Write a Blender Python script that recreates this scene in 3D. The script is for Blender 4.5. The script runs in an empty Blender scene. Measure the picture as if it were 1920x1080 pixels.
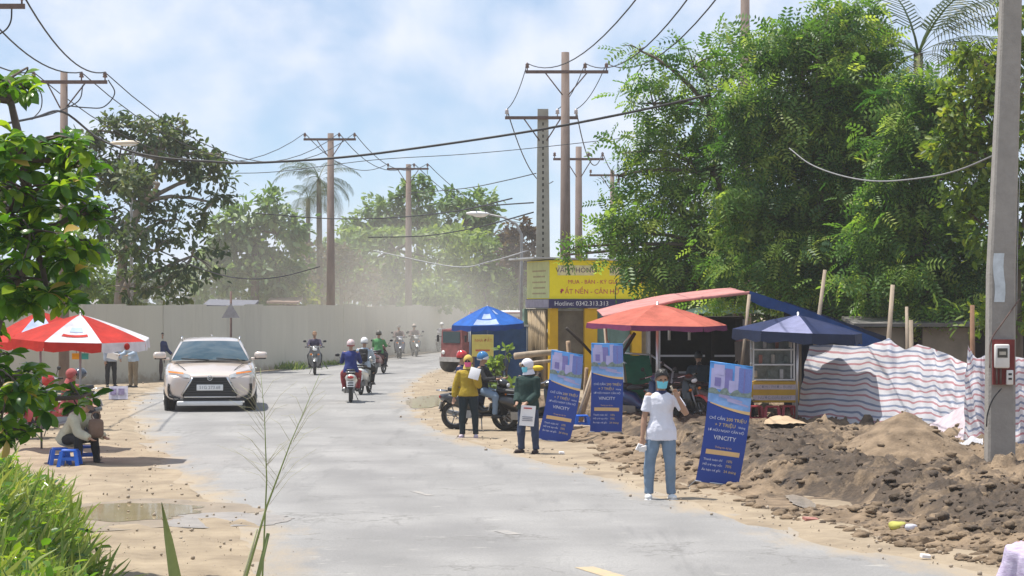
import bpy, bmesh, math, random
import numpy as np
from mathutils import Vector, Matrix, Euler, noise

random.seed(7)
RNG = np.random.default_rng(11)
S = bpy.context.scene
COL = S.collection
R = math.radians
# ---------------------------------------------------------------- camera
FPX, CPX, HPY, CAMZ = 4200.0, 960.0, 570.0, 2.55      # focal length / centre / horizon in photo pixels, eye height
cam = bpy.data.objects.new('camera', bpy.data.cameras.new('camera'))
COL.objects.link(cam)
cam.location = (0, 0, CAMZ)
cam.rotation_euler = (R(90), 0, 0)
cam.data.sensor_width = 36
cam.data.lens = 36 * FPX / 1920
cam.data.shift_y = 30 / 1920
cam.data.clip_start, cam.data.clip_end = .1, 6000
S.camera = cam
# ---------------------------------------------------------------- sky, sun, exposure
SUN_DIR = Vector((0.33, -0.10, -1.0)).normalized()    # the way the light travels
SUN_EL = math.asin(-SUN_DIR.z)
SUN_AZ = math.atan2(-SUN_DIR.x, -SUN_DIR.y)           # compass angle of the sun from +Y towards +X
W = bpy.data.worlds.new('World'); S.world = W; W.use_nodes = True
nt = W.node_tree; nt.nodes.clear(); L = nt.links.new
def wn(t, **k):
    n = nt.nodes.new(t)
    for a, b in k.items(): setattr(n, a, b)
    return n
sky = wn('ShaderNodeTexSky'); sky.sky_type = 'NISHITA'; sky.sun_disc = False
sky.sun_elevation = SUN_EL; sky.sun_rotation = SUN_AZ
sky.air_density = .9; sky.dust_density = 0.0; sky.ozone_density = 5.0; sky.altitude = 1500
tc = wn('ShaderNodeTexCoord'); mp = wn('ShaderNodeMapping')
mp.inputs['Scale'].default_value = (1, 1, 1.25); mp.inputs['Location'].default_value = (.37, .12, .15)
L(tc.outputs['Generated'], mp.inputs['Vector'])
n1 = wn('ShaderNodeTexNoise'); n1.inputs['Scale'].default_value = 6.5; n1.inputs['Detail'].default_value = 7; n1.inputs['Roughness'].default_value = .6
n1.inputs['Distortion'].default_value = .05
L(mp.outputs[0], n1.inputs['Vector'])
r1 = wn('ShaderNodeMapRange'); r1.interpolation_type = 'SMOOTHSTEP'
r1.inputs['From Min'].default_value = .36; r1.inputs['From Max'].default_value = .58; r1.inputs['To Min'].default_value = .38; r1.inputs['To Max'].default_value = 1
L(n1.outputs['Fac'], r1.inputs['Value'])
n2 = wn('ShaderNodeTexNoise'); n2.inputs['Scale'].default_value = 26; n2.inputs['Detail'].default_value = 5
L(mp.outputs[0], n2.inputs['Vector'])
cr = wn('ShaderNodeValToRGB')
cr.color_ramp.elements[0].position = .35; cr.color_ramp.elements[0].color = (4.9, 6.0, 7.6, 1)
cr.color_ramp.elements[1].position = .68; cr.color_ramp.elements[1].color = (7.0, 7.35, 8.3, 1)
L(n2.outputs['Fac'], cr.inputs['Fac'])
mx = wn('ShaderNodeMix'); mx.data_type = 'RGBA'
cm = wn('ShaderNodeMath', operation='MULTIPLY'); cm.inputs[1].default_value = .9
L(r1.outputs[0], cm.inputs[0])
L(cm.outputs[0], mx.inputs['Factor']); L(sky.outputs[0], mx.inputs[6]); L(cr.outputs[0], mx.inputs[7])
bg = wn('ShaderNodeBackground'); bg.inputs['Strength'].default_value = .085
L(mx.outputs[2], bg.inputs['Color'])
wo = wn('ShaderNodeOutputWorld'); L(bg.outputs[0], wo.inputs['Surface'])

sun = bpy.data.objects.new('sun', bpy.data.lights.new('sun', 'SUN'))
COL.objects.link(sun)
sun.data.energy = 4.2; sun.data.angle = R(.55); sun.data.color = (1, .955, .88)
sun.rotation_euler = (-SUN_DIR).to_track_quat('Z', 'Y').to_euler()
S.view_settings.view_transform = 'Standard'; S.view_settings.look = 'None'
S.view_settings.exposure = 0.62; S.view_settings.gamma = 1; S.view_settings.use_curve_mapping = False
S.render.engine = 'CYCLES'
S.cycles.max_bounces = 8; S.cycles.transparent_max_bounces = 8; S.cycles.volume_bounces = 1
S.cycles.use_denoising = True

# ---------------------------------------------------------------- helpers
def P(px, py, Y):                                      # the point that shows at photo pixel (px, py) at distance Y
    return Vector(((px - CPX) / FPX * Y, Y, CAMZ + (HPY - py) / FPX * Y))
def G(px, py):                                         # the ground point that shows at a pixel
    return P(px, py, CAMZ * FPX / (py - HPY))
def V(*a): return Vector(a)

class MB:
    """collects closed or open shapes; build() links them as ONE mesh object"""
    def __init__(s): s.v = []; s.f = []; s.mi = []; s.sm = []; s.cur = 0; s.smooth = False; s.M = None
    def add(s, vs, fs, smooth=None):
        o = len(s.v)
        s.v += [tuple(s.M @ Vector(p)) if s.M else tuple(p) for p in vs]
        s.f += [tuple(i + o for i in f) for f in fs]
        s.mi += [s.cur] * len(fs); s.sm += [s.smooth if smooth is None else smooth] * len(fs)
        return s
    def box(s, c, d, rot=None, taper=1.0, smooth=False):
        c = Vector(c); q = rot if isinstance(rot, Matrix) else (Euler(rot).to_matrix() if rot else None)
        vs = []
        for z in (-.5, .5):
            t = taper if z > 0 else 1
            for x, y in ((-.5, -.5), (.5, -.5), (.5, .5), (-.5, .5)):
                p = Vector((x * d[0] * t, y * d[1] * t, z * d[2]))
                vs.append(c + (q @ p if q else p))
        return s.add(vs, [(3, 2, 1, 0), (4, 5, 6, 7), (0, 1, 5, 4), (1, 2, 6, 5), (2, 3, 7, 6), (3, 0, 4, 7)], smooth)
    def rbox(s, c, d, b=.02, rot=None, seg=2, smooth=True):
        bm = bmesh.new(); bmesh.ops.create_cube(bm, size=1)
        for v in bm.verts: v.co = Vector((v.co.x * d[0], v.co.y * d[1], v.co.z * d[2]))
        bmesh.ops.bevel(bm, geom=bm.edges[:], offset=min(b, min(d) * .45), segments=seg, profile=.5, affect='EDGES')
        q = rot if isinstance(rot, Matrix) else (Euler(rot).to_matrix() if rot else Matrix.Identity(3))
        c = Vector(c); bm.verts.ensure_lookup_table()
        vs = [c + q @ v.co for v in bm.verts]; fs = [[v.index for v in f.verts] for f in bm.faces]
        bm.free(); return s.add(vs, fs, smooth)
    def loft(s, rings, closed=True, cap=True, smooth=True):
        n = len(rings[0]); vs = [p for r in rings for p in r]; fs = []
        for i in range(len(rings) - 1):
            for j in range(n if closed else n - 1):
                k = (j + 1) % n
                fs.append((i * n + j, i * n + k, (i + 1) * n + k, (i + 1) * n + j))
        if cap and closed:
            fs.append(tuple(range(n - 1, -1, -1))); fs.append(tuple((len(rings) - 1) * n + j for j in range(n)))
        return s.add(vs, fs, smooth)
    def tube(s, pts, rad, n=8, cap=True, smooth=True, flat=1.0, up=None):
        pts = [Vector(p) for p in pts]
        if not hasattr(rad, '__len__'): rad = [rad] * len(pts)
        rings = []; u = None
        for i, p in enumerate(pts):
            t = (pts[min(i + 1, len(pts) - 1)] - pts[max(i - 1, 0)])
            t = t.normalized() if t.length > 1e-9 else Vector((0, 0, 1))
            if u is None:
                a = Vector(up) if up else (Vector((0, 0, 1)) if abs(t.z) < .9 else Vector((0, 1, 0)))
                u = (a - t * a.dot(t)).normalized()
            else:
                u = (u - t * u.dot(t)).normalized()
            w = t.cross(u)
            rr = rad[i]
            rings.append([p + (u * math.cos(2 * math.pi * k / n) * flat + w * math.sin(2 * math.pi * k / n)) * rr for k in range(n)])
        return s.loft(rings, True, cap, smooth)
    def ell(s, c, r, rot=None, nu=12, nv=8, smooth=True):
        c = Vector(c); q = rot if isinstance(rot, Matrix) else (Euler(rot).to_matrix() if rot else Matrix.Identity(3))
        if not hasattr(r, '__len__'): r = (r, r, r)
        vs = [c + q @ Vector((0, 0, -r[2]))]
        for i in range(1, nv):
            a = -math.pi / 2 + math.pi * i / nv
            for j in range(nu):
                b = 2 * math.pi * j / nu
                vs.append(c + q @ Vector((r[0] * math.cos(a) * math.cos(b), r[1] * math.cos(a) * math.sin(b), r[2] * math.sin(a))))
        vs.append(c + q @ Vector((0, 0, r[2]))); fs = []
        for j in range(nu):
            k = (j + 1) % nu
            fs.append((0, 1 + k, 1 + j)); e = 1 + (nv - 2) * nu
            fs.append((e + j, e + k, len(vs) - 1))
            for i in range(nv - 2):
                fs.append((1 + i * nu + j, 1 + i * nu + k, 1 + (i + 1) * nu + k, 1 + (i + 1) * nu + j))
        return s.add(vs, fs, smooth)
    def torus(s, c, axis, Rr, r, n=20, m=8, flat=1.0):
        c = Vector(c); ax = Vector(axis).normalized()
        u = ax.orthogonal().normalized(); w = ax.cross(u); vs = []; fs = []
        for i in range(n):
            a = 2 * math.pi * i / n; d = u * math.cos(a) + w * math.sin(a)
            for j in range(m):
                b = 2 * math.pi * j / m
                vs.append(c + d * (Rr + r * math.cos(b)) + ax * r * math.sin(b) * flat)
        for i in range(n):
            for j in range(m):
                fs.append((i * m + j, ((i + 1) % n) * m + j, ((i + 1) % n) * m + (j + 1) % m, i * m + (j + 1) % m))
        return s.add(vs, fs, True)
    def grid(s, fn, nu, nv, smooth=True):
        vs = [fn(i / nu, j / nv) for j in range(nv + 1) for i in range(nu + 1)]; fs = []
        for j in range(nv):
            for i in range(nu):
                a = j * (nu + 1) + i; fs.append((a, a + 1, a + nu + 2, a + nu + 1))
        return s.add(vs, fs, smooth)
    def poly(s, pts): return s.add(pts, [tuple(range(len(pts)))], False)
    def prism(s, pts2, y0, y1, axis='y'):
        """outline in (x,z) extruded along y"""
        n = len(pts2)
        f = (lambda a, b, y: (a, y, b)) if axis == 'y' else (lambda a, b, y: (y, a, b))
        vs = [f(a, b, y0) for a, b in pts2] + [f(a, b, y1) for a, b in pts2]
        fs = [tuple(range(n)), tuple(range(2 * n - 1, n - 1, -1))] + [(i, i + n, (i + 1) % n + n, (i + 1) % n) for i in range(n)]
        return s.add(vs, fs, False)
    def build(s, name, mat, parent=None, loc=None):
        me = bpy.data.meshes.new(name)
        me.from_pydata(s.v, [], s.f)
        for m in (mat if isinstance(mat, (list, tuple)) else [mat]): me.materials.append(m)
        me.polygons.foreach_set('use_smooth', s.sm)
        if max(s.mi, default=0): me.polygons.foreach_set('material_index', s.mi)
        bm = bmesh.new(); bm.from_mesh(me); bmesh.ops.recalc_face_normals(bm, faces=bm.faces[:]); bm.to_mesh(me); bm.free()
        return link(name, me, parent, loc)
def link(name, me, parent=None, loc=None):
    o = bpy.data.objects.new(name, me); COL.objects.link(o)
    if parent: o.parent = parent
    if loc: o.location = loc
    return o
def tag(o, label=None, cat=None, group=None, kind=None):
    if label: o['label'] = label
    if cat: o['category'] = cat
    if group: o['group'] = group
    if kind: o['kind'] = kind
    return o
def thing(name, label, cat, loc=(0, 0, 0), rz=0, group=None, scale=1):
    o = bpy.data.objects.new(name, None); COL.objects.link(o); o.empty_display_size = .1
    o.location = loc; o.rotation_euler = (0, 0, rz); o.scale = (scale,) * 3
    return tag(o, label, cat, group)
def dup(root, loc, rz, label=None):
    r = root.copy(); COL.objects.link(r); r.location = loc; r.rotation_euler = (0, 0, rz)
    if label: r['label'] = label
    for ch in list(root.children):
        c = ch.copy(); COL.objects.link(c); c.parent = r
        for g in ch.children:
            d = g.copy(); COL.objects.link(d); d.parent = c
    return r

MATS = {}
def mat(name, col, rough=.6, metal=0, var=.18, vs=6, bump=0, bs=40, coat=0, spec=.4, col2=None, stretch=None, alpha=None):
    """procedural surface: two noise layers vary the colour, a third gives fine relief"""
    if name in MATS: return MATS[name]
    m = bpy.data.materials.new(name); m.use_nodes = True; MATS[name] = m
    t = m.node_tree; l = t.links.new; b = t.nodes['Principled BSDF']
    b.inputs['Roughness'].default_value = rough; b.inputs['Metallic'].default_value = metal
    b.inputs['Coat Weight'].default_value = coat; b.inputs['Coat Roughness'].default_value = .08
    b.inputs['Specular IOR Level'].default_value = spec
    c = t.nodes.new('ShaderNodeTexCoord'); mp = t.nodes.new('ShaderNodeMapping'); l(c.outputs['Object'], mp.inputs[0])
    if stretch: mp.inputs['Scale'].default_value = stretch
    n = t.nodes.new('ShaderNodeTexNoise'); n.inputs['Scale'].default_value = vs; n.inputs['Detail'].default_value = 6; n.inputs['Roughness'].default_value = .62
    l(mp.outputs[0], n.inputs['Vector'])
    mr = t.nodes.new('ShaderNodeMapRange'); mr.inputs['From Min'].default_value = .3; mr.inputs['From Max'].default_value = .7
    l(n.outputs['Fac'], mr.inputs['Value'])
    mx = t.nodes.new('ShaderNodeMix'); mx.data_type = 'RGBA'
    c2 = col2 or tuple(max(0, x * (1 + var)) for x in col); c1 = col if col2 else tuple(x * (1 - var) for x in col)
    mx.inputs[6].default_value = (*c1, 1); mx.inputs[7].default_value = (*c2, 1)
    l(mr.outputs[0], mx.inputs['Factor']); l(mx.outputs[2], b.inputs['Base Color'])
    if bump:
        n3 = t.nodes.new('ShaderNodeTexNoise'); n3.inputs['Scale'].default_value = bs; n3.inputs['Detail'].default_value = 5
        l(mp.outputs[0], n3.inputs['Vector'])
        bp = t.nodes.new('ShaderNodeBump'); bp.inputs['Strength'].default_value = bump; bp.inputs['Distance'].default_value = .02
        l(n3.outputs['Fac'], bp.inputs['Height']); l(bp.outputs[0], b.inputs['Normal'])
    return m
def leafmat(name, c0, c1, c2, tr=.38, rough=.45):
    """leaves: each leaf's own tint picks a green, part of the light passes through the blade"""
    m = bpy.data.materials.new(name); m.use_nodes = True; t = m.node_tree; l = t.links.new; b = t.nodes['Principled BSDF']
    a = t.nodes.new('ShaderNodeAttribute'); a.attribute_name = 'tint'
    r = t.nodes.new('ShaderNodeValToRGB'); e = r.color_ramp.elements
    e[0].color = (*c0, 1); e[1].color = (*c2, 1); x = e.new(.55); x.color = (*c1, 1)
    l(a.outputs['Fac'], r.inputs['Fac']); l(r.outputs[0], b.inputs['Base Color'])
    b.inputs['Roughness'].default_value = rough; b.inputs['Specular IOR Level'].default_value = .35
    tl = t.nodes.new('ShaderNodeBsdfTranslucent')
    hs = t.nodes.new('ShaderNodeMix'); hs.data_type = 'RGBA'; hs.blend_type = 'MULTIPLY'; hs.inputs['Factor'].default_value = 1
    l(r.outputs[0], hs.inputs[6]); hs.inputs[7].default_value = (1.7, 1.75, .7, 1)
    l(hs.outputs[2], tl.inputs['Color'])
    ms = t.nodes.new('ShaderNodeMixShader'); ms.inputs[0].default_value = tr
    l(b.outputs[0], ms.inputs[1]); l(tl.outputs[0], ms.inputs[2]); l(ms.outputs[0], t.nodes['Material Output'].inputs['Surface'])
    return m
def np_mesh(name, verts, faces, mat_, tint=None, parent=None, smooth=False):
    """verts (n,3), faces (m,k) arrays -> one linked mesh object"""
    me = bpy.data.meshes.new(name); k = faces.shape[1]; m = len(faces)
    me.vertices.add(len(verts)); me.vertices.foreach_set('co', np.ascontiguousarray(verts, np.float32).ravel())
    me.loops.add(m * k); me.loops.foreach_set('vertex_index', np.ascontiguousarray(faces, np.int32).ravel())
    me.polygons.add(m); me.polygons.foreach_set('loop_start', np.arange(0, m * k, k, dtype=np.int32))
    me.update(calc_edges=True); me.materials.append(mat_)
    if tint is not None:
        at = me.attributes.new('tint', 'FLOAT', 'FACE'); at.data.foreach_set('value', np.ascontiguousarray(tint, np.float32))
    if smooth: me.polygons.foreach_set('use_smooth', np.ones(m, bool))
    me.validate(); return link(name, me, parent)
def inst(tv, tf, pos, nrm, ax, size, tint):
    """copies of a small template (tv, tf): x along ax, z along nrm"""
    n = len(pos); ax = ax / np.linalg.norm(ax, axis=1, keepdims=True)
    nrm = nrm - ax * (nrm * ax).sum(1, keepdims=True); nrm = nrm / (np.linalg.norm(nrm, axis=1, keepdims=True) + 1e-9)
    by = np.cross(nrm, ax); sz = np.asarray(size).reshape(-1, 1, 1)
    v = (tv[None, :, 0:1] * ax[:, None] + tv[None, :, 1:2] * by[:, None] + tv[None, :, 2:3] * nrm[:, None]) * sz + pos[:, None]
    f = tf[None] + (np.arange(n) * len(tv))[:, None, None]
    return v.reshape(-1, 3), f.reshape(-1, tf.shape[1]), np.repeat(tint, len(tf))
LATER = []                                             # objects whose modifiers are applied in one go at the end
def later(o): LATER.append(o); return o

def cloth(name, col, tr=.25, rough=.75, var=.24, vs=3, bump=.25, bs=18, stripe=None):
    """woven or coated fabric: some of the light comes through"""
    if name in MATS: return MATS[name]
    m = mat(name, col, rough, var=var, vs=vs, bump=bump, bs=bs, spec=.3); t = m.node_tree; l = t.links.new
    b = t.nodes['Principled BSDF']; src = b.inputs['Base Color'].links[0].from_socket
    if stripe:                                         # woven stripes that follow the cloth's own height
        a = t.nodes.new('ShaderNodeAttribute'); a.attribute_name = 'sv'
        r = t.nodes.new('ShaderNodeValToRGB'); r.color_ramp.interpolation = 'CONSTANT'
        mth = t.nodes.new('ShaderNodeMath'); mth.operation = 'MULTIPLY'; mth.inputs[1].default_value = 1 / stripe[0]
        fr = t.nodes.new('ShaderNodeMath'); fr.operation = 'FRACT'; l(a.outputs['Fac'], mth.inputs[0]); l(mth.outputs[0], fr.inputs[0]); l(fr.outputs[0], r.inputs['Fac'])
        e = r.color_ramp.elements; e[0].position = 0; e[0].color = (*stripe[1][0][1], 1); e[1].position = stripe[1][1][0]; e[1].color = (*stripe[1][1][1], 1)
        for p_, c_ in stripe[1][2:]: x = e.new(p_); x.color = (*c_, 1)
        mm = t.nodes.new('ShaderNodeMix'); mm.data_type = 'RGBA'; mm.blend_type = 'MULTIPLY'; mm.inputs[0].default_value = 1
        l(r.outputs[0], mm.inputs[6]); l(src, mm.inputs[7]); src = mm.outputs[2]; l(src, b.inputs['Base Color'])
    tl = t.nodes.new('ShaderNodeBsdfTranslucent'); l(src, tl.inputs['Color'])
    ms = t.nodes.new('ShaderNodeMixShader'); ms.inputs[0].default_value = tr
    l(b.outputs[0], ms.inputs[1]); l(tl.outputs[0], ms.inputs[2]); l(ms.outputs[0], t.nodes['Material Output'].inputs['Surface'])
    return m
def text(body, size, m, parent, fn=None, name='lettering', loc=(0, 0, 0), rot=None, align='CENTER', sx=1.0, ext=0):
    """flat printed letters as mesh; fn bends every point onto the surface they are printed on"""
    cu = bpy.data.curves.new('t', 'FONT'); cu.body = body; cu.size = size; cu.align_x = align; cu.align_y = 'CENTER'; cu.extrude = ext; cu.resolution_u = 2
    o = bpy.data.objects.new('t', cu); me = bpy.data.meshes.new_from_object(o); bpy.data.objects.remove(o); bpy.data.curves.remove(cu)
    for v in me.vertices:
        v.co.x *= sx
        if fn: v.co = fn(v.co.x + loc[0], v.co.y + loc[1])
    me.materials.clear(); me.materials.append(m); me.name = name
    ob = link(name, me, parent); ob['kind'] = 'stuff'
    if not fn:
        ob.location = loc
        if rot: ob.rotation_euler = rot
    return ob
# ================================================================ THE SETTING
m_ground = mat('dry_ground', (.30, .235, .155), .95, var=.2, vs=.8, bump=.5, bs=9)
def spline(pts, y):                                    # x of an edge at distance y
    if y <= pts[0][1]: return pts[0][0] + (y - pts[0][1]) * (pts[1][0] - pts[0][0]) / (pts[1][1] - pts[0][1])
    for a, b in zip(pts, pts[1:]):
        if y <= b[1]:
            t = (y - a[1]) / (b[1] - a[1]); return a[0] + (b[0] - a[0]) * t
    return pts[-1][0]
EDGE_R = [(4.45, 21), (3.58, 22.8), (2.85, 25.5), (2.24, 28.6), (1.72, 30.2), (.99, 34.5), (-.1, 38.6), (-1.1, 42.8), (-1.95, 48.7), (-2.65, 56.4),
          (-3.05, 63), (-3.2, 71.4), (-3.05, 82.4), (-2.6, 89), (-1.6, 102), (.6, 116), (5, 130)]
EDGE_L = [(-1.2, 12), (-2.2, 21), (-2.9, 25.8), (-5.4, 35.7), (-7.6, 46.6), (-9.4, 56), (-10.6, 66), (-10.7, 74), (-9.6, 82), (-8.5, 89), (-6.6, 102), (-4.2, 116), (0, 130)]
def jit(y, k, a): return noise.noise(Vector((y * .55, k, 0))) * a + noise.noise(Vector((y * 2.1, k + 5, 0))) * a * .5

g = MB(); N = 24
g.grid(lambda u, v: ((u - .5) * 3000, -60 + v * 3000, -.012), 6, 6)
tag(g.build('ground', m_ground), kind='structure')

# road: one sheet, its own edge attribute lets blown dust lie thicker towards the verges
m_road = bpy.data.materials.new('dusty_asphalt'); m_road.use_nodes = True
t = m_road.node_tree; l = t.links.new; b = t.nodes['Principled BSDF']; b.inputs['Roughness'].default_value = .85; b.inputs['Specular IOR Level'].default_value = .25
tcn = t.nodes.new('ShaderNodeTexCoord')
def nz(scale, det=6, stretch=None, rough=.6):
    n = t.nodes.new('ShaderNodeTexNoise'); n.inputs['Scale'].default_value = scale; n.inputs['Detail'].default_value = det; n.inputs['Roughness'].default_value = rough
    if stretch:
        mp = t.nodes.new('ShaderNodeMapping'); mp.inputs['Scale'].default_value = stretch; l(tcn.outputs['Object'], mp.inputs[0]); l(mp.outputs[0], n.inputs['Vector'])
    else: l(tcn.outputs['Object'], n.inputs['Vector'])
    return n
def rng_(src, a, b_, c=0, d=1):
    r = t.nodes.new('ShaderNodeMapRange'); r.inputs[1].default_value = a; r.inputs[2].default_value = b_; r.inputs[3].default_value = c; r.inputs[4].default_value = d
    l(src, r.inputs[0]); return r.outputs[0]
def mixc(f, c1, c2):
    x = t.nodes.new('ShaderNodeMix'); x.data_type = 'RGBA'; l(f, x.inputs[0])
    for i, c in ((6, c1), (7, c2)):
        if isinstance(c, tuple): x.inputs[i].default_value = (*c, 1)
        else: l(c, x.inputs[i])
    return x.outputs[2]
big = mixc(rng_(nz(.35, 5).outputs[0], .35, .65), (.225, .218, .212), (.31, .30, .288))
spk = mixc(rng_(nz(30, 3).outputs[0], .3, .7), (.86, .86, .86), (1.1, 1.1, 1.1))
mu = t.nodes.new('ShaderNodeMix'); mu.data_type = 'RGBA'; mu.blend_type = 'MULTIPLY'; mu.inputs[0].default_value = 1; l(big, mu.inputs[6]); l(spk, mu.inputs[7])
trk = mixc(rng_(nz(1.2, 6, (1.6, .16, 1), .7).outputs[0], .55, .74), mu.outputs[2], (.185, .18, .176))   # darker worn streaks along the lane
trk = mixc(rng_(nz(2.3, 6, (.8, 1.3, 1), .7).outputs[0], .60, .72), trk, (.37, .355, .33))                # pale scuffs and old patches
vo = t.nodes.new('ShaderNodeTexVoronoi'); vo.feature = 'DISTANCE_TO_EDGE'; vo.inputs['Scale'].default_value = .42
wv = t.nodes.new('ShaderNodeVectorMath'); wv.operation = 'ADD'; wsc = t.nodes.new('ShaderNodeVectorMath'); wsc.operation = 'SCALE'; wsc.inputs['Scale'].default_value = 1.6
l(nz(1.6, 6).outputs['Color'], wsc.inputs[0]); l(tcn.outputs['Object'], wv.inputs[0]); l(wsc.outputs[0], wv.inputs[1]); l(wv.outputs[0], vo.inputs['Vector'])
ck = t.nodes.new('ShaderNodeMath'); ck.operation = 'MULTIPLY'; l(rng_(vo.outputs['Distance'], .003, .015, .8, 0), ck.inputs[0]); l(rng_(nz(.5, 3).outputs[0], .46, .56), ck.inputs[1])
trk = mixc(ck.outputs[0], trk, (.165, .158, .148))                                                        # cracks, only where the surface has broken up
la = t.nodes.new('ShaderNodeAttribute'); la.attribute_name = 'lane'; lm_ = t.nodes.new('ShaderNodeMath'); lm_.operation = 'MULTIPLY'; l(la.outputs['Fac'], lm_.inputs[0]); l(rng_(nz(.7, 6, (1.5, .25, 1), .7).outputs[0], .3, .65, .12, .38), lm_.inputs[1])
trk = mixc(lm_.outputs[0], trk, (.175, .17, .165))                                                      # rubber and oil along the wheel paths
agg = mixc(rng_(nz(75, 2, None, .8).outputs[0], .28, .72), (.78, .78, .78), (1.2, 1.2, 1.2)); m4 = t.nodes.new('ShaderNodeMix'); m4.data_type = 'RGBA'; m4.blend_type = 'MULTIPLY'; m4.inputs[0].default_value = 1; l(trk, m4.inputs[6]); l(agg, m4.inputs[7]); trk = m4.outputs[2]
at = t.nodes.new('ShaderNodeAttribute'); at.attribute_name = 'edge'
ad = t.nodes.new('ShaderNodeMath'); ad.operation = 'ADD'; l(at.outputs['Fac'], ad.inputs[0]); l(rng_(nz(.9, 8, (1.5, .5, 1), .7).outputs[0], .25, .75, -.42, .42), ad.inputs[1])
fin = mixc(rng_(ad.outputs[0], .58, 1.05), trk, (.34, .275, .198))
l(fin, b.inputs['Base Color'])
bp = t.nodes.new('ShaderNodeBump'); bp.inputs['Strength'].default_value = .35; bp.inputs['Distance'].default_value = .02; l(nz(24, 5).outputs[0], bp.inputs['Height']); l(bp.outputs[0], b.inputs['Normal'])
NX = 60; ys = [6 + 1.0 * i for i in range(125)]
vs = []; ed = []; la_ = []
for y in ys:
    a = spline(EDGE_L, y) + jit(y, 1, .35) - .25; c = spline(EDGE_R, y) + jit(y, 9, .28) + .25
    for i in range(NX + 1):
        u = i / NX; x = a + (c - a) * u
        vs.append((x, y, 0)); d = min(u, 1 - u) * (c - a); ed.append(1 - min(1, d / 1.5)); la_.append(max(math.exp(-((u - c_) / .055) ** 2) for c_ in (.22, .40, .62, .80)))
fs = [(j * (NX + 1) + i, j * (NX + 1) + i + 1, (j + 1) * (NX + 1) + i + 1, (j + 1) * (NX + 1) + i) for j in range(len(ys) - 1) for i in range(NX)]
me = bpy.data.meshes.new('road'); me.from_pydata(vs, [], fs); me.materials.append(m_road)
me.attributes.new('edge', 'FLOAT', 'POINT').data.foreach_set('value', ed)
me.attributes.new('lane', 'FLOAT', 'POINT').data.foreach_set('value', la_)
tag(link('road', me), kind='structure')

# sandy verges, gently uneven, a sheet under the road level
def pud_box(x0, y0, x1, y1):
    a, b_ = G(x0, y0), G(x1, y1); return (a + b_) / 2, abs(b_.x - a.x) / 2, abs(a.y - b_.y) / 2
PUDS = [pud_box(150, 945, 352, 978), pud_box(775, 742, 835, 764)]
m_sand = mat('sandy_dirt', (.205, .158, .108), .95, vs=1.3, bump=.9, bs=14, col2=(.365, .29, .20))
def verge(name, fa, fb, y0, y1, nx, ny, amp, k, fall=.35):
    def fn(u, v):
        y = y0 + (y1 - y0) * v; xa, xb = fa(y), fb(y); x = xa + (xb - xa) * u
        z = amp * (noise.noise(Vector((x * 1.3, y * .9, k))) + .5 * noise.noise(Vector((x * 4, y * 3, k))))
        z += .035 * max(0, math.sin((x - fa(y)) * 7 + .8 * noise.noise(Vector((y * .35, 1, k))))) * (noise.noise(Vector((y * .4, 5, k))) + .35)
        for pc, prx, pry in PUDS:
            e = ((x - pc.x) / prx) ** 2 + ((y - pc.y) / pry) ** 2; z *= min(1, max(0, (e - 1.5) / 1.2))
        return (x, y, -.008 + (max(0, z) + .004) * min(1, abs(x - fa(y)) / fall) * min(1, max(0, (abs(xb - xa) * (1 - u)) / .6)))
    m = MB(); m.grid(fn, nx, ny); return tag(m.build(name, m_sand), kind='structure')
verge('dirt_verge', lambda y: spline(EDGE_L, y) + .15, lambda y: spline(EDGE_L, y) - 5.5, 12, 80, 40, 170, .05, 3)
verge('sandy_shoulder', lambda y: spline(EDGE_R, y) - .15, lambda y: spline(EDGE_R, y) + 6, 18, 110, 36, 170, .05, 7)

# churned mud: dense height field with clods, tyre ridges and the heap of fill
m_mud = mat('churned_mud', (.105, .073, .046), .9, vs=3.5, bump=1.0, bs=26, col2=(.29, .21, .135))
MOUND = G(1695, 872); MOUND.z = 0
def mud_edge(y): return spline(EDGE_R, y) + .55 + .25 * noise.noise(Vector((y * .8, 3.3, 1))) + (1.2 if y > 36 else 0) * min(1, max(0, (y - 36) / 4))
def mud_z(x, y):
    d = x - mud_edge(y)
    e = min(1, max(0, d / .9)); e = e * e * (3 - 2 * e)
    p = Vector((x, y, 0))
    w = noise.noise(p * .6) * .5 + .5
    ridge = 1 - abs(noise.noise(Vector((x * 1.1 + .4 * noise.noise(p * 2), y * 2.2, 4)))) * 2
    j = Vector((noise.noise(p * 3.1), noise.noise(p * 3.1 + Vector((9, 2, 0))), 0)) * .25
    d1 = noise.voronoi((p + j) * 2.6)[0][0]; d2 = noise.voronoi((p + j) * 6.5 + Vector((2, 7, 0)))[0][0]
    clod = max(0, 1 - d1 * 1.15) * (.4 + noise.noise(p * 1.7)) * 1.3 + max(0, 1 - d2 * 1.2) * .55 + abs(noise.noise(p * 17)) * .3
    bank = math.exp(-((d - 2.2 + .5 * noise.noise(p * .5)) / 1.0) ** 2) * .16
    e *= .25 + .75 * min(1, max(0, d / 2.6))
    z = e * (.02 + bank + .10 * w + .09 * max(0, ridge) * w + .22 * clod * (.5 + w * .8)) - .02
    for c_ in (1.5, 2.75):
        k_ = math.exp(-((d - c_ - .18 * noise.noise(Vector((y * .45, c_, 2)))) / .15) ** 2); z -= k_ * (z * .75 + .02 - .018 * math.sin(y * 34))
    ep = ((x - 3.85) / .62) ** 2 + ((y - 28.7) / 1.0) ** 2
    if ep < 2: z *= max(0, ep - 1)
    r = math.hypot(x - MOUND.x, (y - MOUND.y) * .8)
    if r < 1.7: z = max(z, .84 * max(0, 1 - r / 1.55) ** 1.15 + .05 * clod + .05 * noise.noise(p * 3))
    return z
t = m_mud.node_tree; l = t.links.new; b = t.nodes['Principled BSDF']; src = b.inputs['Base Color'].links[0].from_socket
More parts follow.
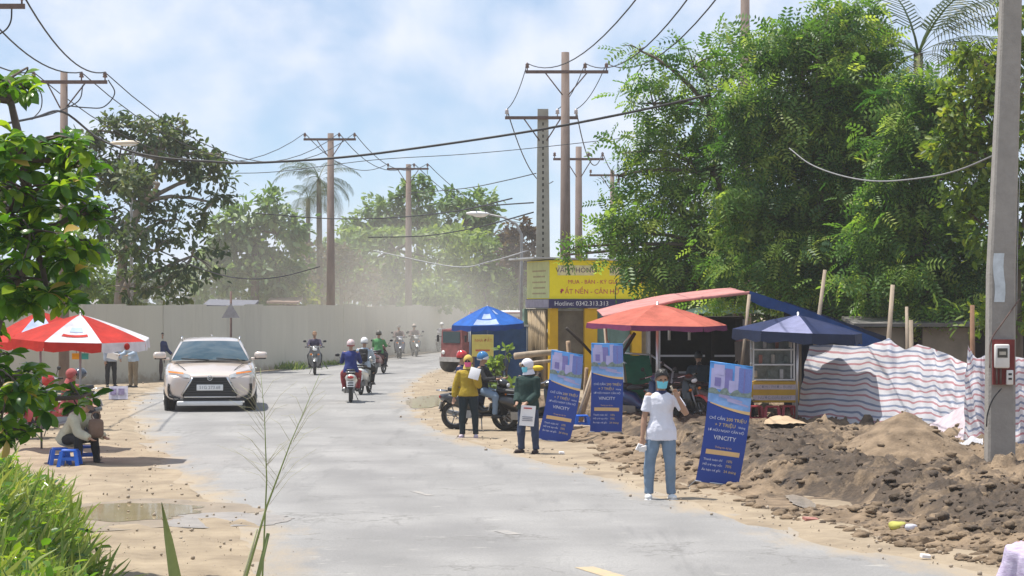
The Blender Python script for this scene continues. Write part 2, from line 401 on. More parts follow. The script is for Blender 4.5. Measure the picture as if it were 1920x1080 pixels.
at = t.nodes.new('ShaderNodeAttribute'); at.attribute_name = 'wet'; tcn = t.nodes.new('ShaderNodeTexCoord')
ad = t.nodes.new('ShaderNodeMath'); ad.operation = 'ADD'; l(at.outputs['Fac'], ad.inputs[0]); l(rng_(nz(1.5, 7, None, .72).outputs[0], .3, .7, -.55, .55), ad.inputs[1])
wf = rng_(ad.outputs[0], .30, .62)
fin = mixc(wf, src, mixc(rng_(nz(7, 4).outputs[0], .35, .65), (.040, .027, .017), (.088, .060, .038))); l(fin, b.inputs['Base Color'])   # damp, freshly turned earth
rr = rng_(wf, 0, 1, .95, .78); l(rr, b.inputs['Roughness'])
def wetness(x, y):
    d = x - mud_edge(y); w = .55 * math.exp(-((d - 2.6 - .05 * (y - 30)) / 1.5) ** 2) + .22
    if math.hypot(x - MOUND.x, (y - MOUND.y) * .8) < 1.5: w -= .35
    return w - .25 * math.exp(-((d - .9) / .5) ** 2)
ny, nx = 420, 260; vs = []; wt = []
for j in range(ny + 1):
    y = 19.5 * (54 / 19.5) ** (j / ny); a = mud_edge(y) - .1; bb = .30 * y + 2.0
    for i in range(nx + 1):
        x = a + (bb - a) * (i / nx); vs.append((x, y, mud_z(x, y))); wt.append(wetness(x, y))
fs = np.array([(j * (nx + 1) + i, j * (nx + 1) + i + 1, (j + 1) * (nx + 1) + i + 1, (j + 1) * (nx + 1) + i) for j in range(ny) for i in range(nx)])
mo = tag(np_mesh('mud', np.array(vs), fs, m_mud, smooth=False), kind='structure'); mo.data.attributes.new('wet', 'FLOAT', 'POINT').data.foreach_set('value', wt)
# loose clods thrown over it
bm = bmesh.new(); bmesh.ops.create_icosphere(bm, subdivisions=2, radius=1); iv = np.array([v.co[:] for v in bm.verts]); iff = np.array([[v.index for v in f.verts] for f in bm.faces]); bm.free()
cv, cf, cw, o_ = [], [], [], 0
for var in range(8):
    dv = np.array([1 + .6 * noise.noise(Vector(p) * 1.4 + Vector((var * 7, 0, 0))) + .5 * abs(noise.noise(Vector(p) * 3.4 + Vector((0, var * 5, 0)))) for p in iv]); tv = iv * dv[:, None]
    n = 640; yy = 21 * (48 / 21) ** RNG.random(n); xx = np.array([mud_edge(y) + .15 for y in yy]) + RNG.random(n) ** 1.25 * (.26 * yy - np.array([mud_edge(y) for y in yy]) + 1)
    sz = .012 + .075 * RNG.random(n) ** 3.4; pos = np.array([(x, y, max(0, mud_z(x, y)) - (9 if ((x - 3.85) / .75) ** 2 + ((y - 28.7) / 1.2) ** 2 < 1 else 0) + s_ * .12) for x, y, s_ in zip(xx, yy, sz)])
    sc = np.stack([np.ones(n), .6 + .8 * RNG.random(n), (.3 + .4 * RNG.random(n))], 1); an = RNG.random(n) * 6.28
    v = tv[None] * sz[:, None, None] * sc[:, None]; ca, sa = np.cos(an)[:, None], np.sin(an)[:, None]; v = np.stack([v[..., 0] * ca - v[..., 1] * sa, v[..., 0] * sa + v[..., 1] * ca, v[..., 2]], -1) + pos[:, None]
    cv.append(v.reshape(-1, 3)); cf.append((iff[None] + (np.arange(n) * len(iv))[:, None, None]).reshape(-1, 3) + o_); o_ += n * len(iv); cw += list(np.repeat([wetness(x, y) + random.uniform(-.25, .25) for x, y in zip(xx, yy)], len(iv)))
co = tag(np_mesh('mud_clods', np.concatenate(cv), np.concatenate(cf), m_mud, smooth=False), kind='stuff'); co.data.attributes.new('wet', 'FLOAT', 'POINT').data.foreach_set('value', np.array(cw, np.float32))

# puddles
m_pud = mat('muddy_water', (.36, .285, .17), .06, var=.15, vs=2, spec=.6)
m_wet = mat('wet_silt', (.27, .24, .21), .45, var=.2, vs=3, bump=.2, bs=12)
def puddle(name, x0, y0, x1, y1, m, z, k):
    a, b_ = G(x0, y0), G(x1, y1); c = (a + b_) / 2; rx, ry = abs(b_.x - a.x) / 2, abs(a.y - b_.y) / 2
    q = MB(); n = 90
    q.poly([(c.x + rx * math.cos(t_) * (1 + .3 * noise.noise(Vector((math.cos(t_) * 1.7, math.sin(t_) * 1.7, k))) + .25 * noise.noise(Vector((math.cos(t_) * 6, math.sin(t_) * 6, k)))),
             c.y + ry * math.sin(t_) * (1 + .35 * noise.noise(Vector((math.cos(t_) * 1.7, math.sin(t_) * 1.7, k + 4)))), z) for t_ in [2 * math.pi * i / n for i in range(n)]])
    return tag(q.build(name, m), kind='structure')
puddle('puddle', 150, 945, 352, 978, m_pud, .007, 1)
m_ws = mat('damp_sand', (.24, .19, .135), .6, var=.2, vs=3, bump=.3, bs=16)
puddle('damp_sand', 130, 938, 420, 990, m_ws, .003, 11)
puddle('wet_patch', 330, 962, 520, 992, m_wet, .006, 5)
puddle('puddle', 1462, 930, 1546, 957, mat('pale_silt_water', (.34, .30, .26), .15, var=.2, vs=5, spec=.6), .018, 8)
puddle('puddle', 775, 742, 835, 764, m_pud, .007, 2)

# pebbles, crumbs of earth and scraps kicked along both edges of the road
m_peb = mat('pebble', (.25, .195, .14), .9, vs=3, col2=(.45, .38, .30))
bm = bmesh.new(); bmesh.ops.create_icosphere(bm, subdivisions=1, radius=1); iv0 = np.array([v.co[:] for v in bm.verts]); if0 = np.array([[v.index for v in f.verts] for f in bm.faces]); bm.free()
n = 2200; yy = 19 * (95 / 19) ** RNG.random(n); sd_ = RNG.random(n) < .55
xx = np.array([(spline(EDGE_L, y) + RNG.normal() * .25 - abs(RNG.normal()) * 1.6) if s_ else (spline(EDGE_R, y) + RNG.normal() * .2 + abs(RNG.normal()) * .6) for y, s_ in zip(yy, sd_)])
sz = .004 + .022 * RNG.random(n) ** 4; v = iv0[None] * sz[:, None, None] * (.6 + .8 * RNG.random((n, 1, 3))) + np.stack([xx, yy, sz * .3 + .01], 1)[:, None]
tag(np_mesh('pebbles', v.reshape(-1, 3), (if0[None] + (np.arange(n) * len(iv0))[:, None, None]).reshape(-1, 3), m_peb), kind='stuff')

# worn centre dashes
m_dash = mat('worn_road_paint', (.55, .40, .20), .8, vs=9, col2=(.33, .29, .24))
for i, (x, y, w_, ln, m_) in enumerate([(1126, 1073, .10, .85, 0), (952, 999, .08, .45, 1), (790, 925, .05, .8, 1)]):
    p = G(x, y); q = MB(); d = Vector((-.36, 1, 0)).normalized(); sd = Vector((d.y, -d.x, 0))
    q.poly([p - d * ln / 2 - sd * w_, p - d * ln / 2 + sd * w_, p + d * ln / 2 + sd * w_, p + d * ln / 2 - sd * w_])
    o = q.build('road_marking', m_dash if m_ == 0 else mat('faded_road_paint', (.36, .325, .29), .85, vs=5, col2=(.25, .245, .24)), loc=(0, 0, .004 + (.0 if m_ else 0))); tag(o, kind='structure')

# hoarding along the far side of the bend, panel by panel
WALLP = [(-20.5, 64.5), (-13.5, 71), (-11.6, 74.5), (-9.5, 85.5), (-8.3, 91), (-6.5, 106), (-3.3, 127), (0, 140), (6, 152)]
hw = thing('hoarding_wall', 'long pale grey-green sheet hoarding wall along the far side of the bend', 'wall', (-9.5, 85.5, 0))
m_pan = [mat('hoarding_%d' % i, c, .7, var=.06, vs=.8, stretch=(1, 1, .25), bump=.1, bs=3) for i, c in enumerate([(.50, .465, .375), (.51, .475, .385), (.49, .455, .37)])]
for m in m_pan:
    t = m.node_tree; l = t.links.new; b = t.nodes['Principled BSDF']; src = b.inputs['Base Color'].links[0].from_socket; tcn = t.nodes.new('ShaderNodeTexCoord')
    oi = t.nodes.new('ShaderNodeObjectInfo'); vx = t.nodes.new('ShaderNodeVectorMath'); vx.operation = 'ADD'; l(tcn.outputs['Object'], vx.inputs[0]); l(oi.outputs['Location'], vx.inputs[1]); tcn = type('o', (), {'outputs': {'Object': vx.outputs[0]}})
    st = mixc(rng_(nz(1.1, 7, (2.2, 2.2, .22), .7).outputs[0], .56, .9), src, (.30, .265, .21))            # rain streaks
    sp = t.nodes.new('ShaderNodeSeparateXYZ'); c5 = t.nodes.new('ShaderNodeTexCoord'); l(c5.outputs['Object'], sp.inputs[0])
    a5 = t.nodes.new('ShaderNodeMath'); a5.operation = 'ADD'; l(rng_(sp.outputs['Z'], 0, .55, .5, -.5), a5.inputs[0]); l(rng_(nz(2.5, 7, None, .7).outputs[0], .3, .7, -.4, .4), a5.inputs[1])
    st = mixc(rng_(a5.outputs[0], .0, .5, 0, .8), st, (.30, .235, .16)); l(st, b.inputs['Base Color'])     # mud splashed up the foot
k = 0
for a, b_ in zip(WALLP, WALLP[1:]):
    a, b_ = Vector((*a, 0)), Vector((*b_, 0)); ln = (b_ - a).length; n = max(1, round(ln / 2.4)); d = (b_ - a) / n; ang = math.atan2(d.y, d.x)
    for i in range(n):
        k += 1; c = a + d * (i + .5); h = 2.52 + .03 * math.sin(k * 1.9) + random.uniform(-.03, .03) - (.06 if c.y > 100 else 0)
        q = MB(); w = d.length + .03
        prof = []                                      # shallow pressed ribs
        nr = 2
        for r_ in range(nr + 1):
            x0 = -w / 2 + w * r_ / nr
            prof += [(x0 - .02, 0), (x0 + .02, -.006)] if 0 < r_ < nr else [(x0, 0)]
        q.loft([[(x, y + yo, zz) for x, y in prof] for zz, yo in ((0, 0), (h, .0))], closed=False, cap=False, smooth=False)
        q.box((0, .03, h - .04), (w, .05, .05))
        o = q.build('panel', m_pan[random.randrange(3)], hw); o.location = c - hw.location + Vector((d.y, -d.x, 0)).normalized() * .004 * (k % 2); o.rotation_euler = (random.uniform(-.004, .004), 0, ang + random.uniform(-.003, .003))

# air: one even haze round everything, and the dust the traffic throws up behind the bikes
def volume(name, dens, col):
    m = bpy.data.materials.new(name); m.use_nodes = True; t = m.node_tree; t.nodes.clear()
    v = t.nodes.new('ShaderNodeVolumePrincipled'); v.inputs['Color'].default_value = (*col, 1); v.inputs['Density'].default_value = dens; v.inputs['Anisotropy'].default_value = .2
    o = t.nodes.new('ShaderNodeOutputMaterial'); t.links.new(v.outputs[0], o.inputs['Volume']); return m, t, v
HAZE = .00045
m_hz, _, _ = volume('haze_air', HAZE, (.93, .95, .97))
q = MB(); q.box((0, 105, 9.5), (150, 240, 23)); tag(q.build('haze', m_hz), kind='stuff')
# ================================================================ TREES AND PLANTS
T_BROAD = (np.array([(0, 0, 0), (.3, .22, .05), (.72, .19, .03), (1, 0, -.08), (.3, -.22, .05), (.72, -.19, .03)], float), np.array([(0, 3, 2, 1), (0, 4, 5, 3)]))
T_DIAM = (np.array([(0, 0, 0), (.45, .25, .03), (1, 0, -.06), (.45, -.25, .03)], float), np.array([(0, 3, 2, 1)]))
def feather(pairs=5, w=.17, ll=.40, droop=.32):
    v, f = [], []
    for i in range(pairs):
        x = .12 + .88 * i / (pairs - 1); z = -droop * x * x; l_ = ll * (1 - .55 * abs(x - .5))
        for sg in (1, -1):
            o = len(v)
            v += [(x, 0, z), (x + .06 + w / 2, sg * l_ * .5, z - .01), (x + .13, sg * l_, z - .07), (x + .06 - w / 2, sg * l_ * .5, z - .015)]
            f.append((o, o + 1, o + 2, o + 3) if sg < 0 else (o + 3, o + 2, o + 1, o))
    return np.array(v, float), np.array(f)
T_FEATHER = feather()
lm_far = leafmat('leaf_far_green', (.08, .14, .065), (.14, .22, .095), (.22, .30, .13))
lm_lite = leafmat('leaf_light_green', (.09, .15, .04), (.18, .26, .07), (.32, .39, .11))
lm_mid = leafmat('leaf_mid_green', (.035, .065, .028), (.065, .10, .04), (.13, .15, .06))
lm_feather = leafmat('leaf_feathery_green', (.03, .085, .026), (.12, .225, .05), (.35, .42, .11), tr=.5)
lm_yel = leafmat('leaf_yellow_green', (.05, .10, .02), (.14, .21, .03), (.30, .33, .055), tr=.45)
lm_near = leafmat('leaf_glossy_green', (.03, .085, .014), (.085, .19, .02), (.25, .34, .03), tr=.45, rough=.22)
lm_brown = leafmat('leaf_dry_brown', (.13, .105, .07), (.19, .155, .11), (.25, .21, .14), tr=.2)
lm_grass = leafmat('grass_blade', (.07, .13, .028), (.16, .24, .05), (.36, .38, .13), tr=.35)
lm_palm = leafmat('palm_leaflet', (.03, .05, .022), (.06, .09, .035), (.14, .14, .06), tr=.25)
m_bark = mat('grey_bark', (.13, .105, .085), .9, var=.35, vs=5, bump=.8, bs=16, stretch=(1, 1, .3))
m_barkl = mat('pale_bark', (.21, .18, .145), .9, var=.3, vs=4, bump=.7, bs=14, stretch=(1, 1, .3))
def unit(n): a = RNG.normal(size=(n, 3)); return a / np.linalg.norm(a, axis=1, keepdims=True)
def crown_points(blobs, Y, depth, leaf, dens, clump=.2, kper=10, shell=.45):
    """leaf positions, outward directions and the twig ends, from ellipsoids given in photo pixels at distance Y"""
    pos, out, tips, tints = [], [], [], []
    for bl in blobs:
        px, py, rx, ry = bl[:4]; dn = bl[4] if len(bl) > 4 else 1; dy = bl[5] if len(bl) > 5 else 0
        c = P(px, py, Y + dy); k = (Y + dy) / FPX; r = np.array([rx * k, max(rx, ry) * k * depth, ry * k])
        n = int(dens * dn * math.pi * rx * ry / ((leaf / k) ** 2 * .3)) + 4
        K = max(4, int(kper * math.sqrt(r[0] * r[2]) + .5 * kper))
        cd = unit(K); cr_ = (shell + (1 - shell) * RNG.random(K)) ** .8
        cc = cd * cr_[:, None] * r
        w = RNG.integers(0, K, n); sg = clump * (.6 + .8 * RNG.random(K))
        p = cc[w] + RNG.normal(size=(n, 3)) * (r * sg[w][:, None]) * np.array([1, 1, .7])
        pos.append(p + np.array(c)); out.append(p / r); tips += [(Vector(c) + Vector(q)) for q in cc]
        ct = RNG.random(K); tints.append(np.clip(.12 + .7 * ct[w] + RNG.normal(size=n) * .2, 0, 1))
    return np.concatenate(pos), np.concatenate(out), tips, np.concatenate(tints)
def foliage(pos, out, tint, tmpl, size, up=.9, sv=.35, droop=.25):
    n = len(pos); h = unit(n); nr = h * .7 + np.array([0, 0, up * .7]) + out * .55
    ax = unit(n) * .8 + out * .6; ax[:, 2] -= droop
    return inst(tmpl[0], tmpl[1], pos, nr, ax, size * (1 - sv + 2 * sv * RNG.random(n)), tint)
def limb(q, a, b_, r0, r1, bend=.12, n=6):
    d = b_ - a; s_ = Vector((random.uniform(-1, 1), random.uniform(-1, 1), random.uniform(.1, 1))) * d.length * bend
    q.tube([a + d * t + s_ * math.sin(math.pi * t) for t in (0, .25, .5, .75, 1)], [r0 + (r1 - r0) * t for t in (0, .25, .5, .75, 1)], n=n)
def tree(name, label, Y, trunk, blobs, tmpl, leaf, lmat, dens=1, depth=.8, tr=.16, bark=None, cat='tree', group=None, up=.9, droop=.25, clump=.2, kper=10, shell=.45, twig=.4):
    """trunk: photo pixels of the stem from its top down to the ground"""
    base = P(trunk[-1][0], HPY, Y); base.z = 0
    root = thing(name, label, cat, base, group=group); q = MB()
    st = [P(a, b_, Y) for a, b_ in trunk[:-1]] + [base - Vector((0, 0, .1))]; st.reverse()
    q.tube(st, [tr * (1.25 if i == 0 else 1 - .55 * i / len(st)) for i in range(len(st))], n=9)
    top = st[-1]; pos, out, tips, tint = crown_points(blobs, Y, depth, leaf, dens, clump, kper, shell)
    for bl in blobs:
        c = P(bl[0], bl[1], Y + (bl[5] if len(bl) > 5 else 0)); src = min(st[1:], key=lambda s_: (s_ - c).length + (2 if s_.z > c.z + .3 else 0))
        limb(q, src, c, tr * .42, tr * .16)
        near = sorted(tips, key=lambda s_: (s_ - c).length)[:7]
        for e in near:
            if random.random() < twig * 2: limb(q, c, e, tr * .15, tr * .05, n=4)
    q.M = Matrix.Translation(-base); q.v = [tuple(Vector(p) - base) for p in q.v]
    q.build('trunk', bark or m_bark, root)
    v, f, tt = foliage(pos - np.array(base), out, tint, tmpl, leaf, up, droop=droop)
    np_mesh('crown', v, f, lmat, tt, root)
    return root
# --- the tall tree behind the hoarding at the left
tree('roadside_tree', 'tall loose-crowned tree with pale trunk rising behind the hoarding at its near end', 84, [(300, 300), (262, 385), (232, 465), (224, 560), (220, 690)],
     [(270, 240, 75, 45), (190, 245, 50, 38), (335, 295, 75, 45), (265, 320, 90, 42), (385, 335, 50, 35), (400, 380, 45, 22), (180, 330, 45, 50), (245, 400, 60, 42, .8), (330, 410, 75, 45, .8),
      (290, 470, 70, 40, .8), (360, 480, 60, 35, .7), (200, 430, 40, 50, .6), (310, 535, 80, 32), (345, 230, 22, 16, .7), (415, 290, 25, 20, .6), (240, 350, 45, 50, .9, -7.5), (250, 450, 40, 50, .9, -7.5), (240, 540, 40, 45, .8, -7.5), (300, 260, 60, 50, .8), (225, 290, 40, 40, .8)], T_BROAD, .27, lm_mid, up=1.2, dens=2.7, tr=.24, bark=m_barkl, clump=.22, kper=7)
tree('roadside_tree', 'shrubby tree close behind the near end of the hoarding, left of the pale trunk', 90, [(150, 480), (150, 700)], [(160, 500, 60, 55), (130, 430, 45, 50, .8), (190, 545, 45, 28), (110, 540, 50, 40)], T_BROAD, .28, lm_lite, dens=4, tr=.12)
# --- the far trees beyond the bend, softened by haze and dust
FAR = 'trees beyond the hoarding'
tree('far_tree', 'bushy dark green tree left of the coconut palms beyond the hoarding', 112, [(480, 430), (476, 670)],
     [(500, 395, 50, 32), (450, 420, 45, 42), (520, 440, 50, 50), (440, 480, 65, 48), (490, 520, 75, 45), (400, 520, 55, 50), (420, 450, 35, 40), (530, 510, 45, 45)], T_BROAD, .42, lm_far, dens=5, tr=.22, group=FAR, up=1.3)
tree('far_tree', 'soft pale far tree right at the feet of the coconut palms', 124, [(590, 540), (590, 660)], [(575, 495, 48, 34), (625, 480, 45, 30), (600, 530, 60, 36), (655, 470, 40, 26), (555, 450, 30, 26)], T_BROAD, .4, lm_far, dens=4.5, tr=.12, group=FAR, up=1.3)
tree('far_tree', 'small round-topped far tree between the palms and the tall crossarm pole', 150, [(703, 420), (703, 640)], [(703, 398, 34, 28), (690, 430, 40, 32), (725, 430, 30, 30), (660, 440, 30, 25)], T_BROAD, .45, lm_far, dens=5.5, tr=.2, group=FAR, up=1.3)
tree('far_tree', 'tallest of the far trees, narrow crown behind the middle crossarm pole', 150, [(785, 400), (785, 640)], [(785, 352, 30, 24), (780, 385, 42, 34), (795, 425, 46, 32), (760, 425, 35, 30)], T_BROAD, .45, lm_far, dens=5.5, tr=.2, group=FAR, up=1.3)
tree('far_tree', 'wide far tree with a loose crown behind the street lamp head', 146, [(875, 420), (875, 640)], [(850, 378, 34, 22), (900, 378, 40, 25), (875, 410, 52, 32), (905, 440, 40, 32), (845, 445, 35, 25)], T_BROAD, .45, lm_far, dens=5, tr=.2, group=FAR, up=1.3)
tree('spreading_tree', 'bright green spreading tree with flat layered crown above the middle of the hoarding', 128, [(740, 470), (735, 660)],
     [(700, 440, 70, 14), (770, 440, 70, 16), (840, 448, 70, 18), (660, 455, 45, 20), (740, 480, 80, 22, .8), (820, 490, 80, 24, .8), (690, 505, 60, 28, .7), (780, 535, 80, 32)], T_BROAD, .42, lm_lite, dens=5, tr=.22, up=1.6, group=FAR)
tree('spreading_tree', 'light green spreading tree beyond the hoarding, next to the blue parasol', 132, [(910, 480), (915, 660)],
     [(880, 445, 50, 18), (930, 470, 45, 25), (890, 495, 60, 32), (950, 500, 45, 40), (910, 545, 70, 32), (975, 540, 30, 40)], T_BROAD, .42, lm_lite, dens=5, tr=.2, up=1.5, group=FAR)
tree('bush', 'low mounded bush with yellowish top peeping over the hoarding behind the far riders', 122, [(815, 560), (815, 650)], [(815, 550, 42, 24), (840, 565, 40, 16), (785, 562, 30, 16)], T_BROAD, .34, lm_lite, dens=5, tr=.08, cat='bush')
tree('bush', 'low yellow-green bush over the hoarding left of the dust cloud', 116, [(530, 560), (530, 655)], [(530, 510, 36, 28), (515, 550, 40, 25), (560, 555, 40, 22)], T_BROAD, .34, lm_yel, dens=5, tr=.08, cat='bush')
tree('dry_bush', 'brown dusty half-bare bush above the hoarding below the palms', 118, [(640, 540), (640, 660)], [(600, 480, 50, 30), (650, 510, 50, 42), (610, 545, 60, 30), (680, 550, 45, 25)], T_BROAD, .30, lm_brown, dens=2.2, tr=.12, cat='bush')
tree('purple_tree', 'dark purplish tree just left of the square concrete pole', 120, [(975, 440), (978, 660)], [(965, 430, 28, 24), (985, 455, 25, 30), (960, 470, 25, 25), (985, 500, 20, 35)], T_BROAD, .35, leafmat('leaf_purple', (.05, .035, .035), (.085, .055, .05), (.12, .085, .07)), dens=5, tr=.12)
# far-off woods that close the horizon
wv = []
pos, out, tips, tint = crown_points([(x, 545 + 14 * math.sin(x * .05), 60, 38 + 10 * math.sin(x * .031)) for x in range(-900, 2900, 62)], 185, .5, .6, 5, kper=6)
v, f, tt = foliage(pos, out, tint, T_BROAD, .6, 1.2); tag(np_mesh('distant_woods', v, f, lm_far, tt), kind='stuff')

# --- palms
def palm(label, Y, cx, cy, ground, flen, nf, tr, lean=0, el=(-.55, 1.1), group=None, ns=24, lw=.045, extra=None):
    c = P(cx, cy, Y); base = P(cx + lean, HPY, Y); base.z = 0
    root = thing('coconut_palm', label, 'palm tree', base, group=group); c -= base; q = MB()
    q.tube([Vector((0, 0, -.1)), Vector((c.x * .35, 0, c.z * .4)), Vector((c.x * .8, 0, c.z * .8)), c], [tr * 1.3, tr, tr * .85, tr * .7], n=9); q.build('trunk', m_bark, root)
    for i in range(nf):
        az = i * 2.39996 + random.uniform(-.2, .2); e0 = extra[i] if extra and i < len(extra) else random.uniform(*el)
        if isinstance(e0, tuple): az, e0 = e0
        ln = flen * random.uniform(.85, 1.1); h = Vector((math.cos(az), math.sin(az), 0)); pts = []; p = c.copy(); e = e0
        for k_ in range(10):
            pts.append(p.copy()); p = p + (h * math.cos(e) + Vector((0, 0, 1)) * math.sin(e)) * ln / 9; e -= (.12 + .05 * k_ * .4)
        vv, ff = [], []; sd = h.cross(Vector((0, 0, 1)))
        for k_ in range(10):
            w = .035 * (1 - k_ / 10) * flen / 3 + .004
            vv += [tuple(pts[k_] + sd * w), tuple(pts[k_] - sd * w)]
            if k_: a = 2 * k_ - 2; ff.append((a, a + 1, a + 3, a + 2))
        for j in range(ns):
            t = .16 + .83 * j / (ns - 1); x = t * 9; i0 = min(8, int(x)); pp = pts[i0].lerp(pts[i0 + 1], x - i0); dd = (pts[i0 + 1] - pts[i0]).normalized()
            for sg in (1, -1):
                ll = flen * .27 * math.sin(math.pi * (.18 + .72 * t)) * random.uniform(.85, 1.1)
                d1 = (sd * sg * .8 + dd * .55 + Vector((0, 0, -.18))).normalized(); m1 = pp + d1 * ll * .55; e1 = m1 + (d1 + Vector((0, 0, -.75))).normalized() * ll * .45
                wv_ = dd * lw * flen / 3; o = len(vv)
                vv += [tuple(pp - wv_ * .4), tuple(pp + wv_ * .4), tuple(m1 + wv_ * .5), tuple(m1 - wv_ * .5), tuple(e1 + wv_ * .08), tuple(e1 - wv_ * .08)]
                ff += [(o, o + 1, o + 2, o + 3), (o + 3, o + 2, o + 4, o + 5)]
        np_mesh('frond', np.array(vv), np.array(ff), lm_palm, np.full(len(ff), random.random() * (.5 if e0 > 0 else 1)) + RNG.random(len(ff)) * .15, root)
    return root
PALMS = 'coconut palms beyond the hoarding'
palm('coconut palm with the fuller crown beyond the hoarding, just left of a crossarm pole', 118, 598, 335, 0, 2.6, 18, .17, 2, group=PALMS)
palm('shorter coconut palm half hidden beside a fuller palm beyond the hoarding', 121, 578, 372, 0, 1.9, 12, .15, -2, group=PALMS)
palm('tall coconut palm with long fronds fanning out behind the top of the feathery tree', 66, 1722, 100, 0, 4.8, 22, .2, 10, ns=34, lw=.03,
     extra=[(.25, .75), (0, .2), (.5, 1.15), (2.7, .9), (3.3, .4), (-.4, .45), (2.2, 1.3), (.1, 1.0)])

# --- the feathery trees behind the stalls
FE = 'feathery trees behind the stalls'
tree('feathery_tree', 'airy feathery tree with open branching top, leaning over the yellow shop', 58, [(1330, 200), (1345, 330), (1370, 470), (1385, 560), (1392, 700)],
     [(1300, 125, 100, 50, .45), (1200, 95, 55, 24, .3), (1225, 195, 80, 42, .45), (1330, 220, 110, 55, .6), (1205, 285, 75, 45, .5), (1300, 320, 110, 55, .8), (1160, 330, 45, 35, .35), (1410, 110, 80, 60, .6),
      (1400, 300, 100, 80, .8), (1200, 400, 80, 45, .8), (1290, 420, 120, 60, 1.1), (1145, 432, 55, 34, .6), (1215, 490, 75, 40, .9), (1310, 505, 130, 50, 1.2), (1400, 440, 110, 80, 1.1), (1235, 545, 60, 22, .6), (1090, 462, 30, 18, .4), (1060, 478, 24, 10, .3)],
     T_FEATHER, .38, lm_feather, dens=5.4, depth=.7, tr=.17, bark=m_bark, group=FE, up=.8, droop=.35, clump=.25, kper=9, shell=.3, twig=.6)
tree('feathery_tree', 'densest feathery tree, dark leaf wall right behind the tarpaulin tent', 56, [(1540, 250), (1542, 400), (1545, 560), (1548, 700)],
     [(1500, 70, 100, 60, .55), (1600, 60, 80, 60, .5), (1500, 190, 130, 80, .9), (1610, 170, 90, 80, .8), (1470, 330, 130, 85, 1.2), (1590, 320, 130, 95, 1.2), (1480, 470, 140, 75, 1.3), (1600, 470, 130, 85, 1.3),
      (1440, 545, 130, 30, 1.2), (1560, 560, 120, 40, 1.2), (1655, 400, 80, 80, 1), (1650, 560, 70, 50, 1), (1545, 110, 110, 80, .6), (1580, 240, 90, 90, 1.0), (1660, 180, 60, 70, .9), (1640, 250, 80, 70, .8), (1420, 190, 90, 80, .7), (1560, 20, 90, 40, .5)],
     T_FEATHER, .38, lm_feather, dens=6.4, depth=.7, tr=.19, group=FE, up=.8, droop=.35, clump=.24, kper=9, shell=.3, twig=.5)
tree('feathery_tree', 'feathery tree with drooping light green sprays behind the striped sheeting', 53, [(1745, 340), (1738, 480), (1730, 660)],
     [(1730, 260, 95, 60, 1), (1722, 178, 52, 42, 1.2), (1680, 215, 70, 60, .8), (1790, 250, 60, 50, .9), (1690, 360, 90, 80, 1.1), (1790, 340, 80, 80, 1.1), (1700, 480, 110, 80, 1.3), (1790, 470, 80, 80, 1.2), (1730, 570, 110, 45, 1.1), (1800, 570, 60, 45, 1)],
     T_FEATHER, .38, lm_feather, dens=6.4, depth=.7, tr=.15, group=FE, up=.8, droop=.4, clump=.24, kper=9, shell=.3)
tree('yellow_green_tree', 'yellow-green broad-leaved tree behind the concrete pole with the meter box', 49, [(1900, 300), (1905, 480), (1910, 720)],
     [(1850, 120, 70, 70, 1), (1820, 170, 50, 40, .8), (1865, 210, 60, 50, 1), (1920, 150, 70, 90, .9), (1810, 220, 55, 50, .9), (1840, 310, 80, 70, 1), (1920, 330, 60, 90, 1), (1790, 280, 55, 45, .8), (1840, 420, 50, 70, 1), (1940, 500, 60, 90, 1), (1890, 590, 60, 60, .8), (1880, 30, 60, 40, .5)],
     T_BROAD, .2, lm_yel, dens=4, depth=.8, tr=.12, clump=.22, kper=8)

# --- the big-leaved tree close to the camera: leaf rosettes at the twig ends, every near leaf its own object
YN = 20.0
nb = P(28, HPY, YN); nb.z = 0
nt_ = thing('almond_tree', 'glossy big-leaved tree overhanging the verge beside the red and white parasol', 'tree', nb)
q = MB()
nb = P(-70, HPY, YN); nb.z = 0; nt_.location = nb
stem = [nb, P(-60, 800, YN + .2), P(-10, 600, YN + .3), P(60, 450, YN + .2), P(45, 300, YN), P(20, 190, YN)]
q.tube([p - nb for p in stem], [.10, .09, .075, .06, .045, .03], n=9)
ROS = []
for (px, py, rx, ry, n) in [(-90, 300, 70, 70, 9), (-100, 460, 70, 80, 9), (-80, 180, 60, 50, 6), (15, 150, 50, 38, 9), (-5, 700, 48, 110, 14), (60, 275, 90, 30, 14), (130, 315, 50, 38, 9), (50, 360, 90, 40, 14), (150, 400, 50, 24, 7), (45, 440, 80, 40, 11), (120, 490, 60, 28, 9), (40, 520, 70, 40, 11), (90, 560, 55, 26, 9),
                            (30, 720, 50, 36, 8), (55, 752, 48, 26, 7), (20, 805, 48, 28, 6), (150, 745, 26, 18, 3), (20, 400, 60, 120, 14), (0, 540, 40, 45, 7), (185, 475, 26, 16, 2)]:
    src = min(stem[1:], key=lambda s_: (s_ - P(px, py, YN)).length); c = P(px, py, YN)
    limb(q, src - nb, c - nb, .035, .02, n=5)
    for _ in range(int(n * 1.55)):
        a = random.uniform(0, 6.283); r_ = math.sqrt(random.random()); e = P(px + rx * r_ * math.cos(a), py + ry * r_ * math.sin(a), YN + random.uniform(-.9, 1.3))
        limb(q, c - nb, e - nb, .014, .006, n=4); ROS.append(e)
q.build('trunk', mat('brown_bark', (.10, .075, .06), .85, var=.3, vs=9, bump=.5), nt_)
nv_, nf_ = [], []                                     # one bent, folded leaf blade
